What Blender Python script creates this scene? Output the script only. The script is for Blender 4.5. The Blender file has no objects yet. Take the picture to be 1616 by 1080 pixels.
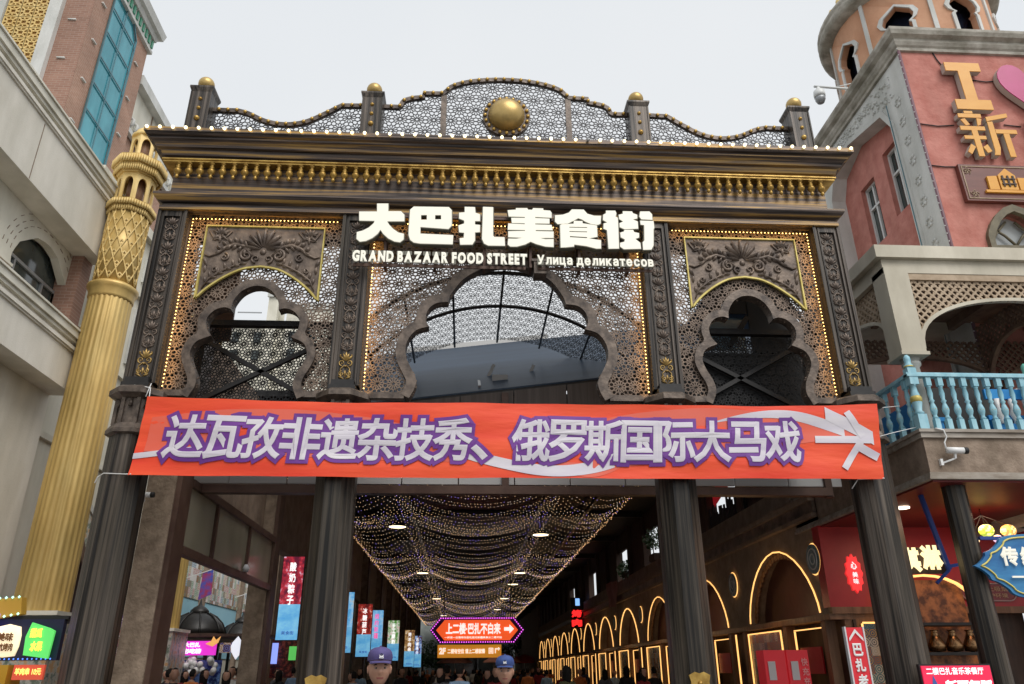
import bpy, bmesh, math, random
import numpy as np
from mathutils import Vector, Matrix
from mathutils.geometry import tessellate_polygon
random.seed(7)
PI=math.pi
sc=bpy.context.scene; COL=sc.collection
# ---------------------------------------------------------------- camera, world, sun, exposure
cd=bpy.data.cameras.new('camera'); cam=bpy.data.objects.new('camera',cd); COL.objects.link(cam); sc.camera=cam
cd.sensor_width=36; cd.lens=36*1199/1616; cd.clip_start=.1; cd.clip_end=2000
_p,_y,_r=math.radians(23.4),math.radians(-3.5),math.radians(-.45)
fw=Vector((-math.sin(_y)*math.cos(_p),math.cos(_y)*math.cos(_p),math.sin(_p)))
rt=Vector((math.cos(_y),math.sin(_y),0)); up=rt.cross(fw)
r2=rt*math.cos(_r)+up*math.sin(_r); u2=up*math.cos(_r)-rt*math.sin(_r)
cam.matrix_world=Matrix(((r2.x,u2.x,-fw.x,0),(r2.y,u2.y,-fw.y,0),(r2.z,u2.z,-fw.z,1.65),(0,0,0,1)))
SUN_EL,SUN_ROT=math.radians(50),math.radians(152)
w=bpy.data.worlds.new('World'); sc.world=w; w.use_nodes=True; nt=w.node_tree; bg=nt.nodes['Background']
sk=nt.nodes.new('ShaderNodeTexSky'); sk.sky_type='NISHITA'; sk.sun_disc=False; sk.sun_elevation=SUN_EL; sk.sun_rotation=SUN_ROT; sk.dust_density=4
mx=nt.nodes.new('ShaderNodeMix'); mx.data_type='RGBA'; mx.inputs[0].default_value=.93
ov=nt.nodes.new('ShaderNodeValToRGB'); ov.color_ramp.elements[0].position=.35; ov.color_ramp.elements[0].color=(8.25,8.6,8.95,1)
ov.color_ramp.elements[1].position=.7; ov.color_ramp.elements[1].color=(8.95,9.15,9.3,1)
ns=nt.nodes.new('ShaderNodeTexNoise'); ns.inputs['Scale'].default_value=1.6; ns.inputs['Detail'].default_value=3
tc=nt.nodes.new('ShaderNodeTexCoord'); nt.links.new(tc.outputs['Generated'],ns.inputs['Vector'])
nt.links.new(ns.outputs[0],ov.inputs[0]); nt.links.new(sk.outputs[0],mx.inputs[6]); nt.links.new(ov.outputs[0],mx.inputs[7]); nt.links.new(mx.outputs[2],bg.inputs[0])
bg.inputs[1].default_value=.1
sl=bpy.data.lights.new('sun','SUN'); sl.energy=2.3; sl.angle=math.radians(40); sl.color=(1,.97,.93)
so=bpy.data.objects.new('sun',sl); COL.objects.link(so)
_az=SUN_ROT; _d=Vector((math.sin(_az)*math.cos(SUN_EL),math.cos(_az)*math.cos(SUN_EL),math.sin(SUN_EL)))
so.rotation_euler=_d.to_track_quat('Z','Y').to_euler(); so.location=(0,-5,30)
vs=sc.view_settings; sc.display_settings.display_device='sRGB'; vs.view_transform='Standard'; vs.look='None'; vs.exposure=0; vs.gamma=1; vs.use_curve_mapping=False
sc.cycles.use_denoising=True; sc.cycles.max_bounces=7; sc.cycles.diffuse_bounces=3; sc.cycles.glossy_bounces=3; sc.cycles.transparent_max_bounces=12
# ---------------------------------------------------------------- materials
def mat(name,c,c2=None,sc3=(3,3,3),rough=.6,metal=0,bump=0,bscale=None,detail=4,emit=0,lo=.35,hi=.65,c3=None,alpha=None,spec=None,dirt=0,trans=0):
    m=bpy.data.materials.new(name); m.use_nodes=True; n=m.node_tree.nodes; L=m.node_tree.links; b=n['Principled BSDF']
    b.inputs['Base Color'].default_value=(*c,1); b.inputs['Roughness'].default_value=rough; b.inputs['Metallic'].default_value=metal
    if spec is not None: b.inputs['Specular IOR Level'].default_value=spec
    if trans: b.inputs['Transmission Weight'].default_value=trans
    if alpha is not None: b.inputs['Alpha'].default_value=alpha
    tcn=n.new('ShaderNodeTexCoord'); mp=n.new('ShaderNodeMapping'); mp.inputs['Scale'].default_value=sc3; L.new(tcn.outputs['Object'],mp.inputs[0])
    out=None
    if c2 is not None:
        nz=n.new('ShaderNodeTexNoise'); nz.inputs['Scale'].default_value=1; nz.inputs['Detail'].default_value=detail; nz.inputs['Roughness'].default_value=.62
        L.new(mp.outputs[0],nz.inputs['Vector']); rp=n.new('ShaderNodeValToRGB'); e=rp.color_ramp.elements
        e[0].position=lo; e[0].color=(*c,1); e[1].position=hi; e[1].color=(*c2,1)
        if c3 is not None: x=e.new(min(1,hi+.1)); x.color=(*c3,1)
        L.new(nz.outputs[0],rp.inputs[0]); out=rp.outputs[0]
    if dirt:   # grime: broad vertical stains of their own shape
        n2=n.new('ShaderNodeTexNoise'); n2.inputs['Scale'].default_value=1; n2.inputs['Detail'].default_value=6
        m2=n.new('ShaderNodeMapping'); m2.inputs['Scale'].default_value=(1.6,1.6,.35); L.new(tcn.outputs['Object'],m2.inputs[0]); L.new(m2.outputs[0],n2.inputs['Vector'])
        r3=n.new('ShaderNodeValToRGB'); r3.color_ramp.elements[0].position=.38; r3.color_ramp.elements[0].color=(1-dirt,1-dirt,1-dirt*1.1,1); r3.color_ramp.elements[1].position=.62; r3.color_ramp.elements[1].color=(1,1,1,1)
        L.new(n2.outputs[0],r3.inputs[0]); mm=n.new('ShaderNodeMix'); mm.data_type='RGBA'; mm.blend_type='MULTIPLY'; mm.inputs[0].default_value=1
        if out: L.new(out,mm.inputs[6])
        else: mm.inputs[6].default_value=(*c,1)
        L.new(r3.outputs[0],mm.inputs[7]); out=mm.outputs[2]
    if out: L.new(out,b.inputs['Base Color'])
    if bump:
        nb=n.new('ShaderNodeTexNoise'); nb.inputs['Scale'].default_value=1; nb.inputs['Detail'].default_value=5
        mb=n.new('ShaderNodeMapping'); mb.inputs['Scale'].default_value=bscale or sc3; L.new(tcn.outputs['Object'],mb.inputs[0]); L.new(mb.outputs[0],nb.inputs['Vector'])
        bp=n.new('ShaderNodeBump'); bp.inputs['Strength'].default_value=bump; bp.inputs['Distance'].default_value=.02; L.new(nb.outputs[0],bp.inputs['Height']); L.new(bp.outputs[0],b.inputs['Normal'])
    if emit:
        b.inputs['Emission Strength'].default_value=emit
        if out: L.new(out,b.inputs['Emission Color'])
        else: b.inputs['Emission Color'].default_value=(*c,1)
    return m
def glow(name,c,s,sample=False):
    m=mat(name,c,emit=s,rough=.5)
    if not sample: m.cycles.emission_sampling='NONE'
    return m
def brickmat(name,c1,c2,mortar,sx,sy,rowh=.075,bw=.22,axis='XZ',msize=.008,bump=.3):
    m=bpy.data.materials.new(name); m.use_nodes=True; n=m.node_tree.nodes; L=m.node_tree.links; b=n['Principled BSDF']; b.inputs['Roughness'].default_value=.8
    t=n.new('ShaderNodeTexCoord'); s=n.new('ShaderNodeSeparateXYZ'); c=n.new('ShaderNodeCombineXYZ'); L.new(t.outputs['Object'],s.inputs[0])
    L.new(s.outputs['XYZ'.index(axis[0])],c.inputs[0]); L.new(s.outputs['XYZ'.index(axis[1])],c.inputs[1])
    k=n.new('ShaderNodeTexBrick'); L.new(c.outputs[0],k.inputs['Vector']); k.inputs['Scale'].default_value=1
    k.inputs['Color1'].default_value=(*c1,1); k.inputs['Color2'].default_value=(*c2,1); k.inputs['Mortar'].default_value=(*mortar,1)
    k.inputs['Mortar Size'].default_value=msize; k.inputs['Brick Width'].default_value=bw; k.inputs['Row Height'].default_value=rowh; k.inputs['Bias'].default_value=0
    nz=n.new('ShaderNodeTexNoise'); nz.inputs['Scale'].default_value=.9; nz.inputs['Detail'].default_value=5; L.new(t.outputs['Object'],nz.inputs['Vector'])
    r=n.new('ShaderNodeMapRange'); r.inputs[1].default_value=.3; r.inputs[2].default_value=.7; r.inputs[3].default_value=.82; r.inputs[4].default_value=1.1; L.new(nz.outputs[0],r.inputs[0])
    h=n.new('ShaderNodeHueSaturation'); L.new(k.outputs[0],h.inputs['Color']); L.new(r.outputs[0],h.inputs['Value']); L.new(h.outputs[0],b.inputs['Base Color'])
    bp=n.new('ShaderNodeBump'); bp.inputs['Strength'].default_value=bump; bp.inputs['Distance'].default_value=-.01; L.new(k.outputs['Fac'],bp.inputs['Height']); L.new(bp.outputs[0],b.inputs['Normal'])
    return m
def tilemat(name,axis='YZ',size=.16,pal=None,emit=0,grey=.5,motif=True):
    """patchwork of square glazed tiles, each with its own small ring or star print"""
    m=bpy.data.materials.new(name); m.use_nodes=True; n=m.node_tree.nodes; L=m.node_tree.links; b=n['Principled BSDF']; b.inputs['Roughness'].default_value=.25
    t=n.new('ShaderNodeTexCoord'); s=n.new('ShaderNodeSeparateXYZ'); c=n.new('ShaderNodeCombineXYZ'); L.new(t.outputs['Object'],s.inputs[0])
    L.new(s.outputs['XYZ'.index(axis[0])],c.inputs[0]); L.new(s.outputs['XYZ'.index(axis[1])],c.inputs[1])
    v=n.new('ShaderNodeVectorMath'); v.operation='SCALE'; v.inputs['Scale'].default_value=1/size; L.new(c.outputs[0],v.inputs[0])
    fl=n.new('ShaderNodeVectorMath'); fl.operation='FLOOR'; L.new(v.outputs[0],fl.inputs[0]); wn=n.new('ShaderNodeTexWhiteNoise'); wn.noise_dimensions='3D'; L.new(fl.outputs[0],wn.inputs['Vector'])
    fr=n.new('ShaderNodeVectorMath'); fr.operation='FRACTION'; L.new(v.outputs[0],fr.inputs[0]); su=n.new('ShaderNodeVectorMath'); su.operation='SUBTRACT'; su.inputs[1].default_value=(.5,.5,0); L.new(fr.outputs[0],su.inputs[0])
    ln=n.new('ShaderNodeVectorMath'); ln.operation='LENGTH'; L.new(su.outputs[0],ln.inputs[0])
    pal=pal or [(.35,.33,.28),(.03,.06,.14),(.25,.08,.04),(.42,.4,.36),(.05,.14,.15),(.3,.2,.06),(.1,.1,.1)]
    def ramp(): 
        r=n.new('ShaderNodeValToRGB'); r.color_ramp.interpolation='CONSTANT'; e=r.color_ramp.elements
        e[0].position=0; e[1].position=1/len(pal)
        for i in range(2,len(pal)): e.new(i/len(pal))
        return r
    ra,rb=ramp(),ramp()
    for i,p in enumerate(pal): ra.color_ramp.elements[i].color=(*p,1); rb.color_ramp.elements[i].color=(*pal[(i+3)%len(pal)],1)
    L.new(wn.outputs['Value'],ra.inputs[0]); L.new(wn.outputs['Value'],rb.inputs[0])
    sn=n.new('ShaderNodeMath'); sn.operation='MULTIPLY'; sn.inputs[1].default_value=26; L.new(ln.outputs['Value'],sn.inputs[0]); s2=n.new('ShaderNodeMath'); s2.operation='SINE'; L.new(sn.outputs[0],s2.inputs[0])
    gt=n.new('ShaderNodeMath'); gt.operation='GREATER_THAN'; gt.inputs[1].default_value=.1; L.new(s2.outputs[0],gt.inputs[0])
    mm=n.new('ShaderNodeMix'); mm.data_type='RGBA'; L.new(gt.outputs[0],mm.inputs[0]); L.new(ra.outputs[0],mm.inputs[6]); L.new(rb.outputs[0],mm.inputs[7])
    L.new(mm.outputs[2],b.inputs['Base Color'])
    return m
STREAKX=(.5,14,14); STREAKZ=(14,14,.5)
M={}
M['bronze_z']=mat('worn_bronze_vertical',(.012,.0095,.008),(.24,.195,.16),(17,17,.30),.4,.35,.3,(24,24,.8),6,lo=.4,hi=.82,dirt=.5)
M['bronze_x']=mat('worn_bronze_horizontal',(.012,.009,.008),(.115,.085,.07),(.35,9,16),.4,.35,.25,(.8,22,22),7,lo=.36,hi=.5,c3=(.38,.23,.07))
M['bronze']=mat('worn_bronze',(.055,.042,.035),(.17,.132,.105),(6,6,6),.45,.35,.3,(18,18,18),5)
M['relief']=mat('carved_bronze',(.075,.055,.044),(.22,.165,.125),(4,4,4),.48,.3,.3,(20,20,20),5,c3=(.3,.19,.1))
M['relief_gold']=mat('gilded_carving',(.14,.085,.03),(.5,.33,.1),(7,7,7),.4,.5,.3,(20,20,20),5)
M['lattice']=mat('lattice_bronze',(.1,.07,.052),(.24,.175,.13),(3,3,3),.5,.3,0,None,3)
M['lattice_dark']=mat('lattice_grey',(.055,.055,.06),(.12,.12,.125),(3,3,3),.55,.2)
M['mesh_black']=mat('mesh_black',(.012,.012,.013),rough=.6)
M['gold']=mat('aged_gold',(.27,.15,.028),(.58,.38,.1),(5,5,5),.36,.55,.2,(12,12,12),5)
M['gold_ball']=mat('satin_gold',(.4,.27,.09),(.56,.4,.16),(2,2,2),.38,.6)
M['gold_border']=mat('gold_border',(.42,.33,.08),(.6,.5,.16),(4,4,4),.45,.3)
M['gold_paint']=mat('gold_painted_stucco',(.6,.39,.12),(.76,.54,.2),(2,2,.6),.42,.25,.15,(9,9,3),5,dirt=.38)
M['gold_light']=mat('pale_gold_paint',(.66,.45,.15),(.78,.58,.24),(3,3,2),.5,.1,dirt=.15)
M['bulb']=glow('bulb_lit',(1,.86,.5),3.2)
M['bulb_off']=mat('bulb_off',(.3,.3,.29),rough=.2)
M['led']=glow('led_warm',(1,.62,.2),5)
M['ledstrip']=glow('led_strip',(1,.52,.16),1.6)
M['sign_white']=mat('sign_face',(.45,.44,.38),rough=.5); _b=M['sign_white'].node_tree.nodes['Principled BSDF']; _b.inputs['Emission Color'].default_value=(1,.96,.82,1); _b.inputs['Emission Strength'].default_value=.56
M['sign_side']=mat('sign_side',(.16,.155,.12),rough=.5)
M['beige']=mat('beige_stucco',(.7,.66,.57),(.79,.75,.665),(1.2,1.2,.7),.8,0,.2,(30,30,30),5,dirt=.16)
M['cream']=mat('cream_stucco',(.68,.65,.55),(.78,.75,.65),(1,1,.7),.8,0,.1,(30,30,30),5,dirt=.18)
M['brick']=brickmat('brick_y',(.35,.195,.13),(.41,.235,.165),(.46,.33,.26),1,1,axis='YZ',rowh=.085,bw=.24)
M['brick_x_shaded']=brickmat('brick_x_shaded',(.27,.145,.1),(.33,.185,.13),(.36,.25,.2),1,1,axis='XZ',rowh=.085,bw=.24)  # same brick darkened: shade of the camera-facing sides put into the colour
M['teal']=mat('teal_glass',(.045,.27,.33),(.09,.38,.45),(.5,.9,.35),.12,.35,lo=.4,hi=.6,detail=3)
M['teal_line']=mat('teal_frame',(.1,.2,.23),rough=.4,metal=.5)
M['glass']=mat('window_glass',(.035,.045,.045),(.07,.085,.08),(1,1,.5),.08,0,spec=.8)
M['glass_dark']=mat('dark_opening_glass',(.008,.01,.02),(.02,.025,.045),(1,1,1),.1,0,spec=.8)
M['white_frame']=mat('white_frame',(.62,.63,.62),rough=.45)
M['grey_frame']=mat('grey_frame',(.3,.31,.32),rough=.4,metal=.4)
M['pink']=mat('salmon_stucco',(.46,.16,.125),(.58,.24,.195),(3,3,3),.85,0,.7,(11,11,11),6,dirt=.16)
M['orange_st']=mat('orange_stucco',(.53,.265,.15),(.63,.345,.21),(1.5,1.5,1),.8,0,.3,(12,12,12),5,dirt=.12)
M['white_st']=mat('white_plaster',(.56,.565,.54),(.68,.68,.655),(2,2,1),.75,0,.3,(16,16,16),5,dirt=.25)
M['cornice_st']=mat('weathered_cornice',(.3,.27,.225),(.52,.49,.43),(3,3,5),.8,0,.3,(14,14,14),6,dirt=.35)
M['cream_paint']=mat('cream_painted_wood',(.52,.47,.37),(.62,.57,.46),(2,2,1),.6,0,.15,(14,14,3),5,dirt=.2)
M['trellis']=mat('trellis_wood',(.33,.24,.155),(.47,.36,.25),(4,4,4),.7)
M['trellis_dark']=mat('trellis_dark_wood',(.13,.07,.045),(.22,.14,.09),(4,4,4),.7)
M['blue_paint']=mat('pale_blue_paint',(.22,.46,.55),(.36,.6,.68),(7,7,2),.5,0,.2,(20,20,8),5,c3=(.52,.68,.7))
M['mint']=mat('mint_paint',(.12,.42,.34),(.22,.55,.44),(6,6,2),.5)
M['bright_blue']=mat('bright_blue',(.01,.2,.55),(.02,.28,.65),(2,2,2),.5)
M['tan_st']=mat('tan_stucco',(.235,.17,.125),(.36,.275,.21),(6,6,6),.85,0,.5,(26,26,26),6,dirt=.3)
M['ledge']=mat('worn_ledge',(.22,.18,.14),(.42,.38,.33),(1.5,6,6),.7,0,.3,(9,9,9),6)
M['red']=mat('red_lacquer',(.38,.012,.016),(.48,.022,.026),(1,1,1),.4,0)
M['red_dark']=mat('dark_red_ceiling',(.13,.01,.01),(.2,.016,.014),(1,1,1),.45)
M['red_bright']=mat('bright_red',(.55,.02,.03),rough=.4,emit=.25)
M['wood']=mat('brown_wood',(.14,.07,.035),(.26,.14,.075),(9,9,.9),.55,0,.2,(20,20,2),5)
M['wood_dark']=mat('dark_wood',(.035,.02,.014),(.08,.045,.03),(9,9,.9),.6)
M['frame_brown']=mat('brown_steel',(.07,.035,.024),(.12,.07,.05),(2,2,2),.5,.2)
M['stucco_col']=mat('rough_stucco',(.2,.145,.105),(.36,.275,.205),(5,5,5),.9,0,1.0,(16,16,16),7,dirt=.3)
M['dark_st']=mat('dark_brown_stucco',(.2,.145,.105),(.31,.235,.175),(3,3,3),.85,0,.4,(22,22,22),5)
M['roof_dark']=mat('roof_dark',(.008,.008,.01),(.014,.014,.017),(.8,.8,.8),.6,0)
M['roof_blue']=mat('blue_grey_sheet',(.025,.04,.065),(.05,.075,.11),(.35,4,1),.35,.2)
M['board_brown']=mat('brown_board',(.085,.065,.055),(.13,.105,.09),(12,12,.5),.6,0)
M['white_panel']=mat('white_panel',(.55,.55,.54),rough=.5)
M['steel_black']=mat('black_steel',(.015,.014,.014),(.03,.028,.027),(4,4,4),.45,.3)
M['black']=mat('black_plain',(.01,.01,.011),rough=.6)
M['frost']=mat('frosted_glass',(.24,.225,.16),(.34,.32,.24),(.8,.8,.5),.22,0,detail=2)
M['asphalt']=mat('paving',(.1,.095,.09),(.17,.16,.15),(1.5,1.5,1.5),.75,0,.2,(20,20,20),5)
M['asphalt_joint']=M['asphalt']
M['skin']=mat('skin',(.36,.19,.125),(.44,.24,.165),(9,9,9),.5)
M['lips']=mat('lips',(.3,.1,.085),rough=.45)
M['hair']=mat('black_hair',(.006,.005,.005),(.02,.016,.014),(60,60,8),.8,bump=.6,bscale=(90,90,20),spec=.2)
M['navy']=mat('navy_cloth',(.014,.018,.04),(.024,.03,.065),(8,8,8),.85)
M['cap_violet']=mat('violet_navy_cap',(.07,.055,.17),(.1,.08,.22),(14,14,14),.85)
M['cap_blue']=mat('blue_cap',(.03,.06,.2),(.045,.085,.26),(14,14,14),.85)
M['white']=mat('white_plain',(.75,.75,.74),rough=.5)
M['silver']=mat('silver_print',(.6,.6,.62),rough=.4)
M['foliage']=mat('leaf_green',(.03,.07,.018),(.07,.14,.035),(9,9,9),.6)
# ---------------------------------------------------------------- mesh collector
class G:
    def __init__(s): s.v=[]; s.f=[]; s.sm=[]; s.mi=[]; s.cm=0
    def add(s,vs,fs,smooth=False):
        o=len(s.v); s.v+= [tuple(map(float,p)) for p in vs]
        s.f+=[tuple(i+o for i in f) for f in fs]; s.sm+=[smooth]*len(fs); s.mi+=[s.cm]*len(fs); return s
    def box(s,x0,x1,y0,y1,z0,z1):
        if x0>x1:x0,x1=x1,x0
        if y0>y1:y0,y1=y1,y0
        if z0>z1:z0,z1=z1,z0
        return s.add([(x0,y0,z0),(x1,y0,z0),(x1,y1,z0),(x0,y1,z0),(x0,y0,z1),(x1,y0,z1),(x1,y1,z1),(x0,y1,z1)],[(0,3,2,1),(4,5,6,7),(0,1,5,4),(1,2,6,5),(2,3,7,6),(3,0,4,7)])
    def bar(s,p,q,w,h=None,upv=(0,0,1)):
        p,q=Vector(p),Vector(q); d=(q-p)
        if d.length<1e-6: return s
        d.normalize(); u=Vector(upv)
        if abs(d.dot(u))>.98: u=Vector((0,1,0)) if abs(d.y)<.9 else Vector((1,0,0))
        a=d.cross(u).normalized(); b=a.cross(d).normalized(); h=h or w; a*=w/2; b*=h/2
        return s.add([p-a-b,p+a-b,p+a+b,p-a+b,q-a-b,q+a-b,q+a+b,q-a+b],[(0,1,2,3)[::-1],(4,5,6,7),(0,1,5,4),(1,2,6,5),(2,3,7,6),(3,0,4,7)])
    def lathe(s,prof,n=12,c=(0,0,0),axis='Z',smooth=True,rot=0,cap=True,flat=None,sx=1,sy=1):
        vs=[];fs=[]
        for (r,h) in prof:
            for k in range(n):
                a=2*PI*k/n+rot; x,y=r*math.cos(a)*sx,r*math.sin(a)*sy
                vs.append({'Z':(c[0]+x,c[1]+y,c[2]+h),'Y':(c[0]+x,c[1]+h,c[2]+y),'X':(c[0]+h,c[1]+x,c[2]+y)}[axis])
        for i in range(len(prof)-1):
            for k in range(n):
                fs.append((i*n+k,i*n+(k+1)%n,(i+1)*n+(k+1)%n,(i+1)*n+k))
        s.add(vs,fs,smooth)
        if cap:
            o=len(s.v)-len(vs)
            for i in (0,len(prof)-1):
                if prof[i][0]>1e-4: s.f.append(tuple(o+i*n+k for k in range(n))); s.sm.append(False); s.mi.append(s.cm)
        return s
    def sphere(s,c,r,n=12,m=8,sx=1,sy=1,sz=1):
        return s.lathe([(max(1e-5,r*math.sin(PI*i/m)),-r*sz*math.cos(PI*i/m)) for i in range(m+1)],n,c,cap=False,sx=sx,sy=sy)
    def octa(s,c,r):
        x,y,z=c; return s.add([(x-r,y,z),(x+r,y,z),(x,y-r,z),(x,y+r,z),(x,y,z-r),(x,y,z+r)],[(0,2,5),(2,1,5),(1,3,5),(3,0,5),(2,0,4),(1,2,4),(3,1,4),(0,3,4)])
    def tube(s,pts,r,n=6,closed=False,smooth=True):
        P=[Vector(p) for p in pts]; m=len(P); R=r if hasattr(r,'__len__') else [r]*m; vs=[];fs=[]; ref=None
        for i in range(m):
            a=P[(i-1)%m] if (i>0 or closed) else P[i]; b=P[(i+1)%m] if (i<m-1 or closed) else P[i]
            d=(b-a); d=d.normalized() if d.length>1e-9 else Vector((0,0,1))
            if ref is None: ref=Vector((0,1,0)) if abs(d.y)<.9 else Vector((1,0,0))
            u=(ref-d*ref.dot(d)); u=u.normalized() if u.length>1e-6 else d.orthogonal().normalized(); v=d.cross(u); ref=u
            for k in range(n):
                t=2*PI*k/n; vs.append(P[i]+(u*math.cos(t)+v*math.sin(t))*R[i])
        for i in range(m if closed else m-1):
            j=(i+1)%m
            for k in range(n): fs.append((i*n+k,i*n+(k+1)%n,j*n+(k+1)%n,j*n+k))
        if not closed: fs+= [tuple(range(n))[::-1],tuple((m-1)*n+k for k in range(n))]
        return s.add(vs,fs,smooth)
    def plate(s,loops,plane,at,th):
        """flat slab with holes; plane 'Y': (x,z) loops, front at y=at, back at at+th; 'X': (y,z); 'Z': (x,y)"""
        def P(a,b,d): return {'Y':(a,d,b),'X':(d,a,b),'Z':(a,b,d)}[plane]
        tr=tessellate_polygon([[Vector((a,b,0)) for a,b in l] for l in loops]); flat=[p for l in loops for p in l]; n=len(flat)
        s.add([P(a,b,at) for a,b in flat]+[P(a,b,at+th) for a,b in flat],[tuple(t) for t in tr]+[tuple(i+n for i in t)[::-1] for t in tr])
        o=len(s.v)-2*n; k=0
        for l in loops:
            m=len(l)
            for i in range(m): s.f.append((o+k+i,o+k+(i+1)%m,o+n+k+(i+1)%m,o+n+k+i)); s.sm.append(False); s.mi.append(s.cm)
            k+=m
        return s
    def strip(s,inner,outer,plane,at,th,closed=False):
        """frame between two polylines of equal length"""
        def P(a,b,d): return {'Y':(a,d,b),'X':(d,a,b),'Z':(a,b,d)}[plane]
        m=len(inner); vs=[]; fs=[]
        for i in range(m): vs+=[P(*inner[i],at),P(*outer[i],at),P(*outer[i],at+th),P(*inner[i],at+th)]
        for i in range(m if closed else m-1):
            a=i*4; b=((i+1)%m)*4
            for k in range(4): fs.append((a+k,a+(k+1)%4,b+(k+1)%4,b+k))
        if not closed: fs+=[(0,1,2,3),tuple((m-1)*4+k for k in (3,2,1,0))]
        return s.add(vs,fs)
    def rings(s,rect,prof,cap=(1,1)):
        """moulding profile (offset, z) swept round a rectangle x0,x1,y0,y1"""
        x0,x1,y0,y1=rect; vs=[];fs=[]
        for o,z in prof: vs+=[(x0-o,y0-o,z),(x1+o,y0-o,z),(x1+o,y1+o,z),(x0-o,y1+o,z)]
        for i in range(len(prof)-1):
            for k in range(4): fs.append((i*4+k,i*4+(k+1)%4,i*4+4+(k+1)%4,i*4+4+k))
        if cap[0]: fs.append((3,2,1,0))
        if cap[1]: q=(len(prof)-1)*4; fs.append((q,q+1,q+2,q+3))
        return s.add(vs,fs)
    def build(s,name,m,parent=None,label=None,kind=None,at=None,loc=None,cat=None,group=None,fix=True):
        base=Wl(parent) if parent else Vector((0,0,0))
        if at is not None: org=Vector((0,0,0)); L=Vector(at)-base
        elif parent: org=base; L=Vector((0,0,0))
        else: org=Vector(loc) if loc is not None else Vector((0,0,0)); L=org
        me=bpy.data.meshes.new(name)
        me.from_pydata([(p[0]-org.x,p[1]-org.y,p[2]-org.z) for p in s.v],[],s.f)
        for x in (m if isinstance(m,(list,tuple)) else [m]): me.materials.append(x)
        if len(s.f):
            me.polygons.foreach_set('use_smooth',s.sm); me.polygons.foreach_set('material_index',s.mi)
            if fix and len(s.f)<60000:
                b=bmesh.new(); b.from_mesh(me); bmesh.ops.recalc_face_normals(b,faces=b.faces); b.to_mesh(me); b.free()
        me.update(); o=bpy.data.objects.new(name,me); COL.objects.link(o); o.location=L
        if parent: o.parent=parent
        tag(o,label,cat,group,kind); return o
def Wl(o):
    v=Vector((0,0,0))
    while o: v+=o.location; o=o.parent
    return v
def tag(o,label=None,cat=None,group=None,kind=None):
    if label:o['label']=label
    if cat:o['category']=cat
    if group:o['group']=group
    if kind:o['kind']=kind
    return o
def th(name,label,cat,loc,group=None):
    o=bpy.data.objects.new(name,None); COL.objects.link(o); o.location=loc; o.empty_display_size=.2; return tag(o,label,cat,group)
def link(o,parent,loc):      # copy of one part at another place
    c=o.copy(); COL.objects.link(c); c.parent=parent; c.location=Vector(loc)-Wl(parent); return c
def dup(root,loc,label=None,rz=None):
    def cp(o,par):
        c=o.copy(); COL.objects.link(c)
        if par: c.parent=par
        for ch in list(o.children): cp(ch,c)
        return c
    c=cp(root,None); c.location=loc
    if label:c['label']=label
    if rz is not None:c.rotation_euler=(0,0,rz)
    return c
def smooth_path(segs,k=5):
    """Catmull-Rom through each list of points, corners kept between lists"""
    out=[]
    for sg in segs:
        P=[Vector(p) for p in sg]
        if len(P)==2: pts=[P[0],P[1]]
        else:
            E=[2*P[0]-P[1]]+P+[2*P[-1]-P[-2]]; pts=[]
            for i in range(1,len(E)-2):
                for j in range(k):
                    t=j/k; a,b,c,d=E[i-1],E[i],E[i+1],E[i+2]
                    pts.append(.5*((2*b)+(c-a)*t+(2*a-5*b+4*c-d)*t*t+(3*b-a-3*c+d)*t**3))
            pts.append(P[-1])
        for p in pts:
            if not out or (Vector(out[-1])-p).length>1e-5: out.append((p.x,p.y))
    return out
def offset(pl,d):
    out=[]
    for i in range(len(pl)):
        a=Vector(pl[max(0,i-1)]); b=Vector(pl[min(len(pl)-1,i+1)]); c=Vector(pl[i])
        t=(b-a); t=t.normalized() if t.length else Vector((1,0)); out.append((c.x-t.y*d,c.y+t.x*d))
    return out
def inpoly(px,pz,poly):
    c=np.zeros(len(px),bool); n=len(poly)
    for i in range(n):
        x1,y1=poly[i]; x2,y2=poly[(i+1)%n]
        if y1==y2: continue
        k=((y1>pz)!=(y2>pz))&(px<(x2-x1)*(pz-y1)/(y2-y1)+x1); c^=k
    return c
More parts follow.
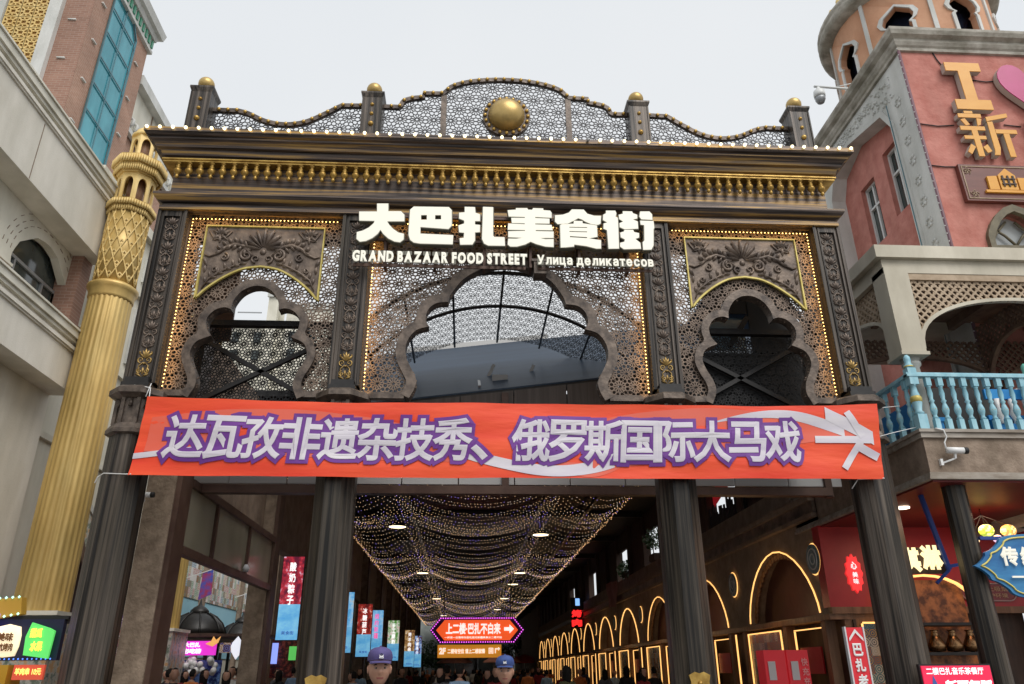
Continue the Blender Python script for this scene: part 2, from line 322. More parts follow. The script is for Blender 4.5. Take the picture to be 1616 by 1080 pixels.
def girih(region,holes,a,wd,plane,at,thk,n=12):
    """pierced screen of twelve-fold rosettes on a triangular grid, cut to region minus holes"""
    xs=[p[0] for p in region]; zs=[p[1] for p in region]; A=[];B=[]
    r0,r1,r2_=.11*a,.34*a,.44*a; seg=[]
    for k in range(n):
        t=2*PI*k/n; t1=2*PI*(k+1)/n; h=t+PI/n
        pc=lambda r,t:(r*math.cos(t),r*math.sin(t))
        seg+=[(pc(r0,h),pc(r0,h+2*PI/n)),(pc(r0,h),pc(r1,h)),(pc(r1,h),pc(r2_,t)),(pc(r1,h),pc(r2_,t1)),(pc(r2_,t),pc(.5*a if k%2==0 else .5*a,t))]
        if k%2==1: seg.append((pc(.5*a,t),pc(.577*a,t)))
    S=np.array(seg)
    h=a*math.sqrt(3)/2; j=0; z=min(zs)-a
    C=[]
    while z<max(zs)+a:
        x=min(xs)-a+(a/2 if j%2 else 0)
        while x<max(xs)+a: C.append((x,z)); x+=a
        z+=h; j+=1
    C=np.array(C); allS=(S[None]+C[:,None,None,:]).reshape(-1,2,2)
    mid=allS.mean(1); ok=inpoly(mid[:,0],mid[:,1],region)
    for hl in holes: ok&=~inpoly(mid[:,0],mid[:,1],hl)
    allS=allS[ok]; p,q=allS[:,0],allS[:,1]; d=q-p; l=np.linalg.norm(d,axis=1,keepdims=True); d/=l; nrm=np.stack([-d[:,1],d[:,0]],1)*wd/2
    cs=[p-nrm-d*wd*.3,p+nrm-d*wd*.3,q+nrm+d*wd*.3,q-nrm+d*wd*.3]; N=len(p)
    jit=(np.arange(N)%5)*.0006
    def P3(c,dd):
        o=np.zeros((N,3)); ia,ib,id_={'Y':(0,2,1),'X':(1,2,0),'Z':(0,1,2)}[plane]; o[:,ia]=c[:,0]; o[:,ib]=c[:,1]; o[:,id_]=dd; return o
    V=np.stack([P3(c,at+jit) for c in cs]+[P3(c,at+thk+jit) for c in cs],1).reshape(-1,3)
    F0=np.array([(0,1,2,3),(7,6,5,4),(0,4,5,1),(3,2,6,7)]); F=(F0[None]+(np.arange(N)*8)[:,None,None]).reshape(-1,4)
    g=G(); g.v=V.tolist(); g.f=F.tolist(); g.sm=[False]*len(F); g.mi=[0]*len(F); return g
def text_data(s,bold=.03,space=1.0):
    cu=bpy.data.curves.new('t','FONT'); cu.body=s; cu.size=1; cu.bevel_depth=bold; cu.bevel_resolution=0; cu.space_character=space; cu.resolution_u=3
    o=bpy.data.objects.new('t',cu); COL.objects.link(o); me=bpy.data.meshes.new_from_object(o); bpy.data.objects.remove(o); bpy.data.curves.remove(cu)
    v=[tuple(x.co) for x in me.vertices]; f=[tuple(p.vertices) for p in me.polygons]; bpy.data.meshes.remove(me); return v,f
def put_text(g,s,x0,x1,z0,z1,y,depth=.004,bold=.03,shear=0,plane='Y',space=1.0,warp=None,flip=False,ref=None):
    """print a line of lettering into a box; plane Y faces the camera side (-Y), plane X runs along y"""
    v,f=text_data(s,bold,space)
    if not v: return g
    rv=v if ref is None else text_data(ref,bold,space)[0]
    ax=min(p[0] for p in v); bx=max(p[0] for p in v); ay=min(p[1] for p in rv); by=max(p[1] for p in rv); az=max(abs(p[2]) for p in v) or 1
    o=[]
    for p in v:
        a=x0+(p[0]-ax)/(bx-ax)*(x1-x0); b=z0+(p[1]-ay)/(by-ay)*(z1-z0); a+=shear*(b-z0); d=y-p[2]/az*depth
        if plane=='Y': q=(a,d+ (warp(a,b) if warp else 0),b)
        else: q=(y+p[2]/az*depth,a,b)
        o.append(q)
    return g.add(o,f)
def vtext(g,s,xc,w,ztop,zbot,y,**k):      # vertical line of characters
    n=len(s); h=(ztop-zbot)/n
    for i,c in enumerate(s): put_text(g,c,xc-w/2,xc+w/2,ztop-(i+1)*h+h*.08,ztop-i*h-h*.08,y,**k)
    return g
def archloop(c,hw,z0,zs,zt,n=10,pt=0.0):
    """opening outline: jambs from z0 to zs then an arch to zt (pt>0 gives a pointed head)"""
    L=[(c-hw,z0)]
    for i in range(n+1):
        t=PI-PI*i/n; x=math.cos(t); y=math.sin(t)**(1-pt*.0); y=math.sin(t) if pt==0 else (1-abs(x)**(1.6))**(.75)
        L.append((c+hw*x,zs+(zt-zs)*y))
    L.append((c+hw,z0)); return L
# ================================================================ GROUND
G().add([(-120,-60,0),(120,-60,0),(120,400,0),(-120,400,0)],[(0,1,2,3)]).build('ground',M['asphalt'],kind='structure')
# ================================================================ GATE
X0=.6
gate=th('bazaar_gate','tall bronze and gold bazaar gate with three pierced arches spanning the street entrance','gate',(X0,11,0))
PX=[-5.47,-2.48,2.48,5.47]
def octring(prof,c): return G().lathe(prof,8,c,smooth=False,rot=PI/8)
for i,u in enumerate(PX):
    c=(X0+u,11,0)
    shaft=octring([(.36,0),(.36,.35),(.31,.42),(.30,4.78)],c).build('column_shaft',M['bronze_z'],gate)
    g=octring([(.30,4.78),(.37,4.8),(.37,4.86),(.33,4.92),(.31,4.95)],c); g.build('column_ring',M['bronze'],shaft)
    g=octring([(.27,4.95),(.27,5.33)],c)
    for k in range(8):                           # niche ribs of the neck
        a=PI/8+k*PI/4; g.bar((c[0]+.285*math.cos(a),11+.285*math.sin(a),4.95),(c[0]+.285*math.cos(a),11+.285*math.sin(a),5.33),.05)
        a=k*PI/4; x,y=c[0]+.27*math.cos(a),11+.27*math.sin(a); g.tube([(x,y,5.33),(x,y,5.2)],[.012,.03],6)
    g.build('column_neck',M['bronze'],shaft)
    octring([(.30,5.33),(.42,5.38),(.42,5.46),(.36,5.5),(.3,5.5)],c).build('column_capital',M['bronze'],shaft)
    G().box(c[0]-.2,c[0]+.2,10.72,11.2,5.5,5.57).box(c[0]-.17,c[0]+.17,10.75,11.2,5.57,5.66).build('column_block',M['steel_black'],shaft)
    if i in (1,2):                               # small gilded crest on the shaft foot of the inner columns
        pl=[(-.13,1.36),(-.1,1.34),(.1,1.34),(.13,1.36),(.12,1.5),(.14,1.58),(.1,1.6),(.06,1.62),(0,1.6),(-.06,1.62),(-.1,1.6),(-.14,1.58),(-.12,1.5)]
        pl=[(c[0]+a,b) for a,b in pl]; g=G().plate([pl],'Y',10.69,.05); g.sphere((c[0],10.69,1.48),.035,8,6); g.build('gilded_crest',M['gold'],shaft)
# carved relief helpers -------------------------------------------------------
def spiral(cx,cz,r,a0,turns,sgn,y,n=26):
    return [(cx+r*(1-.86*t)*math.cos(a0+sgn*turns*2*PI*t),y,cz+r*(1-.86*t)*math.sin(a0+sgn*turns*2*PI*t)) for t in [i/(n-1) for i in range(n)]]
PS=1.0
def petal(g,cx,cz,ang,L,wd,y,n=6,dep=.028):
    L*=1+(PS-1)*.35; wd*=PS; dep*=PS
    dx,dz=math.cos(ang),math.sin(ang); vs=[];fs=[]
    for i in range(7):
        t=i/6; hw=wd*math.sin(PI*min(1,t*.86+.1))**.8*(.55+.45*t)
        px,pz=cx+dx*L*t,cz+dz*L*t
        vs+=[(px-dz*hw,y,pz+dx*hw),(px,y-dep*math.sin(PI*(t*.9+.05))-.004,pz),(px+dz*hw,y,pz-dx*hw)]
    for i in range(6):
        a=i*3; fs+=[(a,a+1,a+4,a+3),(a+1,a+2,a+5,a+4)]
    g.add(vs,fs,True)
def acanthus(g,pts,y,size,side=1):
    """leaf-edged stem: petals leaning off a curve"""
    for i in range(1,len(pts)-1):
        a=Vector(pts[i+1])-Vector(pts[i-1]); t=math.atan2(a.z,a.x); s=size*(1-.5*i/len(pts))
        petal(g,pts[i][0],pts[i][2],t+side*.75,s,s*.28,y)
# pilasters -------------------------------------------------------------------
unit=G(); uh=.5
for s in (-1,1):
    sp=spiral(s*.055,.30,.05,-PI/2 if s>0 else -PI/2,1.2,s,0); unit.tube(sp,[.012-.006*i/25 for i in range(26)],5)
    sp=spiral(s*.05,.12,.045,PI/2,1.2,-s,0); unit.tube(sp,[.012-.006*i/25 for i in range(26)],5)
    unit.tube([(0,0,.02),(s*.06,-.004,.08),(s*.07,-.004,.2),(s*.01,-.004,.26)],.009,5)
    for a in (20,50): petal(unit,0,.33,math.radians(90-s*a),.13,.024,0,dep=.03)
    petal(unit,s*.01,.03,math.radians(90-s*60),.1,.022,0)
    unit.sphere((s*.085,-.004,.42),.016,6,4)
petal(unit,0,.33,PI/2,.15,.026,0,dep=.034); petal(unit,0,.06,PI/2,.12,.024,0); unit.sphere((0,-.006,.24),.02,8,5)
for i,u in enumerate(PX):
    c=X0+u; y=10.86; w_=.235
    g=G().box(c-w_+.02,c+w_-.02,y+.035,11.16,5.6,8.62)
    for s in (-1,1):
        g.box(c+s*w_,c+s*(w_-.05),y-.02,11.12,5.6,8.62); g.box(c+s*(w_-.052),c+s*(w_-.085),y+.012,11.1,5.6,8.62); g.box(c+s*(w_-.087),c+s*(w_-.108),y-.004,11.1,5.6,8.62)
    g.box(c-.127,c+.127,y-.004,11.1,5.6,5.66).box(c-.127,c+.127,y-.004,11.1,8.5,8.6)
    pil=g.build('pilaster',M['bronze_z'],gate)
    for k in range(6):
        t='relief_gold' if k==0 else 'relief'
        if i==0 and k==0:
            rel=unit.build('carved_scroll',M['relief'],pil,at=(c,y+.03,5.68+k*.47)); rg=unit.build('gilded_scroll',M['relief_gold'],pil,at=(c,y+.03,5.68))
            rel.location=Vector((c,y+.03,5.68+.47))-Wl(pil)
        elif not (i==0 and k==1): link(rg if k==0 else rel,pil,(c,y+.03,5.68+k*.47))
# bays: pierced screens with arch frames, relief plaques, LED borders -----------
HS=[[(.80,5.42),(.72,5.62),(.745,5.8),(.84,6.0),(.88,6.16),(.81,6.33),(.61,6.43)],[(.61,6.43),(.70,6.56),(.71,6.73),(.61,6.87),(.47,6.92),(.37,6.89)],[(.37,6.89),(.35,7.03),(.25,7.2),(.11,7.29),(0,7.31)]]
HC=[[(1.5,5.45),(1.42,5.62),(1.41,5.77),(1.5,5.96),(1.585,6.16),(1.57,6.39),(1.44,6.58),(1.24,6.65)],[(1.24,6.65),(1.30,6.78),(1.26,6.95),(1.14,7.06),(.95,7.09)],[(.95,7.09),(.9,7.24),(.72,7.5),(.46,7.68),(.2,7.78),(0,7.80)]]
def bay(cx,hw,H,wf,plq):
    R=smooth_path(H,4); L=[(-a,b) for a,b in R[::-1][1:]]; inner=[(cx+a,b) for a,b in R+L]      # right foot -> crown -> left foot
    outer=offset(inner,-wf)
    if outer[0][0]<inner[0][0]: outer=offset(inner,wf)
    outer=[(x,max(z,5.42)) for x,z in outer]
    ou=[q for q in outer if min(math.hypot(q[0]-r[0],q[1]-r[1]) for r in inner)>wf*.93 or q in (outer[0],outer[-1])]
    fr=G().plate([inner+ou[::-1]],'Y',10.965,.2); g=fr
    for s in (-1,1):                       # foot strips under the screen
        e=cx+s*hw; i0=cx+s*H[0][1][0]; g.box(i0+s*.16,e,10.972,11.1,5.45,5.545)
    af=g.build('arch_frame',M['bronze'],gate)
    G().strip([(a,b) for a,b in offset(inner,.004)] ,[(a,b) for a,b in offset(inner,-.004)],'Y',10.99,.0).v
    reg=[(cx-hw,5.52),(cx+hw,5.52),(cx+hw,8.64),(cx-hw,8.64)]
    hole=[(cx+H[0][0][0],5.0)]+offset(inner,(wf*.6) if outer[5][0]>inner[5][0] and False else 0)+[(cx-H[0][0][0],5.0)]
    hl=[hole]
    if plq: hl.append([(cx-.92,8.35),(cx+.92,8.35),(cx+.9,7.2),(cx+.6,7.5),(cx,7.72),(cx-.6,7.5),(cx-.9,7.2)])
    girih(reg,hl,.25,.0175,'Y',11.03,.02).build('pierced_screen',M['lattice'],gate,kind='stuff',label='bronze screen pierced with twelve-pointed stars')
    # edge fillets and LED dots
    e=G()
    for s in (-1,1): e.box(cx+s*hw,cx+s*(hw-.035),10.98,11.06,5.5,8.62)
    e.box(cx-hw+.036,cx+hw-.036,10.98,11.06,8.56,8.62); e.build('screen_edging',M['bronze_z'],gate)
    return R
def leds(pts_list,name='led_dots'):
    g=G()
    for (p,q) in pts_list:
        p,q=Vector(p),Vector(q); n=int((q-p).length/.062)
        for i in range(n+1): g.octa(tuple(p.lerp(q,i/n)),.0125)
    g.build(name,M['led'],gate,kind='stuff',label='row of tiny warm LED dots')
BL,BC,BR=X0-3.975,X0,X0+3.975
bay(BL,1.27,HS,.125,True); bay(BR,1.27,HS,.125,True); bay(BC,2.25,HC,.15,False)
leds([((BL-1.2,10.97,5.6),(BL-1.2,10.97,8.52)),((BL-1.15,10.97,8.53),(BL+1.15,10.97,8.53))])
leds([((BR+1.2,10.97,5.6),(BR+1.2,10.97,8.52)),((BR-1.15,10.97,8.53),(BR+1.15,10.97,8.53))])
leds([((BC-2.19,10.97,5.6),(BC-2.19,10.97,8.5)),((BC+2.19,10.97,5.6),(BC+2.19,10.97,8.5)),((BC-2.1,10.97,8.53),(BC+2.1,10.97,8.53))])
def plaque(cx):
    top=8.40; bot=smooth_path([[(.955,7.06),(.80,7.25),(.55,7.46),(.28,7.61),(0,7.66)]],4); bot=bot+[(-a,b) for a,b in bot[::-1][1:]]
    ol=[(cx-.955,top),(cx+.955,top)]+[(cx+a,b) for a,b in bot]
    p=G().plate([ol],'Y',10.985,.035).build('relief_plaque',M['relief'],gate)
    G().tube([(a,10.975,b) for a,b in ol],.024,5,closed=True,smooth=False).build('plaque_border',M['gold_border'],p)
    g=G(); Y=10.98
    for k in range(9):                      # palmette
        a=math.radians(90+(k-4)*21); L=.30-.012*abs(k-4); petal(g,cx+.05*math.cos(a),7.98+.05*math.sin(a),a,L,.028,Y,dep=.05)
        g.tube(spiral(cx+(L+.06)*math.cos(a),7.98+(L+.06)*math.sin(a),.03,a,1.0,1 if k>4 else -1,Y-.01,10),.01,5)
    g.sphere((cx,Y,7.93),.05,8,6,sy=.6)
    for s in (-1,1):
        f=lambda a,b:(cx+s*a,Y-.008,b)
        g.tube([(p_[0],p_[1],p_[2]) for p_ in spiral(cx+s*.26,7.86,.11,PI/2+s*.6,1.6,-s,Y-.012)],[.034-.02*i/25 for i in range(26)],6)
        g.tube([(p_[0],p_[1],p_[2]) for p_ in spiral(cx+s*.1,7.80,.075,-PI/2,1.2,s,Y-.012)],[.02-.01*i/25 for i in range(26)],6)
        st=[f(.16,7.84),f(.3,8.02),f(.45,8.06),f(.6,8.0),f(.7,7.9),f(.84,7.83),f(.92,7.86)]; g.tube(st,[.03,.034,.036,.032,.026,.02,.01],6)
        for i_,(a,b) in enumerate([(.26,7.98),(.34,8.04),(.42,8.07),(.5,8.06),(.58,8.02),(.66,7.95)]):
            t=math.atan2(.02-.03*i_,s); petal(g,cx+s*a,b,(PI/2-s*(.25+.12*i_)),.15-.01*i_,.028,Y,dep=.04); petal(g,cx+s*a,b-.01,(-PI/2+s*(.5+.1*i_)),.11,.024,Y,dep=.035)
        g.tube([p_ for p_ in spiral(cx+s*.6,7.82,.075,PI/2,1.4,s,Y-.012)],[.018-.01*i/25 for i in range(26)],6)
        # corner scrolls
        g.tube([p_ for p_ in spiral(cx+s*.72,8.24,.09,0,1.5,1,Y-.01)],[.018-.01*i/25 for i in range(26)],6)
        g.tube([f(.9,8.3),f(.8,8.14),f(.62,8.2),f(.54,8.3)],.014,5)
        for a_ in (-60,-30,0,30,60,130,180,230): petal(g,cx+s*.72,8.24,math.radians(a_+90),.13,.022,Y)
        # lower side scrolls
        low=[f(.88,7.24),f(.8,7.42),f(.62,7.56),f(.44,7.66),f(.3,7.72)]; g.tube(low,[.01,.018,.02,.016,.01],6)
        g.tube([p_ for p_ in spiral(cx+s*.72,7.58,.07,-PI/2,1.4,-s,Y-.01)],[.016-.008*i/25 for i in range(26)],6)
        for (a,b) in [(.84,7.34),(.78,7.44),(.68,7.52),(.56,7.6),(.44,7.66),(.34,7.7)]:
            petal(g,cx+s*a,b,PI/2-s*.2,.11,.022,Y); petal(g,cx+s*a,b,PI/2+s*1.4,.09,.02,Y)
        petal(g,cx+s*.86,7.66,PI/2-s*.4,.14,.026,Y); petal(g,cx+s*.88,7.68,-PI/2,.12,.022,Y)
    g.build('plaque_carving',M['relief'],p,kind='stuff',label='raised palmette and leaf scrolls')
PS=1.55; plaque(BL); plaque(BR); PS=1.0
# warm light strips that the LED borders throw on the screens
def strip_light(x,z,lx,lz,pw,y=10.9):
    l=bpy.data.lights.new('led_light','AREA'); l.shape='RECTANGLE'; l.size=lx; l.size_y=lz; l.energy=pw; l.color=(1,.55,.15)
    o=bpy.data.objects.new('led_light',l); COL.objects.link(o); o.location=(x,y,z); o.rotation_euler=(math.radians(90),0,0); o.parent=gate; o.location-=gate.location
strip_light(BL-1.17,7.05,.05,2.9,4); strip_light(BL,8.5,2.3,.05,3); strip_light(BR+1.17,7.05,.05,2.9,4); strip_light(BR,8.5,2.3,.05,3)
strip_light(BC-2.14,6.9,.05,2.7,3.2); strip_light(BC+2.14,6.9,.05,2.7,3.2); strip_light(BC,8.5,4.2,.05,4)
# entablature
RX=(X0-5.6,X0+5.6,10.9,11.7)
g=G().rings(RX,[(0,8.6),(.09,8.61),(.09,8.68),(.06,8.69),(.06,8.73),(.13,8.76),(.17,8.80),(.19,8.84),(.19,8.88),(.06,8.90),(.0,8.91)]); g.build('architrave',M['bronze_x'],gate)
G().box(RX[0],RX[1],10.9,11.7,8.911,9.56).build('frieze',M['bronze_x'],gate)
G().rings(RX,[(.0,9.49),(.15,9.5),(.15,9.53),(.17,9.535),(.17,9.56),(0,9.561)],cap=(0,0)).build('gilded_fillet',M['gold'],gate)
g=G().rings(RX,[(0,9.562),(.13,9.565),(.13,9.60),(.17,9.61),(.19,9.66),(.20,9.70),(.26,9.715),(.275,9.76),(.31,9.80),(.35,9.82),(.355,9.85),(.40,9.865),(.42,9.89),(.42,9.90),(.435,9.905),(.435,9.985),(.3,9.99)])
g.build('cornice',M['bronze_x'],gate)
drop=G().lathe([(.045,.30),(.05,.285),(.028,.27),(.03,.235),(.042,.23),(.042,.215),(.03,.2),(.046,.185),(.06,.16),(.062,.13),(.05,.1),(.026,.075),(.022,.06),(.034,.045),(.03,.02),(.01,0)],10,(0,0,0))
d0=None; nd=61
for i in range(nd):
    x=X0-5.5+11.0*i/(nd-1); p=(x,10.79,9.195)
    if d0 is None: d0=drop.build('baluster_drop',M['gold'],gate,at=p)
    else: link(d0,gate,p)
b0=None; nb_=58
bb=G().sphere((0,0,0),.028,8,6)
for i in range(nb_):
    p=(X0-5.98+11.96*i/(nb_-1),10.435,9.955); off=(i==35)
    if b0 is None: b0=bb.build('light_bulb',M['bulb'],gate,at=p)
    elif off: bb.build('light_bulb',M['bulb_off'],gate,at=p,label='unlit bulb')
    else: link(b0,gate,p)
# parapet
YP=10.96
wing=smooth_path([[(2.55,10.96),(2.95,10.95)],[(2.95,10.95),(3.2,10.77),(3.55,10.56),(3.9,10.49),(4.25,10.55),(4.55,10.70),(4.75,10.76)],[(4.75,10.76),(5.2,10.76)]],4)
cen=[(2.2,10.96),(1.93,10.96)]+smooth_path([[(1.9,10.99),(1.85,11.1),(1.7,11.17),(1.5,11.2)]],3)+[(1.5,11.29),(1.15,11.3)]+[(1.13*math.cos(PI/2*(1-k/10)) if False else 1.12*(1-k/10),11.3+.37*math.sqrt(max(0,1-(1-k/10)**2))) for k in range(1,11)]
cenf=cen+[(-a,b) for a,b in cen[::-1][1:]]
st0=None
def rimmed(pl,name):
    global st0
    P=[(X0+a,b) for a,b in pl]; up_=offset(P,.04); dn=offset(P,-.04)
    r=G().strip(up_,dn,'Y',YP-.03,.07).build(name,M['bronze'],gate)
    L=0; nxt=.06
    for i in range(1,len(P)):
        a,b=Vector(P[i-1]),Vector(P[i]); d=(b-a).length
        while nxt<=L+d:
            q=a.lerp(b,(nxt-L)/d); p=(q.x,YP-.045,q.y)
            if st0 is None: st0=G().sphere((0,0,0),.034,8,5,sy=.8).build('gilded_stud',M['gold'],r,at=p)
            else: link(st0,r,p)
            nxt+=.155
        L+=d
rimmed(wing,'parapet_rim'); rimmed([(-a,b) for a,b in wing],'parapet_rim'); rimmed(cenf,'parapet_rim')
for pl in (wing,[(-a,b) for a,b in wing][::-1],cenf[::-1]):
    P=[(X0+a,b) for a,b in pl]; 
    reg=[(P[0][0],9.97)]+P+[(P[-1][0],9.97)]
    holes=[] if pl is not cenf and len(pl)!=len(cenf) else [[(X0+.39*math.cos(t*PI/12),10.81+.39*math.sin(t*PI/12)) for t in range(24)]]
    girih(reg,holes,.30,.016,'Y',YP,.012).build('pierced_parapet',M['lattice_dark'],gate,kind='stuff',label='grey pierced parapet panel of star rosettes')
for s in (-1,1): G().box(X0+s*1.08,X0+s*1.18,YP-.02,YP+.05,9.98,11.27).build('parapet_bar',M['bronze'],gate)
ring=[(X0+.375*math.cos(t*PI/16),YP-.03,10.81+.375*math.sin(t*PI/16)) for t in range(32)]
r=G().strip([(X0+.33*math.cos(t*PI/16),10.81+.33*math.sin(t*PI/16)) for t in range(32)],[(X0+.43*math.cos(t*PI/16),10.81+.43*math.sin(t*PI/16)) for t in range(32)],'Y',YP-.05,.1,True).build('medallion_ring',M['bronze'],gate)
for k in range(20): link(st0,r,(X0+.385*math.cos(k*PI/10),YP-.065,10.81+.385*math.sin(k*PI/10)))
G().sphere((X0,YP-.04,10.81),.33,32,20,sy=.85).build('medallion_ball',M['gold_ball'],r)
for u in (-5.35,-2.38,2.38,5.35):
    c=X0+u; g=G().box(c-.175,c+.175,YP-.2,YP+.16,9.98,11.0); g.add([(c-.175,YP-.2,11.0),(c+.175,YP-.2,11.0),(c+.175,YP+.16,11.0),(c-.175,YP+.16,11.0),(c-.205,YP-.23,11.08),(c+.205,YP-.23,11.08),(c+.205,YP+.19,11.08),(c-.205,YP+.19,11.08)],[(0,1,5,4),(1,2,6,5),(2,3,7,6),(3,0,4,7),(4,5,6,7)]); g.box(c-.205,c+.205,YP-.23,YP+.19,11.081,11.115)
    for s in (-1,1): g.box(c+s*.155,c+s*.178,YP-.215,YP-.201,9.99,11.0)
    po=g.build('parapet_post',M['bronze_z'],gate)
    G().lathe([(.06,11.13),(.05,11.16)],10,(c,YP-.02,0)).sphere((c,YP-.06,11.27),.14,20,14).build('gold_ball',M['gold_ball'],po)
    for z,rr in ((10.42,.05),(10.64,.036),(10.84,.036)):
        G().sphere((c,YP-.2,z),rr,10,6).build('gilded_boss',M['gold'],po)
# rear box frame of the gate
g=G()
for u in PX: g.box(X0+u-.09,X0+u+.09,11.75,11.93,5.0,8.9)
for z in (5.3,6.98,8.6): g.box(X0-5.56,X0-2.6,11.78,11.9,z,z+.1); g.box(X0+2.6,X0+5.56,11.78,11.9,z,z+.1)
g.box(X0-2.38,X0+2.38,11.78,11.9,8.6,8.7)
for s in (-1,1):
    a,b=(X0+s*5.4,X0+s*2.6); g.bar((a,11.84,5.4),(b,11.84,6.95),.07); g.bar((a,11.84,6.95),(b,11.84,5.4),.07); g.bar((a,11.84,7.08),(a-s*1.0,11.84,8.6),.07)
    for u in (5.4,2.6): g.bar((X0+s*u,11.2,8.5),(X0+s*u,11.84,8.5),.08); g.bar((X0+s*u,11.2,6.98),(X0+s*u,11.84,6.98),.06); g.bar((X0+s*u,11.2,5.4),(X0+s*u,11.84,5.4),.06)
g.build('rear_truss',M['steel_black'],gate)
for cx in (BL,BR):
    girih([(cx-1.3,5.35),(cx+1.3,5.35),(cx+1.3,6.98),(cx-1.3,6.98)],[],.2,.016,'Y',11.93,.01,n=12).build('rear_mesh',M['mesh_black'],gate,kind='stuff',label='black perforated sheet on the rear truss')
# ================================================================ SIGN LETTERING
GLYPHS=[[[[(-1.542,8.672),(-1.361,8.678),(-1.353,8.531),(-1.147,8.537),(-1.089,8.47),(-1.083,8.35),(-1.361,8.342),(-1.321,8.27),(-1.252,8.195),(-1.167,8.131),(-1.081,8.114),(-1.08,8.01),(-1.134,7.956),(-1.223,7.968),(-1.324,8.022),(-1.409,8.105),(-1.458,8.18),(-1.499,8.103),(-1.575,8.025),(-1.676,7.965),(-1.771,7.949),(-1.826,7.999),(-1.829,8.122),(-1.737,8.153),(-1.644,8.213),(-1.576,8.291),(-1.558,8.344),(-1.807,8.342),(-1.82,8.51),(-1.533,8.519)]]],[[[(-0.944,8.632),(-0.371,8.64),(-0.324,8.582),(-0.317,8.29),(-0.368,8.225),(-0.821,8.25),(-0.816,8.122),(-0.287,8.108),(-0.293,7.941),(-0.817,7.942),(-0.915,7.958),(-0.974,8.004),(-1.002,8.088),(-1.006,8.183),(-1.0,8.571)],[(-0.819,8.475),(-0.726,8.481),(-0.723,8.388),(-0.815,8.385)],[(-0.591,8.482),(-0.495,8.485),(-0.492,8.401),(-0.588,8.398)]]],[[[(-0.112,8.654),(0.055,8.653),(0.065,8.545),(0.14,8.517),(0.141,8.39),(0.058,8.388),(0.059,8.32),(0.142,8.313),(0.14,8.182),(0.061,8.172),(0.063,8.023),(0.023,7.946),(-0.173,7.937),(-0.184,8.054),(-0.118,8.065),(-0.112,8.161),(-0.194,8.168),(-0.208,8.293),(-0.115,8.334),(-0.116,8.393),(-0.2,8.429),(-0.202,8.537),(-0.11,8.549)]],[[(0.189,8.663),(0.354,8.662),(0.355,8.117),(0.378,8.093),(0.54,8.093),(0.548,7.937),(0.277,7.934),(0.211,7.97),(0.177,8.054)]]],[[[(0.73,8.654),(0.919,8.66),(0.929,8.63),(0.999,8.629),(1.017,8.663),(1.183,8.662),(1.185,8.628),(1.295,8.622),(1.319,8.583),(1.317,8.488),(1.047,8.496),(1.047,8.472),(1.282,8.467),(1.28,8.375),(1.045,8.372),(1.045,8.349),(1.313,8.347),(1.33,8.25),(1.051,8.246),(1.051,8.223),(1.343,8.222),(1.339,8.106),(1.098,8.097),(1.205,8.073),(1.338,8.081),(1.334,7.934),(1.202,7.94),(1.054,7.983),(0.964,8.025),(0.872,7.969),(0.74,7.927),(0.633,7.925),(0.592,7.961),(0.601,8.068),(0.725,8.068),(0.849,8.094),(0.601,8.099),(0.601,8.206),(0.876,8.222),(0.876,8.241),(0.593,8.239),(0.602,8.355),(0.874,8.348),(0.874,8.369),(0.661,8.371),(0.653,8.464),(0.876,8.469),(0.876,8.491),(0.611,8.492),(0.595,8.61),(0.73,8.624)]]],[[[(1.661,8.657),(1.856,8.659),(1.912,8.581),(2.029,8.545),(2.14,8.548),(2.124,8.4),(2.08,8.373),(1.971,8.386),(1.872,8.432),(1.822,8.47),(1.759,8.494),(1.686,8.446),(1.583,8.384),(1.414,8.37),(1.373,8.417),(1.377,8.535),(1.504,8.549),(1.607,8.592)]],[[(1.683,8.438),(1.826,8.436),(1.829,8.393),(2.062,8.359),(2.06,8.145),(1.907,8.112),(2.115,8.079),(2.106,7.926),(2.031,7.924),(1.867,7.967),(1.671,7.991),(1.67,7.953),(1.533,7.934),(1.45,7.928),(1.455,8.351),(1.481,8.366),(1.68,8.381)],[(1.606,8.324),(1.9,8.325),(1.899,8.306),(1.605,8.305)],[(1.603,8.243),(1.896,8.243),(1.896,8.224),(1.602,8.223)],[(1.608,8.148),(1.891,8.135),(1.89,8.112),(1.607,8.123)]]],[[[(2.231,8.651),(2.385,8.655),(2.399,8.606),(2.383,8.536),(2.419,8.521),(2.413,8.281),(2.402,7.934),(2.232,7.926),(2.227,8.276),(2.169,8.304),(2.178,8.402),(2.244,8.423),(2.17,8.47),(2.18,8.569),(2.228,8.601)]],[[(2.513,8.649),(2.667,8.648),(2.678,8.614),(2.748,8.587),(2.743,8.517),(2.665,8.495),(2.747,8.458),(2.746,8.32),(2.516,8.304),(2.442,8.341),(2.443,8.415),(2.508,8.451),(2.443,8.498),(2.44,8.577),(2.51,8.599)]],[[(2.515,8.288),(2.659,8.292),(2.673,8.25),(2.753,8.233),(2.747,8.151),(2.681,8.124),(2.759,8.049),(2.765,7.94),(2.482,7.925),(2.422,7.973),(2.431,8.04),(2.5,8.061),(2.511,8.11),(2.446,8.147),(2.443,8.234),(2.504,8.255)]],[[(2.805,8.652),(2.96,8.657),(2.998,8.604),(2.998,8.499),(2.811,8.505),(2.784,8.558)]],[[(2.791,8.473),(3.013,8.472),(3.017,8.348),(3.001,8.318),(2.975,8.007),(2.935,7.929),(2.8,7.922),(2.802,8.06),(2.834,8.099),(2.853,8.392),(2.794,8.4)]]]]

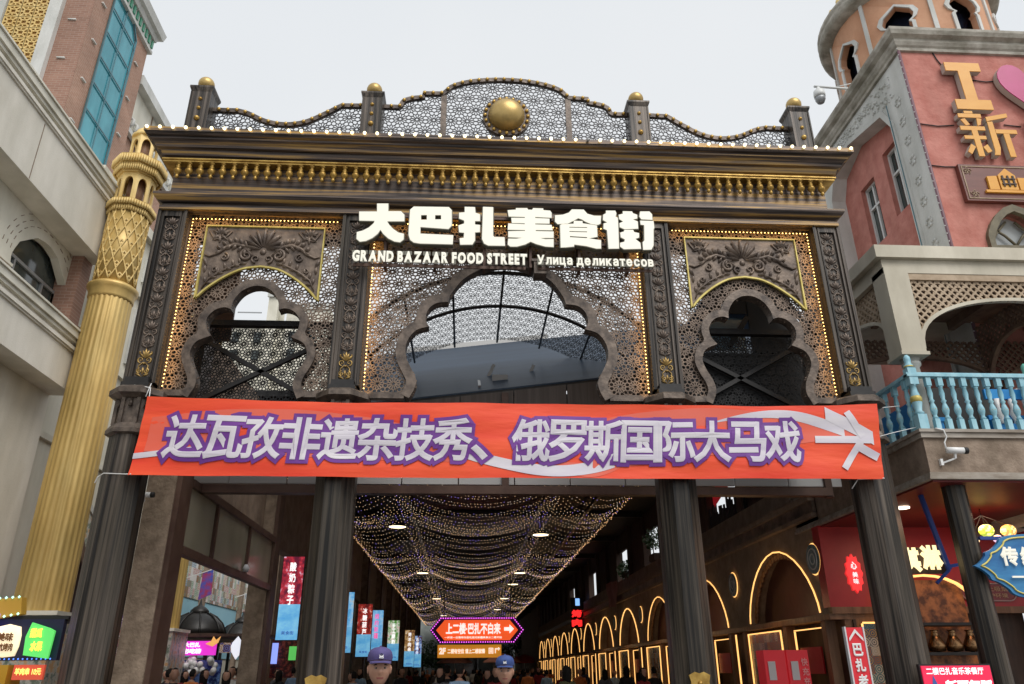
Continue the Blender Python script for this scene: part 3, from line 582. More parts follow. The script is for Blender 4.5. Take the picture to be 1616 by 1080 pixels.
sg=th('illuminated_sign','large lit white Chinese characters reading 大巴扎美食街 across the gate front','sign',(X0,10.62,7.9))
g=G()
for z in (8.05,8.5): g.box(-1.8,2.95,10.72,10.76,z,z+.04)
for x in (-1.4,-.6,.2,.95,1.75,2.55): g.box(x,x+.04,10.735,10.98,7.62,8.58)
g.build('sign_bracket',M['frame_brown'],sg)
for gl in GLYPHS:
    par=None
    f=G(); b=G(); 
    for loops in gl:
        f.plate(loops,'Y',10.6,.012); L0=loops[0]; n_=len(L0); ar_=sum(L0[i][0]*L0[(i+1)%n_][1]-L0[(i+1)%n_][0]*L0[i][1] for i in range(n_)); big_=[]
        for i in range(n_):
            a_,c_=Vector(L0[i-1]),Vector(L0[(i+1)%n_]); t_=(c_-a_).normalized(); s_n=1 if ar_>0 else -1; big_.append((L0[i][0]+t_.y*.014*s_n,L0[i][1]-t_.x*.014*s_n))
        b.plate([big_]+loops[1:],'Y',10.613,.095)
    o=f.build('sign_letter',M['sign_white'],sg); b.build('letter_side',M['sign_side'],o)
def letters(root,s,x0,x1,z0,z1,y,bold,mf,ms,dep=.06,gap=.1,space=.28,latin=True):
    ws=[];D=[]
    for c in s:
        if c==' ': ws.append(space); D.append(None); continue
        v,f=text_data(c,bold); a=min(p[0] for p in v); b=max(p[0] for p in v); ws.append(b-a+gap); D.append((v,f,a))
    tot=sum(ws)-gap; kx=(x1-x0)/tot; H=.74; kz=(z1-z0)/H; x=x0
    for w1,d in zip(ws,D):
        if d:
            v,f,a=d; az=max(abs(p[2]) for p in v) or 1
            g=G().add([(x+(p[0]-a)*kx,y-p[2]/az*.006,z0+(p[1]-.0)*kz) for p in v],f); o=g.build('sign_letter',mf,root,fix=False)
            v2,f2=text_data(c,bold+.035); g=G().add([(x+(p[0]-a)*kx,y+.012+(dep if p[2]<0 else 0),z0+(p[1])*kz) for p in v2],f2)
            g.build('letter_side',ms,o,fix=False)
        x+=w1*kx
se=th('illuminated_sign','small lit white lettering reading GRAND BAZAAR FOOD STREET under the large Chinese characters','sign',(-.5,10.62,7.6))
letters(se,'GRAND BAZAAR FOOD STREET',-1.87,.9,7.605,7.79,10.6,.06,M['sign_white'],M['sign_side'])
G().box(-1.86,.88,10.68,10.7,7.55,7.60).build('sign_rail',M['frame_brown'],se)
sr=th('illuminated_sign','small lit white Russian lettering reading Улица деликатесов at the right of the English line','sign',(2,10.62,7.6))
letters(sr,'Улица деликатесов',1.06,2.95,7.615,7.775,10.6,.042,M['sign_white'],M['sign_side'])
G().box(1.08,2.93,10.68,10.7,7.555,7.60).build('sign_rail',M['frame_brown'],sr)
# dark backing beam behind the letters (upper screen zone of the middle bay)
G().box(BC-2.2,BC+2.2,11.07,11.1,7.86,8.3).build('sign_backing',M['relief_gold'],gate)
# small hub over the arch crown
G().box(X0+.42,X0+.62,10.7,10.97,7.5,7.72).box(X0+.38,X0+.66,10.69,10.97,7.72,7.76).build('arch_keystone',M['bronze'],gate)
# ================================================================ BANNER
BY=10.55
def wav(a,b): return .018*math.sin(a*1.9+b*2.2)+.012*math.sin(a*5.3-b*4)+.008*math.sin(b*16+a*.9)
def bmap(s,t):   # s 0..1 along, t 0..1 up
    x0=-4.57+(-.07)*(1-t)*1; x1=6.14-.1*(1-t)
    x=x0+(x1-x0)*s; zt=5.28+.02*s-.06*math.sin(PI*s)-.015*math.sin(3*PI*s); zb=4.15+.015*s-.02*math.sin(PI*s); return x,zb+(zt-zb)*t
ban=th('street_banner','long orange red cloth banner with purple edged white Chinese characters tied across the gate','banner',(.75,BY,4.7))
g=G(); nx,nz=90,12
for j in range(nz+1):
    for i in range(nx+1): x,z=bmap(i/nx,j/nz); g.v.append((x,BY+wav(x,z),z))
for j in range(nz):
    for i in range(nx): a=j*(nx+1)+i; g.f.append((a,a+1,a+nx+2,a+nx+1)); g.sm.append(True); g.mi.append(0)
M['banner']=mat('banner_cloth',(.76,.045,.015),(.84,.09,.022),(.35,1,2.2),.6,0,.5,(2,4,9),3)
M['banner_pale']=mat('banner_pale_print',(.7,.13,.085),(.72,.11,.06),(.5,1,2),.6)
M['banner_white']=mat('banner_white_print',(.56,.52,.6),(.66,.63,.66),(.7,1,5),.6)
M['banner_purple']=mat('banner_purple_print',(.12,.025,.22),(.16,.035,.28),(.7,1,4),.6)
cl=g.build('banner_cloth',M['banner'],ban,fix=False)
def bpoly(pts,d,m,name):       # flat print following the cloth; pts in image-like banner units s,t
    """strip given as list of (s,t_low,t_high)"""
    g=G(); P=[]
    for s,a,b in pts:
        for t in (a,a+(b-a)/3,a+2*(b-a)/3,b): x,z=bmap(s,t); g.v.append((x,BY+wav(x,z)-d,z))
    for i in range(len(pts)-1):
        for k in range(3): a=i*4+k; g.f.append((a,a+4,a+5,a+1)); g.sm.append(True); g.mi.append(0)
    g.build(name,m,ban if name=='x' else cl,fix=False)
def arcs(s0,s1,fl,fh,n=40): return [(s0+(s1-s0)*i/n,fl(i/n),fh(i/n)) for i in range(n+1)]
cl_=lambda v:max(.004,min(.996,v))
bpoly(arcs(.012,.43,lambda u:cl_(.30-.1*u+.5*u*u*0),lambda u:cl_(.62+.38*math.sin(PI*(u*.8+.1))-.25*u)),.004,M['banner_pale'],'pale_swoosh')
bpoly(arcs(.60,.985,lambda u:cl_(.1+.5*u),lambda u:cl_(.55+.5*math.sin(PI*(u*.7+.15))-.2*u)),.004,M['banner_pale'],'pale_swoosh')
bpoly(arcs(.0,.1,lambda u:.20+.12*u,lambda u:.27+.13*u,8),.008,M['banner_white'],'white_swoosh')
bpoly(arcs(.36,.63,lambda u:cl_(.50-1.05*u+.35*u*u+.35*u**4),lambda u:cl_(.64-1.05*u+.33*u*u+.42*u**4)),.008,M['banner_white'],'white_swoosh')
bpoly(arcs(.535,.655,lambda u:cl_(.25-.85*math.sin(PI*u)*.28),lambda u:cl_(.25-.05*math.sin(PI*u))),.004,M['banner_pale'],'pale_swoosh')
bpoly(arcs(.76,.95,lambda u:cl_(.74+.16*math.sin(PI*u*.8)-.28*u*u*1.0),lambda u:cl_(.75+.25*math.sin(PI*u*.8)-.2*u*u)),.008,M['banner_white'],'white_swoosh')
bpoly(arcs(.925,.99,lambda u:cl_(.80-.36*u),lambda u:cl_(.98-.36*u),12),.010,M['banner_white'],'arrow_stroke')
def bline(p,q,w,name='arrow_stroke',d=.012):
    g=G(); n=10; dx,dt=q[0]-p[0],q[1]-p[1]; L=math.hypot(dx*10.7,dt*1.13); ox,ot=-dt*1.13/L*w/10.7,dx*10.7/L*w/1.13
    for i in range(n+1):
        s,t=p[0]+dx*i/n,p[1]+dt*i/n
        for k in (-1,-.33,.33,1): x,z=bmap(s+ox*k,t+ot*k); g.v.append((x,BY+wav(x,z)-d,z))
    for i in range(n):
        for k in range(3): a=i*4+k; g.f.append((a,a+4,a+5,a+1)); g.sm.append(True); g.mi.append(0)
    g.build(name,M['banner_white'],cl,fix=False)
bline((.908,.53),(.985,.51),.055); bline((.945,.13),(.972,.50),.05,d=.014); bline((.955,.9),(.975,.55),.05,d=.015); bline((.968,.42),(.995,.28),.06,d=.016)
def btext(s,s0,s1,t0,t1,bold,m,d,name,shear=0):
    v,f=text_data(s,bold); v0,_=text_data(s,.012); ax=min(p[0] for p in v0); bx=max(p[0] for p in v0); ay=min(p[1] for p in v0); by=max(p[1] for p in v0); az=max(abs(p[2]) for p in v) or 1
    o=[]
    for p in v:
        a=(p[0]-ax)/(bx-ax); b=(p[1]-ay)/(by-ay); x,z=bmap(s0+(s1-s0)*a,t0+(t1-t0)*b); x+=shear*(b-.5)*1.0
        o.append((x,BY+wav(x,z)-d-(p[2]/az)*.002,z))
    G().add(o,f).build(name,m,cl,fix=False)
TX='达瓦孜非遗杂技秀'; W0,W1=.036,.435
for i,c in enumerate(TX):
    a=W0+(W1-W0)*i/len(TX); b=a+(W1-W0)/len(TX)*1.02
    btext(c,a,b,.22,.77,.112,M['banner_purple'],.014+i*.0004,'character_outline'); btext(c,a,b,.22,.77,.026,M['banner_white'],.021+i*.0004,'banner_character')
btext('、',.437,.458,.24,.42,.112,M['banner_purple'],.014,'character_outline'); btext('、',.437,.458,.24,.42,.026,M['banner_white'],.021,'banner_character')
TX='俄罗斯国际大马戏'; W0,W1=.49,.885
for i,c in enumerate(TX):
    a=W0+(W1-W0)*i/len(TX); b=a+(W1-W0)/len(TX)*1.02
    btext(c,a,b,.22,.77,.112,M['banner_purple'],.014+i*.0004,'character_outline'); btext(c,a,b,.22,.77,.026,M['banner_white'],.021+i*.0004,'banner_character')
# tie strings
g=G()
g.tube([(-4.6,BY,4.16),(-4.75,10.68,4.19),(-5.02,10.68,4.2),(-5.14,10.78,4.17),(-5.15,10.75,4.08)],.008,5); g.tube([(-4.55,BY,5.28),(-4.6,10.65,5.45),(-4.85,10.68,5.5)],.008,5); g.tube([(-4.6,10.55,5.28),(-4.58,10.6,5.5)],.006,5)
g.tube([(6.03,BY,4.17),(6.0,10.68,4.2),(5.7,10.67,4.18),(5.6,10.7,4.05)],.008,5); g.tube([(6.13,BY,5.28),(6.3,10.9,5.35),(6.9,11.2,5.5)],.006,5); g.tube([(6.1,BY,4.8),(6.5,10.85,4.95),(7.05,11.1,5.12)],.006,5)
g.build('tie_string',M['white'],ban)
# ================================================================ LEFT: beige arcade building
lb=th('arcade_building','beige stucco building with deep overhanging bands and arched brick loggia beside the first golden column','building',(-10,9,0))
def slab(z0,z1,name):
    g=G().box(-12,-9.0,1,17.0,z0,z1); p=g.build(name,M['beige'],lb)
    G().box(-9.0,-8.93,1,17.07,z1-.42,z1-.34).box(-9.0,-8.96,1,17.04,z1-.46,z1-.421).build('groove_bead',M['beige'],p)
    G().box(-9.0,-8.88,1,17.12,z1-.16,z1+.003).box(-9.0,-8.84,1,17.16,z1+.004,z1+.05).box(-9.0,-8.93,1,17.07,z1-.24,z1-.161).build('slab_cornice',M['cream'],p)
slab(10.9,12.8,'upper_band'); slab(7.5,8.8,'lower_band')
for y_ in (4.6,9.1,13.4):
    for z0_,z1_ in ((7.52,8.3),(10.92,12.3)): G().box(-9.0,-8.996,y_,y_+.025,z0_,z1_).build('panel_joint',M['tan_st'],lb)
G().box(-12,-9.55,1,17.0,0,7.498).build('lower_wall',M['beige'],lb)
G().box(-12,-11.2,1,17.0,8.86,10.898).build('loggia_wall',M['brick'],lb)
G().box(-11.2,-9.3,16.55,17.0,8.86,10.898).build('loggia_end_wall',M['brick_x_shaded'],lb)
holes=[];cs=[15.55-3.3*i for i in range(4)]
for c in cs:
    holes.append([(c-1.1,8.87),(c-1.1,9.5)]+smooth_path([[(c-1.1,9.5),(c-1.14,9.75),(c-1.0,10.1)],[(c-1.0,10.1),(c-.45,10.52)],[(c-.45,10.52),(c,10.6),(c+.45,10.52)],[(c+.45,10.52),(c+1.0,10.1)],[(c+1.0,10.1),(c+1.14,9.75),(c+1.1,9.5)]],3)[1:]+[(c+1.1,8.87)])
G().plate([[(1,8.86),(16.9,8.86),(16.9,10.897),(1,10.897)]]+holes,'X',-9.75,.18).build('loggia_arcade',M['cream'],lb)
g=G()
for i,c in enumerate(cs):          # incised voussoir lines round each arch
    for k in range(15):
        a=PI*(k+.5)/15
        for r in (1.25,1.4,1.55):
            y,z=c+r*math.cos(a),9.75+r*.87*math.sin(a)
            if z<10.85: g.bar((-9.566,y-.07*math.sin(a),z+.055*math.cos(a)),(-9.566,y+.07*math.sin(a),z-.055*math.cos(a)),.012,.012)
g.build('voussoir_joints',M['tan_st'],lb,kind='stuff',label='short incised joints around the arches')
for i,c in enumerate(cs):
    G().box(-9.78,-9.55,c+1.11,c+2.19,8.87,9.44).build('brick_pier',M['brick'],lb)
    G().box(-9.8,-9.52,c+1.08,c+2.22,9.441,9.5).build('pier_cap',M['cream'],lb)
    wdw=G().box(-9.86,-9.83,c-1.1,c+1.1,8.9,10.6).build('window_pane',M['glass'],lb)
    g=G()
    for y in (c-1.08,c-.7,c+.45,c+1.0): g.box(-9.825,-9.77,y,y+.06,8.9,9.86)
    g.box(-9.825,-9.775,c-1.1,c+1.1,9.86,9.93); g.build('window_frame',M['grey_frame'],wdw)
# brick tower with the blue glazing ---------------------------------------------
bt=th('brick_tower','tall brown brick tower with a long slanted blue glass strip and green tiled cornice','building',(-14,20.5,0))
G().box(-15.2,-12.0,18.5,22.15,0,23.2).build('tower_core',M['brick'],bt)
G().box(-15.2,-11.997,18.48,18.499,0,23.2).build('front_wall',M['brick_x_shaded'],bt)
gl=[(19.33,9.0),(21.1,9.0),(21.1,22.9),(20.55,23.6),(19.33,23.6)]
gl=[(19.36,9.0),(21.08,9.0),(21.18,22.2),(20.3,23.18),(19.42,23.18)]
gs=G().plate([gl],'X',-11.99,-.03).build('glass_strip',M['teal'],bt)
g=G()
for i,z in enumerate([9.3+1.05*k for k in range(13)]): g.box(-11.958,-11.935,19.37,21.1,z,z+.05); 
g.box(-11.958,-11.93,20.22,20.25,9.0,23.1); g.bar((-11.95,21.12,9),(-11.95,21.2,22.2),.05); g.bar((-11.95,19.34,9),(-11.95,19.4,23.2),.05); g.bar((-11.95,21.19,22.2),(-11.95,20.3,23.2),.05); g.build('glass_strip_bars',M['teal_line'],gs)
t0=None
for i in range(7):
    for y in (18.95,21.55):
        for p in [(-11.97,y,12.2+1.55*i)]:
            if t0 is None: t0=G().box(-.03,.03,-.12,.12,-.02,.02).build('wall_spigot',M['white_st'],bt,at=p)
            else: link(t0,bt,p)
    t1=link(t0,bt,(-12.5,18.46,12.6+1.55*i)); t1.rotation_euler=(0,0,PI/2)
g=G().rings((-15.2,-12.0,18.5,22.15),[(0,22.6),(.12,22.62),(.12,22.75),(.05,22.76)],cap=(0,0)); g.rings((-15.2,-12.0,18.5,22.15),[(0,23.2),(.15,23.22),(.2,23.4),(.32,23.45),(.38,23.75),(.3,23.76)],cap=(1,1)); g.build('tower_cornice',M['white_st'],bt)
g=G()
for i in range(14): g.box(-11.94,-11.88,18.6+.27*i,18.72+.27*i,22.85,23.17)
M['green_tile']=mat('green_tile',(.04,.24,.14),rough=.3)
g.build('green_tiles',M['green_tile'],bt,kind='stuff',label='band of small green glazed tiles under the cornice')
G().box(-12.0,-11.93,18.44,22.2,22.77,23.198).build('tile_band',M['white_st'],bt)
G().box(-13.22,-12.85,18.3,18.48,0,23.2).build('white_pilaster',M['white_st'],bt)
G().box(-14.9,-14.5,18.3,18.48,0,23.2).build('white_pilaster',M['white_st'],bt)
G().box(-14.499,-13.221,18.42,18.478,0,23.2).build('lattice_backing',mat('ochre_wall',(.4,.23,.07),(.48,.28,.1),(2,2,2)),bt)
g=G(); z=13.0      # square interlace panels with eight-point knots
while z<23.0:
    for j in range(3):
        x=-14.46+.415*j; a=.4
        for k in range(4):
            pts=[(x,z),(x+a,z),(x+a,z+a),(x,z+a)]; p,q=pts[k],pts[(k+1)%4]; g.bar((p[0],18.39,p[1]),(q[0],18.39,q[1]),.035,.05)
        m=(x+a/2,z+a/2)
        for k in range(4):
            t=PI/4+k*PI/2; g.bar((m[0]+.28*math.cos(t),18.388,m[1]+.28*math.sin(t)),(m[0]+.1*math.cos(t),18.388,m[1]+.1*math.sin(t)),.03,.05)
            t2=t+PI/2; g.bar((m[0]+.12*math.cos(t),18.386,m[1]+.12*math.sin(t)),(m[0]+.12*math.cos(t2),18.386,m[1]+.12*math.sin(t2)),.03,.05)
            t=k*PI/2; g.bar((m[0]+.2*math.cos(t),18.384,m[1]+.2*math.sin(t)),(m[0]+.09*math.cos(t),18.384,m[1]+.09*math.sin(t)),.03,.05)
    z+=.43
g.build('knot_lattice',M['gold_light'],bt,kind='stuff',label='ochre interlaced knot lattice')
# long cream facade behind the columns -------------------------------------------
fb=th('cream_facade_building','long cream facade with moulded bands and arched lattice windows running behind the golden columns','building',(-11.5,40,0))
wa=[]
for c in (19.7,22.0,24.3): wa.append(archloop(c,.42,9.75,10.7,11.35,8))
ar=[archloop(20.0,1.15,0,3.2,5.0,10,1)]
G().plate([[(17.0,.0),(26.0,0),(26.0,13.9),(17.0,13.9)]]+wa+[[(a,max(b,.01)) for a,b in ar[0]]],'X',-10.0,.25).build('cream_wall',M['cream'],fb)
G().box(-12.0,-10.02,17.0,26.0,12.0,13.88).build('parapet_mass',M['cream'],fb)
G().box(-10.9,-10.3,17.0,26.0,.0,12).build('inner_wall',M['beige'],fb)
for c in (19.7,22.0,24.3):
    b=G().box(-10.16,-10.12,c-.42,c+.42,9.75,11.33).build('window_pane',M['glass'],fb)
    girih(archloop(c,.42,9.75,10.7,11.35,8),[],.3,.02,'X',-10.08,.02).build('window_lattice',M['green_tile'] if False else M['white_frame'],b,kind='stuff')
    L=archloop(c,.42,9.75,10.7,11.35,8); G().strip([(a,b2) for a,b2 in L],[(c+(a-c)*1.22,9.7+(b2-9.7)*1.07) for a,b2 in L],'X',-9.747,.05).build('window_surround',M['white_st'],b)
for z,o,h in ((9.2,.12,.16),(9.4,.06,.1),(11.75,.12,.14),(11.95,.06,.08),(13.6,.16,.3),(6.6,.1,.14)): G().box(-9.75,-9.75+o,17.02,26.0,z,z+h).build('moulded_band',M['cream'],fb)
for c in (18.3,20.85,23.15): 
    G().box(-9.75,-9.68,c-.32,c+.32,9.7,11.4).build('wall_panel',M['white_st'],fb)
    g=G()
    for k in range(4): g.box(-9.75,-9.66,c-.3+.2*k,c-.22+.2*k,12.3,13.1)
    g.build('slot_moulding',M['white_st'],fb,kind='stuff')
sh=[];g=G()
for k in range(36): g.box(-10.22,-10.19+.012*(k%2),18.8,21.2,.1+.1*k,.19+.1*k)
g.build('blue_shutter',mat('blue_shutter',(.02,.13,.36),(.03,.17,.42),(2,2,2),.45),fb,kind='stuff',label='blue ribbed roller shutter')
M['floral']=mat('floral_mosaic',(.12,.16,.12),(.46,.45,.4),(7,7,7),.5,0,0,None,6,lo=.38,hi=.5,c3=(.5,.3,.14))
A0=[(a,b) for a,b in ar[0]]
G().strip([(20+(a-20)*.86,b*.93) for a,b in A0],[(20+(a-20)*1.0,b*1.0) for a,b in A0],'X',-10.1,.4).build('arch_surround',M['frame_brown'],fb)
G().strip([(20+(a-20)*1.02,b*1.0) for a,b in A0],[(20+(a-20)*1.42,b*1.14) for a,b in A0],'X',-9.748,.012).build('arch_mosaic',M['floral'],fb)
G().strip([(20+(a-20)*1.42,b*1.14) for a,b in A0],[(20+(a-20)*1.5,b*1.17) for a,b in A0],'X',-9.748,.05).build('arch_rim',M['white_st'],fb)
# upper far block with dentil cornice
ub=th('far_cornice_block','brick block with white dentilled cornice rising behind the golden column top','building',(-13.6,31,0))
G().box(-15.2,-12.3,22.2,29,0,19.4).build('brick_wall',M['brick'],ub)
G().box(-15.2,-12.25,22.2,29,19.4,21.5).build('attic_wall',M['cream'],ub)
G().box(-12.25,-11.95,22.2,29,21.2,21.6).box(-12.25,-12.1,22.2,29,19.2,19.38).build('white_cornice',M['white_st'],ub)
g=G()
for i in range(20): g.tube([(-12.22,22.5+.33*i,19.5),(-12.1,22.5+.33*i,19.62),(-12.1,22.5+.33*i,19.8),(-12.22,22.5+.33*i,19.9)],.06,6)
g.build('dentils',M['white_st'],ub,kind='stuff',label='row of small curled dentils')
for y in (24,26,28): G().box(-12.25,-12.22,y,y+.05,19.95,21.2).build('joint_strip',M['tan_st'],ub)
# golden minaret columns -----------------------------------------------------------
def fluted(g,c,r0,r1,z0,z1,n=26):
    vs=[];fs=[];K=n*4
    for z,r in ((z0,r0),(z1,r1)):
        for k in range(K):
            a=2*PI*k/K; rr=r*(1-(.055 if k%4==0 else .012 if k%4 in(1,3) else 0)); vs.append((c[0]+rr*math.cos(a),c[1]+rr*math.sin(a),z))
    for k in range(K): fs.append((k,(k+1)%K,K+(k+1)%K,K+k))
    g.add(vs,fs,True)
def minaret(cx,cy,label,full=True):
    t=th('golden_column',label,'column',(cx,cy,0),'golden minaret columns along the left facade')
    c=(cx,cy,0)
    G().box(cx-.62,cx+.62,cy-.62,cy+.62,0,2.7).build('pedestal',M['floral'],t)
    G().box(cx-.66,cx+.66,cy-.66,cy+.66,2.701,2.78).build('pedestal_cap',M['cream'],t)
    g=G(); fluted(g,c,.52,.475,2.78,9.72); g.build('fluted_shaft',M['gold_paint'],t)
    G().lathe([(.475,9.7),(.5,9.76),(.5,9.9),(.53,9.94),(.56,10.0),(.56,10.05),(.5,10.09),(.47,10.12)],32,c).build('shaft_collar',M['gold_paint'],t)
    G().lathe([(.445,10.1),(.455,12.0)],32,c).build('lattice_drum',M['gold_paint'],t)
    g=G(); n=13
    for s in (-1,1):
        for k in range(n):
            pts=[]
            for j in range(13):
                a=2*PI*k/n+s*j/12*2*PI*3.2/n; pts.append((cx+.462*math.cos(a),cy+.462*math.sin(a),10.12+1.86*j/12))
            g.tube(pts,.02,4)
    for k in range(n):
        for j in range(7):
            a=2*PI*(k+.5*(j%2)+.0)/n; z=10.12+1.86*(j+.5)/7 if False else 10.26+.29*j; x,y=cx+.462*math.cos(a),cy+.462*math.sin(a)
            for d1,d2 in (((0,.07),(1,0)),((1,0),(0,-.07)),((0,-.07),(-1,0)),((-1,0),(0,.07))):
                pa=lambda d:(x-d[0]*.05*math.sin(a),y+d[0]*.05*math.cos(a),z+d[1]); g.bar(pa(d1),pa(d2),.02,.03)
    g.build('diamond_lattice',M['gold_light'],t,kind='stuff',label='raised gold diamond lattice')
    def crown(z,r,h,n,name):
        p=octring([(r*.86,z),(r,z+h*.35),(r,z+h*.5),(r*1.1,z+h*.55),(r*1.13,z+h),(r*.9,z+h+.01)],c).build(name,M['gold_paint'],t)
        g=G()
        for row,(zz,rr) in enumerate(((z+.02,r*1.01),(z+h*.5,r*1.13))):
            for k in range(8):
                a0,a1=PI/8+k*PI/4,PI/8+(k+1)*PI/4
                for j in range(n):
                    q=(j+.5)/n; x=cx+rr*(math.cos(a0)*(1-q)+math.cos(a1)*q); y=cy+rr*(math.sin(a0)*(1-q)+math.sin(a1)*q)
                    g.tube([(x,y,zz),(x,y,zz+h*.42)],.45*rr*.765/n,5)
        g.build('muqarnas_beads',M['gold_light'],p,kind='stuff',label='rows of small moulded tongues')
    def lantern(z0,z1,r,name,n=8):
        for k in range(n):
            a0,a1=PI/n+k*2*PI/n,PI/n+(k+1)*2*PI/n
            p,q=Vector((cx+r*math.cos(a0),cy+r*math.sin(a0),0)),Vector((cx+r*math.cos(a1),cy+r*math.sin(a1),0)); L=(q-p).length; w_=(q-p)/L; nn=Vector((math.cos((a0+a1)/2),math.sin((a0+a1)/2),0))
            g=G().plate([[(0,z0),(L,z0),(L,z1),(0,z1)],archloop(L/2,L*.31,z0+.03,z0+(z1-z0)*.62,z0+(z1-z0)*.86,8)],'Y',0,.05)
            g.v=[tuple(p+w_*x-nn*y+Vector((0,0,z))) for x,y,z in g.v]; g.build(name,M['gold_light'],t)
    crown(12.0,.50,.34,7,'lower_crown'); lantern(12.34,13.15,.44,'lantern_arch'); crown(13.15,.56,.46,8,'balcony_crown'); lantern(13.62,14.4,.33,'upper_lantern_arch',6)
    G().lathe([(.2,12.35),(.2,13.15)],12,c).lathe([(.15,13.62),(.15,14.4)],12,c).build('lantern_core',M['wood'],t)
    G().lathe([(.35,14.4),(.36,14.46),(.31,14.52),(.27,14.62),(.18,14.72),(.06,14.78),(.01,14.8)],20,c).build('cap_dome',M['gold_light'],t)
    return t
mn=minaret(-8.5,16.65,'nearest golden fluted column with lattice drum and arched lantern top')
dup(mn,(-8.5,23.1,0),'second golden fluted column, seen through the glazed portal frame')
# mural wall further down ------------------------------------------------------------
mw=th('mural_wall','light blue painted wall with patterned mosaic band beyond the second golden column','wall',(-10.3,37,0))
G().box(-10.9,-10.2,26.0,46,0,9).build('wall_face',M['cream'],mw)
G().box(-10.2,-10.17,26.2,44,2.2,4.2).build('blue_wall',mat('sky_blue_wall',(.32,.62,.76),(.38,.68,.8),(.5,.5,.5),.6),mw)
mp_=[(.8,.8,.78),(.5,.12,.1),(.1,.25,.4),(.8,.78,.75),(.15,.35,.2),(.78,.8,.78),(.5,.35,.1)]
G().box(-10.2,-10.14,26.2,44,4.2,5.5).build('mosaic_band',tilemat('ogee_mosaic','YZ',.24,mp_),mw)
for k,y in enumerate((31.2,36.5)): G().box(-10.17,-10.0,y,y+.3,0,5.6).build('wall_pilaster',M['tan_st'],mw)
# domed kiosks in front of the mural
def kiosk(cx,cy,label):
    t=th('domed_kiosk',label,'kiosk',(cx,cy,0),'black domed kiosks')
    G().lathe([(.9,2.85),(.86,3.0),(.75,3.2),(.55,3.38),(.3,3.5),(.1,3.56)],16,(cx,cy,0)).build('dome',M['steel_black'],t)
    G().lathe([(.32,3.48),(.3,3.58),(.2,3.68),(.06,3.76),(.015,3.95)],12,(cx,cy,0)).build('finial',M['steel_black'],t)
    g=G()
    for k in range(8):
        a=PI/8+k*PI/4; g.tube([(cx+r*math.cos(a),cy+r*math.sin(a),z) for r,z in ((.92,2.85),(.88,3.0),(.77,3.2),(.57,3.39),(.32,3.51))],.03,5)
    g.build('dome_ribs',M['steel_black'],t,kind='stuff')
    for a in range(4):
        x,y=cx+.8*math.cos(PI/4+a*PI/2),cy+.8*math.sin(PI/4+a*PI/2); G().box(x-.05,x+.05,y-.05,y+.05,0,2.85).build('kiosk_post',M['steel_black'],t)
    G().box(cx-.9,cx+.9,cy-.9,cy+.9,2.62,2.84).build('kiosk_beam',M['wood_dark'],t)
    G().box(cx-.75,cx+.75,cy-.75,cy+.75,0,1.0).build('kiosk_counter',M['wood_dark'],t)
kiosk(-8.9,27.6,'nearer black domed kiosk with pointed finial before the blue wall'); kiosk(-9.0,33.4,'farther black domed kiosk behind the second wall pilaster')
# distant pale block seen through the left arch
db=th('distant_apartment_block','pale distant apartment block seen through the left arch of the gate','building',(-18,62,0))
g=G().box(-26,-10,60,68,0,29.0); g.box(-17.2,-16.4,59.4,62,0,31.6); g.box(-15.6,-12,59.6,62,0,30.6); g.build('block_walls',M['cream'],db)
G().box(-26.2,-9.8,59.7,60,28.6,28.9).box(-17.3,-16.3,59.2,59.4,31.2,31.7).box(-15.8,-11.8,59.4,59.6,30.2,30.7).build('block_cornice',M['white_st'],db)
for x in (-24,-22,-20,-18.2,-15.2,-13.6):
    for z in (25.6,27.2): G().box(x,x+.6,59.5 if x>-16 else 59.9,59.58 if x>-16 else 59.98,z,z+.9).build('window',M['glass'],db)
for x in (-19.6,-15.2): G().box(x,x+2,59.2,59.25,29.6,29.7).build('roof_rail',M['grey_frame'],db)
# ================================================================ RIGHT: salmon building
rb=th('salmon_building','salmon pink rough plaster building with grey cornice and tall white plaster corner strip','building',(14,17,0))
XR,YR=10.17,13.4
fw_=archloop(11.72,.62,8.3,9.95,10.7,10,1)
G().plate([[(XR+.01,4.0),(30,4.0),(30,15.2),(XR+.01,15.2)],fw_],'Y',YR,.3).build('front_wall',M['pink'],rb)
# side wall facing the street: recessed pointed niche with two windows
niche=[(14.35,4.2),(14.35,13.6),(14.55,14.1),(16.9,14.5),(17.6,14.0),(17.6,4.2)]
gabl=[(YR+.01,4.0),(18.4,4.0),(18.4,15.19),(YR+.01,15.19)]
G().plate([gabl,[(14.3,4.2),(14.3,13.7),(14.6,14.25),(16.2,14.62),(17.2,14.25),(17.5,13.7),(17.5,4.2)]],'X',XR,.35).build('white_gable',M['white_st'],rb)
w1=[(14.75,11.9),(15.45,11.9),(15.45,13.75),(14.75,13.75)]; w2=[(16.0,11.7),(16.7,11.7),(16.7,13.5),(16.0,13.5)]
G().plate([[(14.2,4.1),(17.6,4.1),(17.6,14.8),(14.2,14.8)],w1,w2],'X',XR+.35,.25).build('niche_wall',M['pink'],rb)
L=[(14.3,4.2),(14.3,13.7),(14.6,14.25),(16.2,14.62),(17.2,14.25),(17.5,13.7),(17.5,4.2)]
G().strip(L,[(14.18,4.2),(14.18,13.75),(14.5,14.38),(16.2,14.76),(17.3,14.38),(17.62,13.75),(17.62,4.2)],'X',XR-.05,.05).build('niche_rim',M['white_st'],rb)
g=G()
rnd=random.Random(3)
for i in range(220):
    y=rnd.uniform(13.95,17.6); top=15.1; low=14.75+abs(y-16.2)*.0
    if y<14.9: low=14.35+.0*(y)
    z=rnd.uniform(low,top); g.sphere((XR-.005,y,z),rnd.uniform(.015,.05),6,4)
g.build('plaster_scrolls',M['white_st'],rb,kind='stuff',label='crusty raised plaster scrollwork in the gable corner')
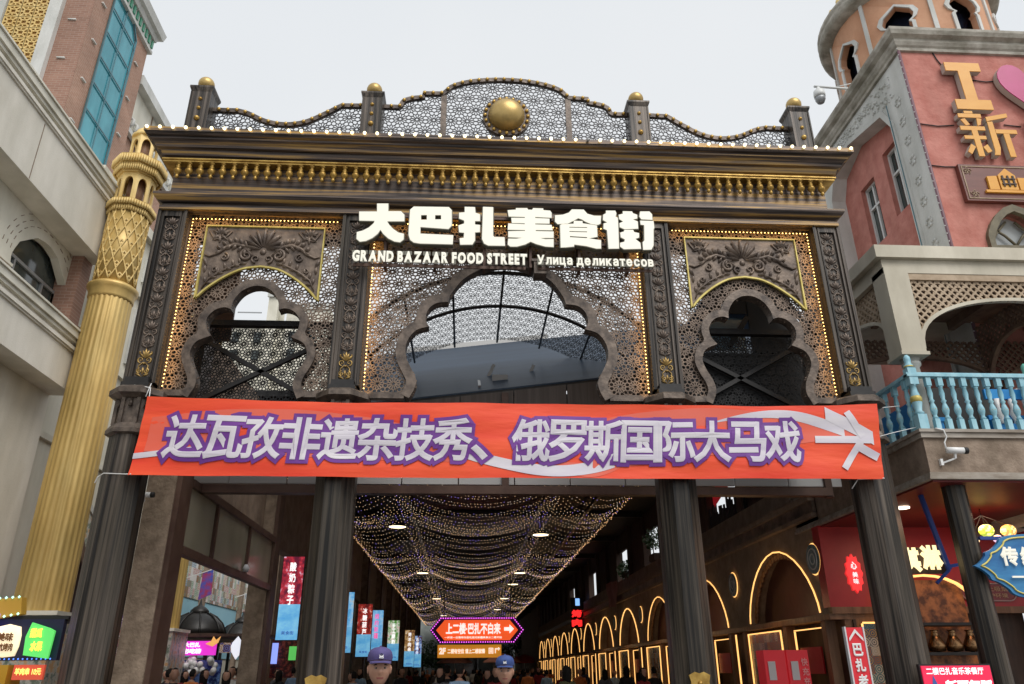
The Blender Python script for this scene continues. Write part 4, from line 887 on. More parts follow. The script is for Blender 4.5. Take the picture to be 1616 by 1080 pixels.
for (a,b) in (w1,w2) and [((14.75,11.9),(15.45,13.75)),((16.0,11.7),(16.7,13.5))]:
    y0,z0=a; y1,z1=b
    wn=G().box(XR+.55,XR+.58,y0,y1,z0,z1).build('window_pane',M['glass'],rb)
    g=G()
    for yy in (y0,(y0+y1)/2-.03,y1-.06): g.box(XR+.48,XR+.54,yy,yy+.06,z0,z1)
    for zz in (z0,z0+(z1-z0)*.62,z1-.06): g.box(XR+.475,XR+.545,y0+.061,y1-.061,zz,zz+.06)
    g.build('window_frame',M['white_frame'],wn)
M['pink_dark']=M['pink']
g=G().rings((XR,30,YR,18.4),[(0,15.2),(.06,15.21),(.06,15.3),(.1,15.34),(.14,15.42),(.14,15.5),(.24,15.56),(.28,15.66),(.28,15.74),(0,15.8)]); g.build('roof_cornice',M['cornice_st'],rb)
# plaster flowers down the corner strip
fl=G()
for k in range(6):
    a=k*PI/3; fl.sphere((0,.1*math.cos(a)*.9,.1*math.sin(a)),.045,6,4,sx=.35)
f0=None
for i in range(11):
    p=(XR-.01,13.88,14.1-.56*i)
    if f0 is None: f0=fl.build('plaster_flower',M['white_st'],rb,at=p)
    else: link(f0,rb,p)
G().tube([(XR-.03,YR-.04,4.6),(XR-.03,YR-.04,15.2)],.035,6).build('corner_conduit',mat('conduit',(.16,.08,.1),rough=.5),rb)
g=G()
for i in range(56): g.octa((XR-.07,YR-.06,4.8+.19*i),.018)
g.build('conduit_lights',M['white'],rb,kind='stuff')
G().tube([(XR-.01,14.28,5),(XR-.06,14.24,9),(XR-.06,14.24,14.3)],.012,5).build('thin_cable',M['teal_line'],rb)
# front arched window
f=G().strip(fw_,[(11.72+(a-11.72)*1.2,8.25+(b-8.25)*1.07) for a,b in fw_],'Y',YR-.1,.22).build('arched_window_frame',mat('olive_frame',(.1,.085,.05),(.17,.145,.09),(5,5,5),.6),rb)
G().box(11.05,12.4,YR+.2,YR+.22,8.3,10.9).build('arched_window_pane',mat('pale_glass',(.4,.42,.42),rough=.15),f)
g=G(); 
for s in (-1,1):
    g.tube([(11.72+s*.58,YR+.12,9.95),(11.72+s*.38,YR+.12,10.25),(11.72+s*.1,YR+.12,10.55)],.03,5); g.tube([(11.72,YR+.12,9.95),(11.72+s*.2,YR+.12,10.2),(11.72+s*.42,YR+.12,10.38)],.03,5)
g.box(11.06,12.38,YR+.08,YR+.16,9.82,9.95); g.box(11.06,12.38,YR+.09,YR+.15,9.5,9.56); g.build('window_tracery',f.data.materials[0],f)
girih([(11.08,9.56),(12.36,9.56),(12.36,9.82),(11.08,9.82)],[],.12,.015,'Y',YR+.1,.02).build('window_screen',M['trellis'],f,kind='stuff')
# big sign letters I heart 新疆
M['amber']=mat('amber_sign_face',(.68,.3,.025),(.74,.36,.045),(1.2,1.2,3),.4,0,0)
M['sign_wall_side']=mat('sign_side_grey',(.46,.43,.38),rough=.5)
M['magenta']=mat('magenta_face',(.43,.02,.14),(.48,.03,.17),(2,2,2),.35)
ws_=th('wall_sign','amber block letters I and 新疆 with a magenta heart standing off the salmon wall','sign',(12,YR-.2,12.8))
def block(loops,name,mf,parent,y=YR-.2,dep=.17):
    o=G().plate(loops,'Y',y,.02).build(name,mf,parent); G().plate([[(a,b) for a,b in l] for l in loops],'Y',y+.021,dep-.04).build('letter_side',M['sign_wall_side'],o); return o
s_=.975
I=[(10.94,14.42),(11.93,14.42),(11.93,14.17),(11.6,14.17),(11.6,13.32),(11.95,13.32),(11.95,13.04),(10.95,13.04),(10.95,13.32),(11.27,13.32),(11.27,14.17),(10.94,14.17)]
block([[(11.05+(x-10.94)*.86,z+.33) for x,z in I]],'sign_letter',M['amber'],ws_)
ht=[]
for k in range(40):
    t=2*PI*k/40; ht.append((12.98+.052*16*math.sin(t)**3*.86,14.12+.058*(13*math.cos(t)-5*math.cos(2*t)-2*math.cos(3*t)-math.cos(4*t))*.9))
block([ht],'sign_heart',M['magenta'],ws_)
def R4(x0,x1,z0,z1,sk=0): return [(x0,z0),(x1,z0+sk),(x1,z1+sk),(x0,z1)]
xin=[R4(11.02,11.62,12.68,12.82),[(11.2,12.83),(11.42,12.83),(11.42,12.92),(11.2,12.92)],[(11.05,12.6),(11.17,12.64),(11.26,12.42),(11.15,12.38)],[(11.45,12.38),(11.54,12.42),(11.6,12.64),(11.48,12.66)],R4(10.98,11.62,12.22,12.36),R4(11.02,11.58,11.9,12.02),[(11.25,11.3),(11.4,11.3),(11.4,12.215),(11.25,12.215)],[(11.0,11.45),(11.08,11.36),(11.23,11.62),(11.13,11.72)],[(11.42,11.62),(11.5,11.42),(11.62,11.48),(11.55,11.72)],
 [(11.72,12.55),(12.3,12.72),(12.3,12.86),(11.72,12.7)],[(11.7,11.5),(11.66,11.35),(11.8,11.35),(11.86,11.6),(11.86,12.54),(11.72,12.53)],R4(11.87,12.42,12.12,12.26),[(12.05,11.3),(12.2,11.3),(12.2,12.11),(12.05,12.11)]]
for i,l in enumerate(xin): block([[(10.98+(x-10.98)*.9,12.05+(z-11.3)*.78) for x,z in l]],'letter_stroke',M['amber'],ws_,y=YR-.2-.0015*i)
g=G(); put_text(g,'疆',12.72,14.2,11.3,12.9,YR-.33,depth=.02,bold=.035); g.build('sign_letter',M['amber'],ws_,fix=False)
g=G(); put_text(g,'疆',12.6,13.9,12.05,13.3,YR-.2,depth=.12,bold=.035); g.build('letter_side',M['sign_wall_side'],ws_,fix=False)
g=G()
for pts in ([(11.0,15.2),(11.05,15.0),(11.15,14.76)],[(XR+.02,13.05),(10.6,13.0),(11.0,13.04)],[(11.75,14.4),(12.1,14.36),(12.4,14.4)],[(12.2,13.1),(12.6,13.06)],[(XR+.02,11.9),(10.5,11.87),(10.75,11.88)]): g.tube([(a,YR-.02,b) for a,b in pts],.014,5)
g.build('sign_cable',M['black'],ws_)
# brown plaque
pq=th('wall_plaque','brown wooden plaque with raised amber building emblem under the big wall letters','sign',(12,YR-.1,10.8))
G().box(10.75,14.3,YR-.12,YR-.001,10.15,11.1).build('plaque_board',mat('plaque_brown',(.13,.04,.03),(.17,.055,.04),(1,8,8),.4),pq)
g=G()
for z in (10.2,11.03): g.box(10.8,14.25,YR-.135,YR-.121,z,z+.018)
for x in (10.8,14.23): g.box(x,x+.018,YR-.135,YR-.121,10.22,11.03)
for cx_,cz_ in ((10.92,10.93),(10.95,10.32)):
    for k in range(5): g.tube([(a,YR-.13,b) for a,_,b in spiral(cx_+.05*math.cos(k*1.3),cz_+.05*math.sin(k*1.3),.05,k*1.3,1,1,0,10)],.009,4)
g.build('plaque_trim',M['trellis'],pq,kind='stuff')
em=[[(11.2,10.35),(13.0,10.35),(13.0,10.41),(11.2,10.41)],[(11.3,10.42),(11.52,10.42),(11.52,10.78),(11.3,10.76)],[(11.56,10.42),(11.95,10.42),(11.95,10.8),(11.76,10.98),(11.56,10.8)],[(11.99,10.42),(12.2,10.42),(12.2,10.74),(11.99,10.74)],[(12.26,10.42),(12.34,10.42),(12.34,10.76),(12.26,10.76)],[(12.4,10.42),(12.5,10.42),(12.46,10.76),(12.4,10.74)],[(12.56,10.42),(12.9,10.42),(12.9,10.7),(12.56,10.7)]]
for i,l in enumerate(em): G().plate([l],'Y',YR-.17,.049).build('emblem_piece',M['amber'],pq)
g=G()
for i in range(3): G
for x in (11.64,11.76,11.88): g.box(x-.02,x+.02,YR-.19,YR-.171,10.5,10.78)
for z in (10.55,10.68): g.box(11.6,11.92,YR-.195,YR-.171,z,z+.025)
g.build('emblem_grille',M['wood_dark'],pq)
for o_ in list(pq.children): o_.location.z+=.78; o_.location.x-=.02
pq.location.z+=0
# round tower --------------------------------------------------------------------------
tw=th('round_tower','round orange plaster tower with white rimmed keyhole windows and wide grey eave','building',(14.8,18.9,0)); tcx,tcy=14.8,18.9
def cylmap(g,r):   # plate coords (arc,z) with depth y -> bent round the tower
    g.v=[(tcx+(r-y)*math.cos(x/r),tcy+(r-y)*math.sin(x/r),z) for x,y,z in g.v]; return g
R_=2.43; key=[(-.42,16.2),(-.42,18.3),(-.36,18.45),(-.52,18.6),(-.6,18.9),(-.5,19.25),(-.25,19.5),(0,19.9),(.25,19.5),(.5,19.25),(.6,18.9),(.52,18.6),(.36,18.45),(.42,18.3),(.42,16.2)]
key=[(-.34,19.2),(-.35,19.95),(-.28,20.02),(-.4,20.12),(-.46,20.3),(-.38,20.5),(-.2,20.62),(0,20.78),(.2,20.62),(.38,20.5),(.46,20.3),(.4,20.12),(.28,20.02),(.35,19.95),(.34,19.2)]
for k in range(8):
    ang=math.radians(-176+45*k); cxa=ang*R_; hw=R_*PI/8-.001
    # subdivided wall strips round the hole keep the curve
    g=G(); zs=[14,15.5,16.75]; 
    loops=[[(cxa-hw,14.5),(cxa-hw*.5,14.5),(cxa,14.5),(cxa+hw*.5,14.5),(cxa+hw,14.5),(cxa+hw,21.6),(cxa+hw*.5,21.6),(cxa,21.6),(cxa-hw*.5,21.6),(cxa-hw,21.6)],[(cxa+a,b) for a,b in key]]
    g.plate(loops,'Y',0,.2); cylmap(g,R_).build('tower_wall',M['orange_st'],tw)
    g=G().strip([(cxa+a,b) for a,b in key],[(cxa+a*1.3,19.2 if b<19.3 else b+.08*(b-19.9)/.9) for a,b in key],'Y',-.05,.06); g.box(cxa-.48,cxa+.48,-.06,.05,19.08,19.198); cylmap(g,R_).build('window_rim',M['white_st'],tw)
    g=G().box(cxa+hw-.06,cxa+hw+.06,-.05,.02,14.5,21.6); cylmap(g,R_).build('tower_rib',M['white_st'],tw)
G().lathe([(2.0,14.6),(2.0,21.5)],32,(tcx,tcy,0)).build('tower_core',M['glass_dark'],tw)
G().lathe([(2.4,21.55),(2.44,21.56),(2.7,21.62),(2.78,21.7),(2.8,21.85),(2.74,21.95),(2.78,22.0),(2.8,22.1),(2.6,22.15),(2.3,22.2)],48,(tcx,tcy,0)).build('tower_eave',M['cornice_st'],tw)
g=G()
for r in range(6):
    rr=2.5-.18*r; z=22.2+.3*r
    for k in range(28):
        a=2*PI*(k+.5*(r%2))/28; g.lathe([(.13,0),(.12,.16),(.05,.34),(.001,.36)],6,(tcx+rr*math.cos(a),tcy+rr*math.sin(a),z))
g.build('dome_scales',M['gold_light'],tw,kind='stuff',label='pale gold scalloped dome scales')
G().lathe([(2.5,22.15),(2.4,22.6),(2.0,23.4),(1.2,24.3),(.3,24.8),(.02,25)],32,(tcx,tcy,0)).build('dome',M['gold_light'],tw)
# dome camera on an arm
dc=th('dome_camera','white dome security camera hanging from a thin arm beside the tower','camera',(9.4,15.45,15.9))
G().tube([(9.1,15.45,15.95),(10.3,15.5,15.95)],.032,6).tube([(9.7,15.46,15.97),(10.15,15.48,16.12)],.012,5).build('camera_arm',M['white_frame'],dc)
G().lathe([(.03,15.93),(.06,15.87),(.07,15.82),(.14,15.78),(.15,15.66),(.14,15.58)],16,(9.2,15.45,0)).build('camera_housing',M['white_frame'],dc)
G().lathe([(.135,15.58),(.13,15.5),(.09,15.41),(.02,15.37)],16,(9.2,15.45,0)).build('camera_dome',M['grey_frame'],dc)
# ================================================================ balcony and pergola
bl=th('balcony','tan stucco balcony slab projecting from the salmon building','balcony',(9,11.5,4.6))
G().box(7.0,24,10.95,16,4.3,4.98).build('balcony_slab',M['tan_st'],bl)
G().box(6.93,24,10.88,16,4.981,5.03).box(6.96,24,10.91,16,4.9,4.978).build('balcony_ledge',M['ledge'],bl)
G().box(6.94,24,10.89,16,4.25,4.298).box(6.97,24,10.92,16,4.3,4.36).build('lower_ledge',M['ledge'],bl)
rl=th('balustrade','pale blue turned balustrade with worn paint along the balcony edge','railing',(9,11,5.03))
def spindle(h=.9):
    return G().box(-.04,.04,-.04,.04,0,.2).lathe([(.028,.2),(.045,.22),(.028,.25),(.03,.27),(.05,.33),(.052,.37),(.036,.43),(.024,.47),(.042,.5),(.026,.53),(.04,.62),(.028,.72),(.04,.735),(.028,.75)],10,(0,0,0)).box(-.04,.04,-.04,.04,.75,h)
sp0=None; gs_=None
for i in range(46):
    if i<14: p=(7.06,11.2+.33*i,5.03)
    else: p=(7.34+.195*(i-14)*1.0,11.03,5.03)
    if sp0 is None: sp0=spindle().build('spindle',M['blue_paint'],rl,at=p); G().sphere((p[0],p[1],p[2]+.36),.052,8,6).build('gilt_bud',M['gold_border'],sp0)
    else:
        c=link(sp0,rl,p); 
        q=sp0.children[0].copy(); COL.objects.link(q); q.parent=c
G().box(7.0,7.12,11.0,15.6,5.93,5.97).box(7.02,7.10,11.0,15.6,5.97,6.0).box(7.0,14,10.97,11.09,5.931,5.971).box(7.0,14,10.99,11.07,5.972,6.003).build('hand_rail',M['blue_paint'],rl)
def newel(x,y,m,par,h=1.35):
    n=G().box(x-.075,x+.075,y-.075,y+.075,5.03,5.3).lathe([(.05,5.3),(.08,5.33),(.05,5.37),(.08,5.5),(.085,5.56),(.05,5.7),(.045,5.78),(.07,5.8)],14,(x,y,0)).box(x-.07,x+.07,y-.07,y+.07,5.8,6.08).lathe([(.05,6.08),(.07,6.1),(.07,6.14),(.045,6.17),(.055,6.22),(.05,6.28),(.02,6.32)],14,(x,y,0)).build('newel_post',m,par)
    G().lathe([(.06,5.48),(.088,5.52),(.09,5.58),(.06,5.63)],16,(x,y,0)).lathe([(.073,6.1),(.073,6.125)],14,(x,y,0)).build('gilt_band',M['gold_border'],n); return n
newel(7.1,11.05,M['blue_paint'],rl)
pg=th('pergola','cream painted wooden pergola with lattice arches over the balcony','pergola',(9,12,5))
G().box(6.98,24,11.05,16,8.16,8.40).build('pergola_fascia',M['cream_paint'],pg)
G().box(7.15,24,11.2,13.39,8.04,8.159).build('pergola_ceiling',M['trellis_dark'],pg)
G().box(7.1,24,11.14,11.2,7.9,8.158).box(7.1,7.2,11.201,16,7.9,8.158).build('pergola_beam',M['cream_paint'],pg)
G().box(7.14,24,11.15,11.22,7.78,7.899).build('pergola_rail',M['trellis'],pg)
def ppost(x,y):
    p=G().box(x,x+.42,y,y+.4,6.42,8.0).build('post_casing',M['cream_paint'],pg); G().box(x-.03,x+.45,y-.03,y+.43,6.36,6.42).build('casing_foot',M['cream_paint'],p)
    G().lathe([(.14,5.03),(.13,5.2),(.115,6.2),(.15,6.24),(.15,6.28),(.12,6.3),(.16,6.36)],16,(x+.23,y+.2,0)).build('post_shaft',M['white_st'],p)
ppost(7.1,11.12); ppost(11.2,11.12); ppost(7.1,15.0); ppost(15.3,11.12)
def trellis(plane,at,a0,a1,zt,zs,zc,name_m,sp=.14):
    """diagonal lattice valance above a flattened arch"""
    c=(a0+a1)/2; hw=(a1-a0)/2-.06; arch=[(c+hw*math.cos(PI*k/24),zs+(zc-zs)*math.sin(PI*k/24)**.8) for k in range(25)]
    reg=[(a0,zs),(a0,zt),(a1,zt),(a1,zs)]; g=G()
    n=int((a1-a0+zt-zs)/sp)+2
    def inside(a,z):
        if not(a0<a<a1 and zs<z<zt): return False
        u=abs(a-c)/hw; return u>=1 or z>zs+(zc-zs)*(1-u*u)**.4
    k=0
    for s in (1,-1):
        for i in range(-2,n):
            b=a0+i*sp-(0 if s>0 else 0); 
            st=sp/2; t=0; run=None
            while t<(zt-zs)+sp:
                z=zs+t; a=(b-(zt-zs)+t) if s>0 else (b-t)
                a=a if True else a
                if inside(a,z):
                    if run is None: run=(a,z)
                    last=(a,z)
                else:
                    if run is not None and run!=last: _tb(g,plane,at+(.002 if s>0 else 0),run,last); run=None
                    run=None
                t+=.02
            if run is not None and run!=last: _tb(g,plane,at+(.002 if s>0 else 0),run,last)
    # small cross nodes make the quatrefoil holes
    x=a0; r=0
    while x<a1:
        z=zs; r=0
        while z<zt:
            pass; z+=sp/2
        x+=sp/2
        break
    g.build('lattice_valance',name_m,pg,kind='stuff',label='diagonal trellis valance')
    o2=[(c+(hw+.07)*math.cos(PI*k/24),zs+(zc-zs+.06)*math.sin(PI*k/24)**.8) for k in range(25)]
    G().strip(arch,o2,plane,at-.03,.09).build('arch_trim',M['cream_paint'] if name_m is M['trellis'] else name_m,pg)
def _tb(g,plane,at,p,q):
    P=(lambda a,z:(a,at,z)) if plane=='Y' else (lambda a,z:(at,a,z))
    g.bar(P(*p),P(*q),.03,.03)
    L=math.hypot(q[0]-p[0],q[1]-p[1]); n=int(L/.099)
    for i in range(n+1):
        t=(i+.5)/(n+1); a,z=p[0]+(q[0]-p[0])*t,p[1]+(q[1]-p[1])*t
        dx,dz=(q[1]-p[1])/L*.028,-(q[0]-p[0])/L*.028; g.bar(P(a-dx,z-dz),P(a+dx,z+dz),.028,.026)
trellis('Y',11.2,7.5,11.2,7.79,6.5,7.42,M['trellis']); trellis('Y',11.2,11.6,15.3,7.79,6.5,7.42,M['trellis'])
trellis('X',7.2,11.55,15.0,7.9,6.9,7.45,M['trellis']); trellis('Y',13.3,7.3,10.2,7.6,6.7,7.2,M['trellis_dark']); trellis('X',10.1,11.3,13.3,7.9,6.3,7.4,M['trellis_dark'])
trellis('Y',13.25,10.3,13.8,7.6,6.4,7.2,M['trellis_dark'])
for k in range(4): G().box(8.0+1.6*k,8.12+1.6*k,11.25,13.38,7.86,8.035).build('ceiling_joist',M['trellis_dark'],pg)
# furniture behind the balustrade
bch=th('blue_bench','bright blue bench with white turned balusters behind the balcony railing','bench',(9.1,11.6,5.03))
G().box(8.6,9.7,11.5,11.55,5.75,5.92).build('bench_top_rail',M['bright_blue'],bch); G().box(8.6,9.7,11.5,11.55,5.15,5.32).build('bench_low_rail',M['bright_blue'],bch)
for k in range(4): G().lathe([(.05,0),(.03,.06),(.07,.16),(.03,.28),(.05,.43)],10,(8.78+.25*k,11.52,5.32)).build('bench_baluster',M['white'],bch)
G().box(8.6,9.7,11.55,12.1,5.4,5.48).build('bench_seat',M['bright_blue'],bch)
for x in (8.62,9.62): G().box(x,x+.06,11.5,12.1,5.03,5.4).build('bench_leg',M['bright_blue'],bch)
b2=th('side_bench','bright blue bench end facing the street behind the side railing','bench',(7.5,12.3,5.03))
G().box(7.35,7.4,11.6,13.8,5.3,5.72).build('bench_back',M['bright_blue'],b2); G().box(7.4,7.9,11.6,13.8,5.38,5.45).build('bench_seat',M['bright_blue'],b2); 
for y in (11.62,13.7): G().box(7.4,7.85,y,y+.06,5.03,5.38).build('bench_leg',M['bright_blue'],b2)
pb=th('dark_screen_panel','dark grey freestanding panel behind the blue balusters','panel',(8.1,11.9,5.03)); G().box(7.65,8.55,11.7,11.75,5.06,6.0).build('panel_board',M['black'],pb); G().box(7.7,7.75,11.751,12,5.03,5.9).box(8.45,8.5,11.751,12,5.03,5.9).build('panel_brace',M['steel_black'],pb)
mp2=th('mint_post','mint green turned post with gold bands behind the railing','post',(9.45,11.3,5.03)); newel(9.3,11.35,M['mint'],mp2)
G().box(9.2,9.4,11.25,11.45,5.031,5.34).build('post_base',M['bright_blue'],mp2)
# painted drum lamp / samovar shape at the right edge
dr=th('painted_drum','round painted drum with scalloped white rim and green and gold panels at the balcony','drum',(10.0,11.9,5.03))
G().lathe([(.35,5.03),(.36,5.1),(.33,5.9)],24,(10.0,11.9,0)).build('drum_body',M['trellis'],dr)
G().lathe([(.33,5.9),(.42,6.0),(.42,6.06),(.2,6.2),(.05,6.25)],24,(10,11.9,0)).build('drum_cover',mat('green_cover',(.02,.14,.07),rough=.5),dr)
g=G()
for k in range(24): a=2*PI*k/24; g.sphere((10+.43*math.cos(a),11.9+.43*math.sin(a),6.08),.05,8,5)
g.build('scalloped_rim',M['white'],dr,kind='stuff')
for k in range(12):
    a=2*PI*k/12; G().bar((10+.36*math.cos(a),11.9+.36*math.sin(a),5.1),(10+.345*math.cos(a),11.9+.345*math.sin(a),5.85),.06,.03).build('drum_stave',M['mint'] if k%2 else M['gold_border'],dr)
# bullet cameras
def bullet(p,label,s=1,flip=1):
    t=th('bullet_camera',label,'camera',p,'white bullet cameras'); x,y,z=p
    G().tube([(x,y,z),(x+.25*flip*s,y-.02,z-.01)],.05*s,12).build('camera_body',M['white'],t)
    G().tube([(x+.25*flip*s,y-.02,z-.01),(x+.31*flip*s,y-.02,z-.01)],.052*s,12).build('camera_lens_hood',M['black'],t)
    G().bar((x+.12*flip*s,y,z-.05*s),(x+.12*flip*s,y+.02,z-.12*s),.03).bar((x+.12*flip*s,y+.02,z-.12*s),(x-.06*flip*s,y+.1,z-.18*s),.025).box(x-.1*s*flip,x-.06*s*flip,y+.05,y+.13,z-.22*s,z-.12*s).build('camera_bracket',M['white'],t)
    return t
bc=bullet((7.27,10.85,4.68),'white bullet camera with a looping cable on the balcony fascia')
G().tube([(7.28,10.87,4.7),(7.3,10.9,4.82),(7.34,10.88,4.9),(7.3,10.86,5.0),(7.18,10.86,5.03)],.012,6).build('camera_cable',M['white'],bc)
bullet((-4.93,11.68,4.12),'white bullet camera on the rough concrete post below the banner',.8)
# ================================================================ red shop under the balcony
rs=th('red_shop_front','deep red shop front with wood framed tile panels under the balcony','shop',(11,15,0))
G().box(6.95,24,14.9,15.2,2.72,4.25).build('red_wall',M['red'],rs)
G().box(7.02,24,10.97,14.9,4.22,4.249).build('red_ceiling',M['red_dark'],rs)
G().box(6.95,24,14.86,15.0,2.6,2.72).build('wood_lintel',M['wood'],rs)
def tilepanel(par,x0,x1,z0,z1,y,led=('l','r','t'),m=None,thick=.02):
    G().box(x0,x1,y,y+.05,z0,z1).build('tile_panel',m or M['tiles_x'],par)
    for s,(a,b,c_,d) in {'l':(x0-.03,x0,z0,z1),'r':(x1,x1+.03,z0,z1),'t':(x0,x1,z1,z1+.03)}.items():
        if s in led: G().box(a,b,y-.03,y-.005,c_,d).build('led_strip',M['ledstrip'],par)
M['tiles_x']=tilemat('patchwork_tiles_front','XZ',.155); M['tiles_y']=tilemat('patchwork_tiles_side','YZ',.17)
for x0 in (7.2,11.0,13.2):
    G().box(x0,x0+1.7,14.95,15.1,0,2.6).build('wood_frame',M['wood'],rs); tilepanel(rs,x0+.3,x0+1.4,.3,2.42,14.88)
G().box(8.9,11.0,15.3,15.4,0,2.7).build('shop_interior',M['wood_dark'],rs)
# blue steel hangers and signs

def hsign(name,label,loc): return th(name,label,'sign',loc)
hf=th('blue_hanger_frame','blue painted steel hanger frame suspending the ice cream and blue shop signs','frame',(8.5,11.5,4))
hm_=mat('royal_blue_steel',(.02,.06,.3),rough=.45); G().bar((7.0,13.3,4.22),(7.0,13.3,2.95),.05).build('hanger_bar',hm_,hf)
G().bar((8.75,11.3,4.22),(8.75,11.3,3.465),.06).bar((7.75,11.3,3.44),(9.9,11.3,3.44),.05).build('hanger_bar',hm_,hf)
g=G().bar((7.35,11.9,4.22),(7.55,11.9,3.05),.06).bar((7.55,11.9,3.1),(8.15,11.9,3.2),.05).bar((7.55,11.9,3.05),(7.3,11.9,2.85),.04); g.build('hanger_bar',hm_,hf)
ic=hsign('ice_cream_sign','lit cream sign reading 冰淇淋 hanging on the blue frame behind the right gate column',(7,11.95,3.1))
g=G(); 
for i,c_ in enumerate('冰淇淋'): put_text(g,c_,6.42+.36*i,6.78+.36*i,2.98+.035*i,3.36+.035*i,11.92+i*.002,depth=.01,bold=.07)
g.build('sign_lettering',glow('cream_lit',(1,.8,.42),1.3),ic,fix=False); G().box(6.4,7.55,11.97,12.0,3.0,3.4).build('sign_back',M['wood_dark'],ic)
rf=hsign('red_badge_sign','small lit red scalloped badge sign beside the cream ice cream lettering',(6.2,12,3))
ol=[(6.12+(.15 if k%2 else .185)*math.cos(k*PI/12)*.75,3.02+(.25 if k%2 else .3)*math.sin(k*PI/12)) for k in range(24)]
G().plate([ol],'Y',12.1,.05).build('badge_face',glow('badge_red',(.9,.03,.03),.8),rf); g=G(); vtext(g,'美味',6.12,.09,3.05,2.85,12.09,bold=.03); put_text(g,'心',6.07,6.17,3.08,3.2,12.09,bold=.04); g.build('badge_print',glow('badge_white',(1,.7,.7),.9),rf,fix=False)
bs=hsign('blue_cloud_sign','blue ogee shaped hanging sign with yellow outline and lit characters 传统美食',(8.3,11,3))
def ogee(cx,cz,hx,hz,k=1.0):
    q=[(-1,0),(-.9,.1),(-.8,.3),(-.78,.42),(-.68,.5),(-.55,.7),(-.5,.84),(-.35,.95),(0,1.0)]; q=smooth_path([q],3)
    r=q+[(-a,b) for a,b in q[::-1][1:]]; r=r+[(a,-b) for a,b in r[::-1][1:-1]]; return [(cx+a*hx*k,cz+b*hz*k) for a,b in r]
G().plate([ogee(8.35,3.0,.98,.46)],'Y',11.0,.06).build('sign_board',mat('painted_sky_blue',(.015,.12,.33),(.04,.22,.45),(1.5,3,5),.5),bs)
o1=ogee(8.35,3.0,.98,.46,.9); G().tube([(a,10.99,b) for a,b in o1],.013,5,closed=True).build('yellow_outline',mat('yellow_line',(.7,.6,.15),rough=.5),bs)
g=G(); 
for i,c_ in enumerate('传统美食'): put_text(g,c_,7.78+.3*i,8.05+.3*i,2.99,3.27,10.97,depth=.012,bold=.05)
g.build('sign_lettering',M['sign_white'],bs,fix=False); G().box(7.88,8.8,10.96,10.98,2.83,2.855).build('sign_underline',M['sign_white'],bs)
ns_=hsign('no_smoking_plate','grey rounded no smoking plate on the red wall under the blue sign',(9.3,14.85,2.9))
a0_=archloop(0,.5,0,0,.1); pl=[]
for k in range(9): t=PI/2+PI*k/8; pl.append((9.72+.16*math.cos(t),2.98+.16*math.sin(t)))
for k in range(9): t=-PI/2+PI*k/8; pl.append((10.5+.16*math.cos(t),2.98+.16*math.sin(t)))
G().plate([pl],'Y',14.86,.03).build('plate_face',mat('grey_red_plate',(.2,.03,.035),rough=.4),ns_)
G().tube([(a,14.85,b) for a,b in pl],.014,5,closed=True).tube([(9.76+.1*math.cos(t*PI/8),14.845,2.98+.1*math.sin(t*PI/8)) for t in range(16)],.012,5,closed=True).bar((9.69,14.845,3.05),(9.83,14.845,2.91),.02).build('plate_outline',mat('plate_pink',(.42,.3,.3),rough=.5),ns_)
g=G(); put_text(g,'禁止吸烟',9.95,10.5,2.99,3.09,14.85,bold=.02); put_text(g,'爱护环境',9.98,10.48,2.87,2.96,14.85,bold=.02); g.build('plate_print',mat('plate_gold',(.45,.3,.2),rough=.5),ns_,fix=False)
# glass mosaic lamps
lm=th('mosaic_lamp_cluster','cluster of amber and green glass mosaic lamps hanging inside the red shop','lamp',(9.3,13,3.9))
for k,(x,z,c_) in enumerate(((8.62,3.78,(1,.5,.05)),(9.08,3.84,(.45,.6,.05)),(9.48,3.84,(1,.45,.08)),(8.82,3.67,(1,.75,.45)),(9.25,3.7,(1,.7,.6)))):
    l_=G().sphere((x,13.0,z),.125 if k<3 else .08,14,9,sz=.85).build('lamp_globe',tilemat('mosaic%d'%k,'XZ',.03,[c_,(c_[0]*.6,c_[1]*.6,c_[2]),(.9,.7,.3)]),lm)
    m=l_.data.materials[0]; b=m.node_tree.nodes['Principled BSDF']; lk=[l for l in m.node_tree.links if l.to_socket==b.inputs['Base Color']][0]; m.node_tree.links.new(lk.from_socket,b.inputs['Emission Color']); b.inputs['Emission Strength'].default_value=1.6; m.cycles.emission_sampling='NONE'
    G().tube([(x,13,z+.1),(9.05,13,4.1),(9.05,13,4.22)],.008,4).build('lamp_stem',M['black'],l_)
dl=th('ceiling_downlight','small lit round downlight in the red shop ceiling','lamp',(7.65,13,4.2)); G().lathe([(.11,4.2),(.11,4.218)],16,(7.6,12.9,0)).build('light_disc',glow('downlight',(1,.85,.65),5),dl)
l=bpy.data.lights.new('shop_glow','AREA'); l.energy=30; l.color=(1,.6,.4); l.size=1.2; o=bpy.data.objects.new('shop_glow',l); COL.objects.link(o); o.location=(8.8,13,4.1); o.parent=dl; o.location-=dl.location
# black octagonal post carrying the balcony
bp=th('black_octagonal_post','slim black octagonal post carrying the balcony front','post',(7.55,11.3,0)); octring([(.19,0),(.17,4.24)],(7.53,11.3,0)).build('post_shaft',M['bronze_z'],bp)
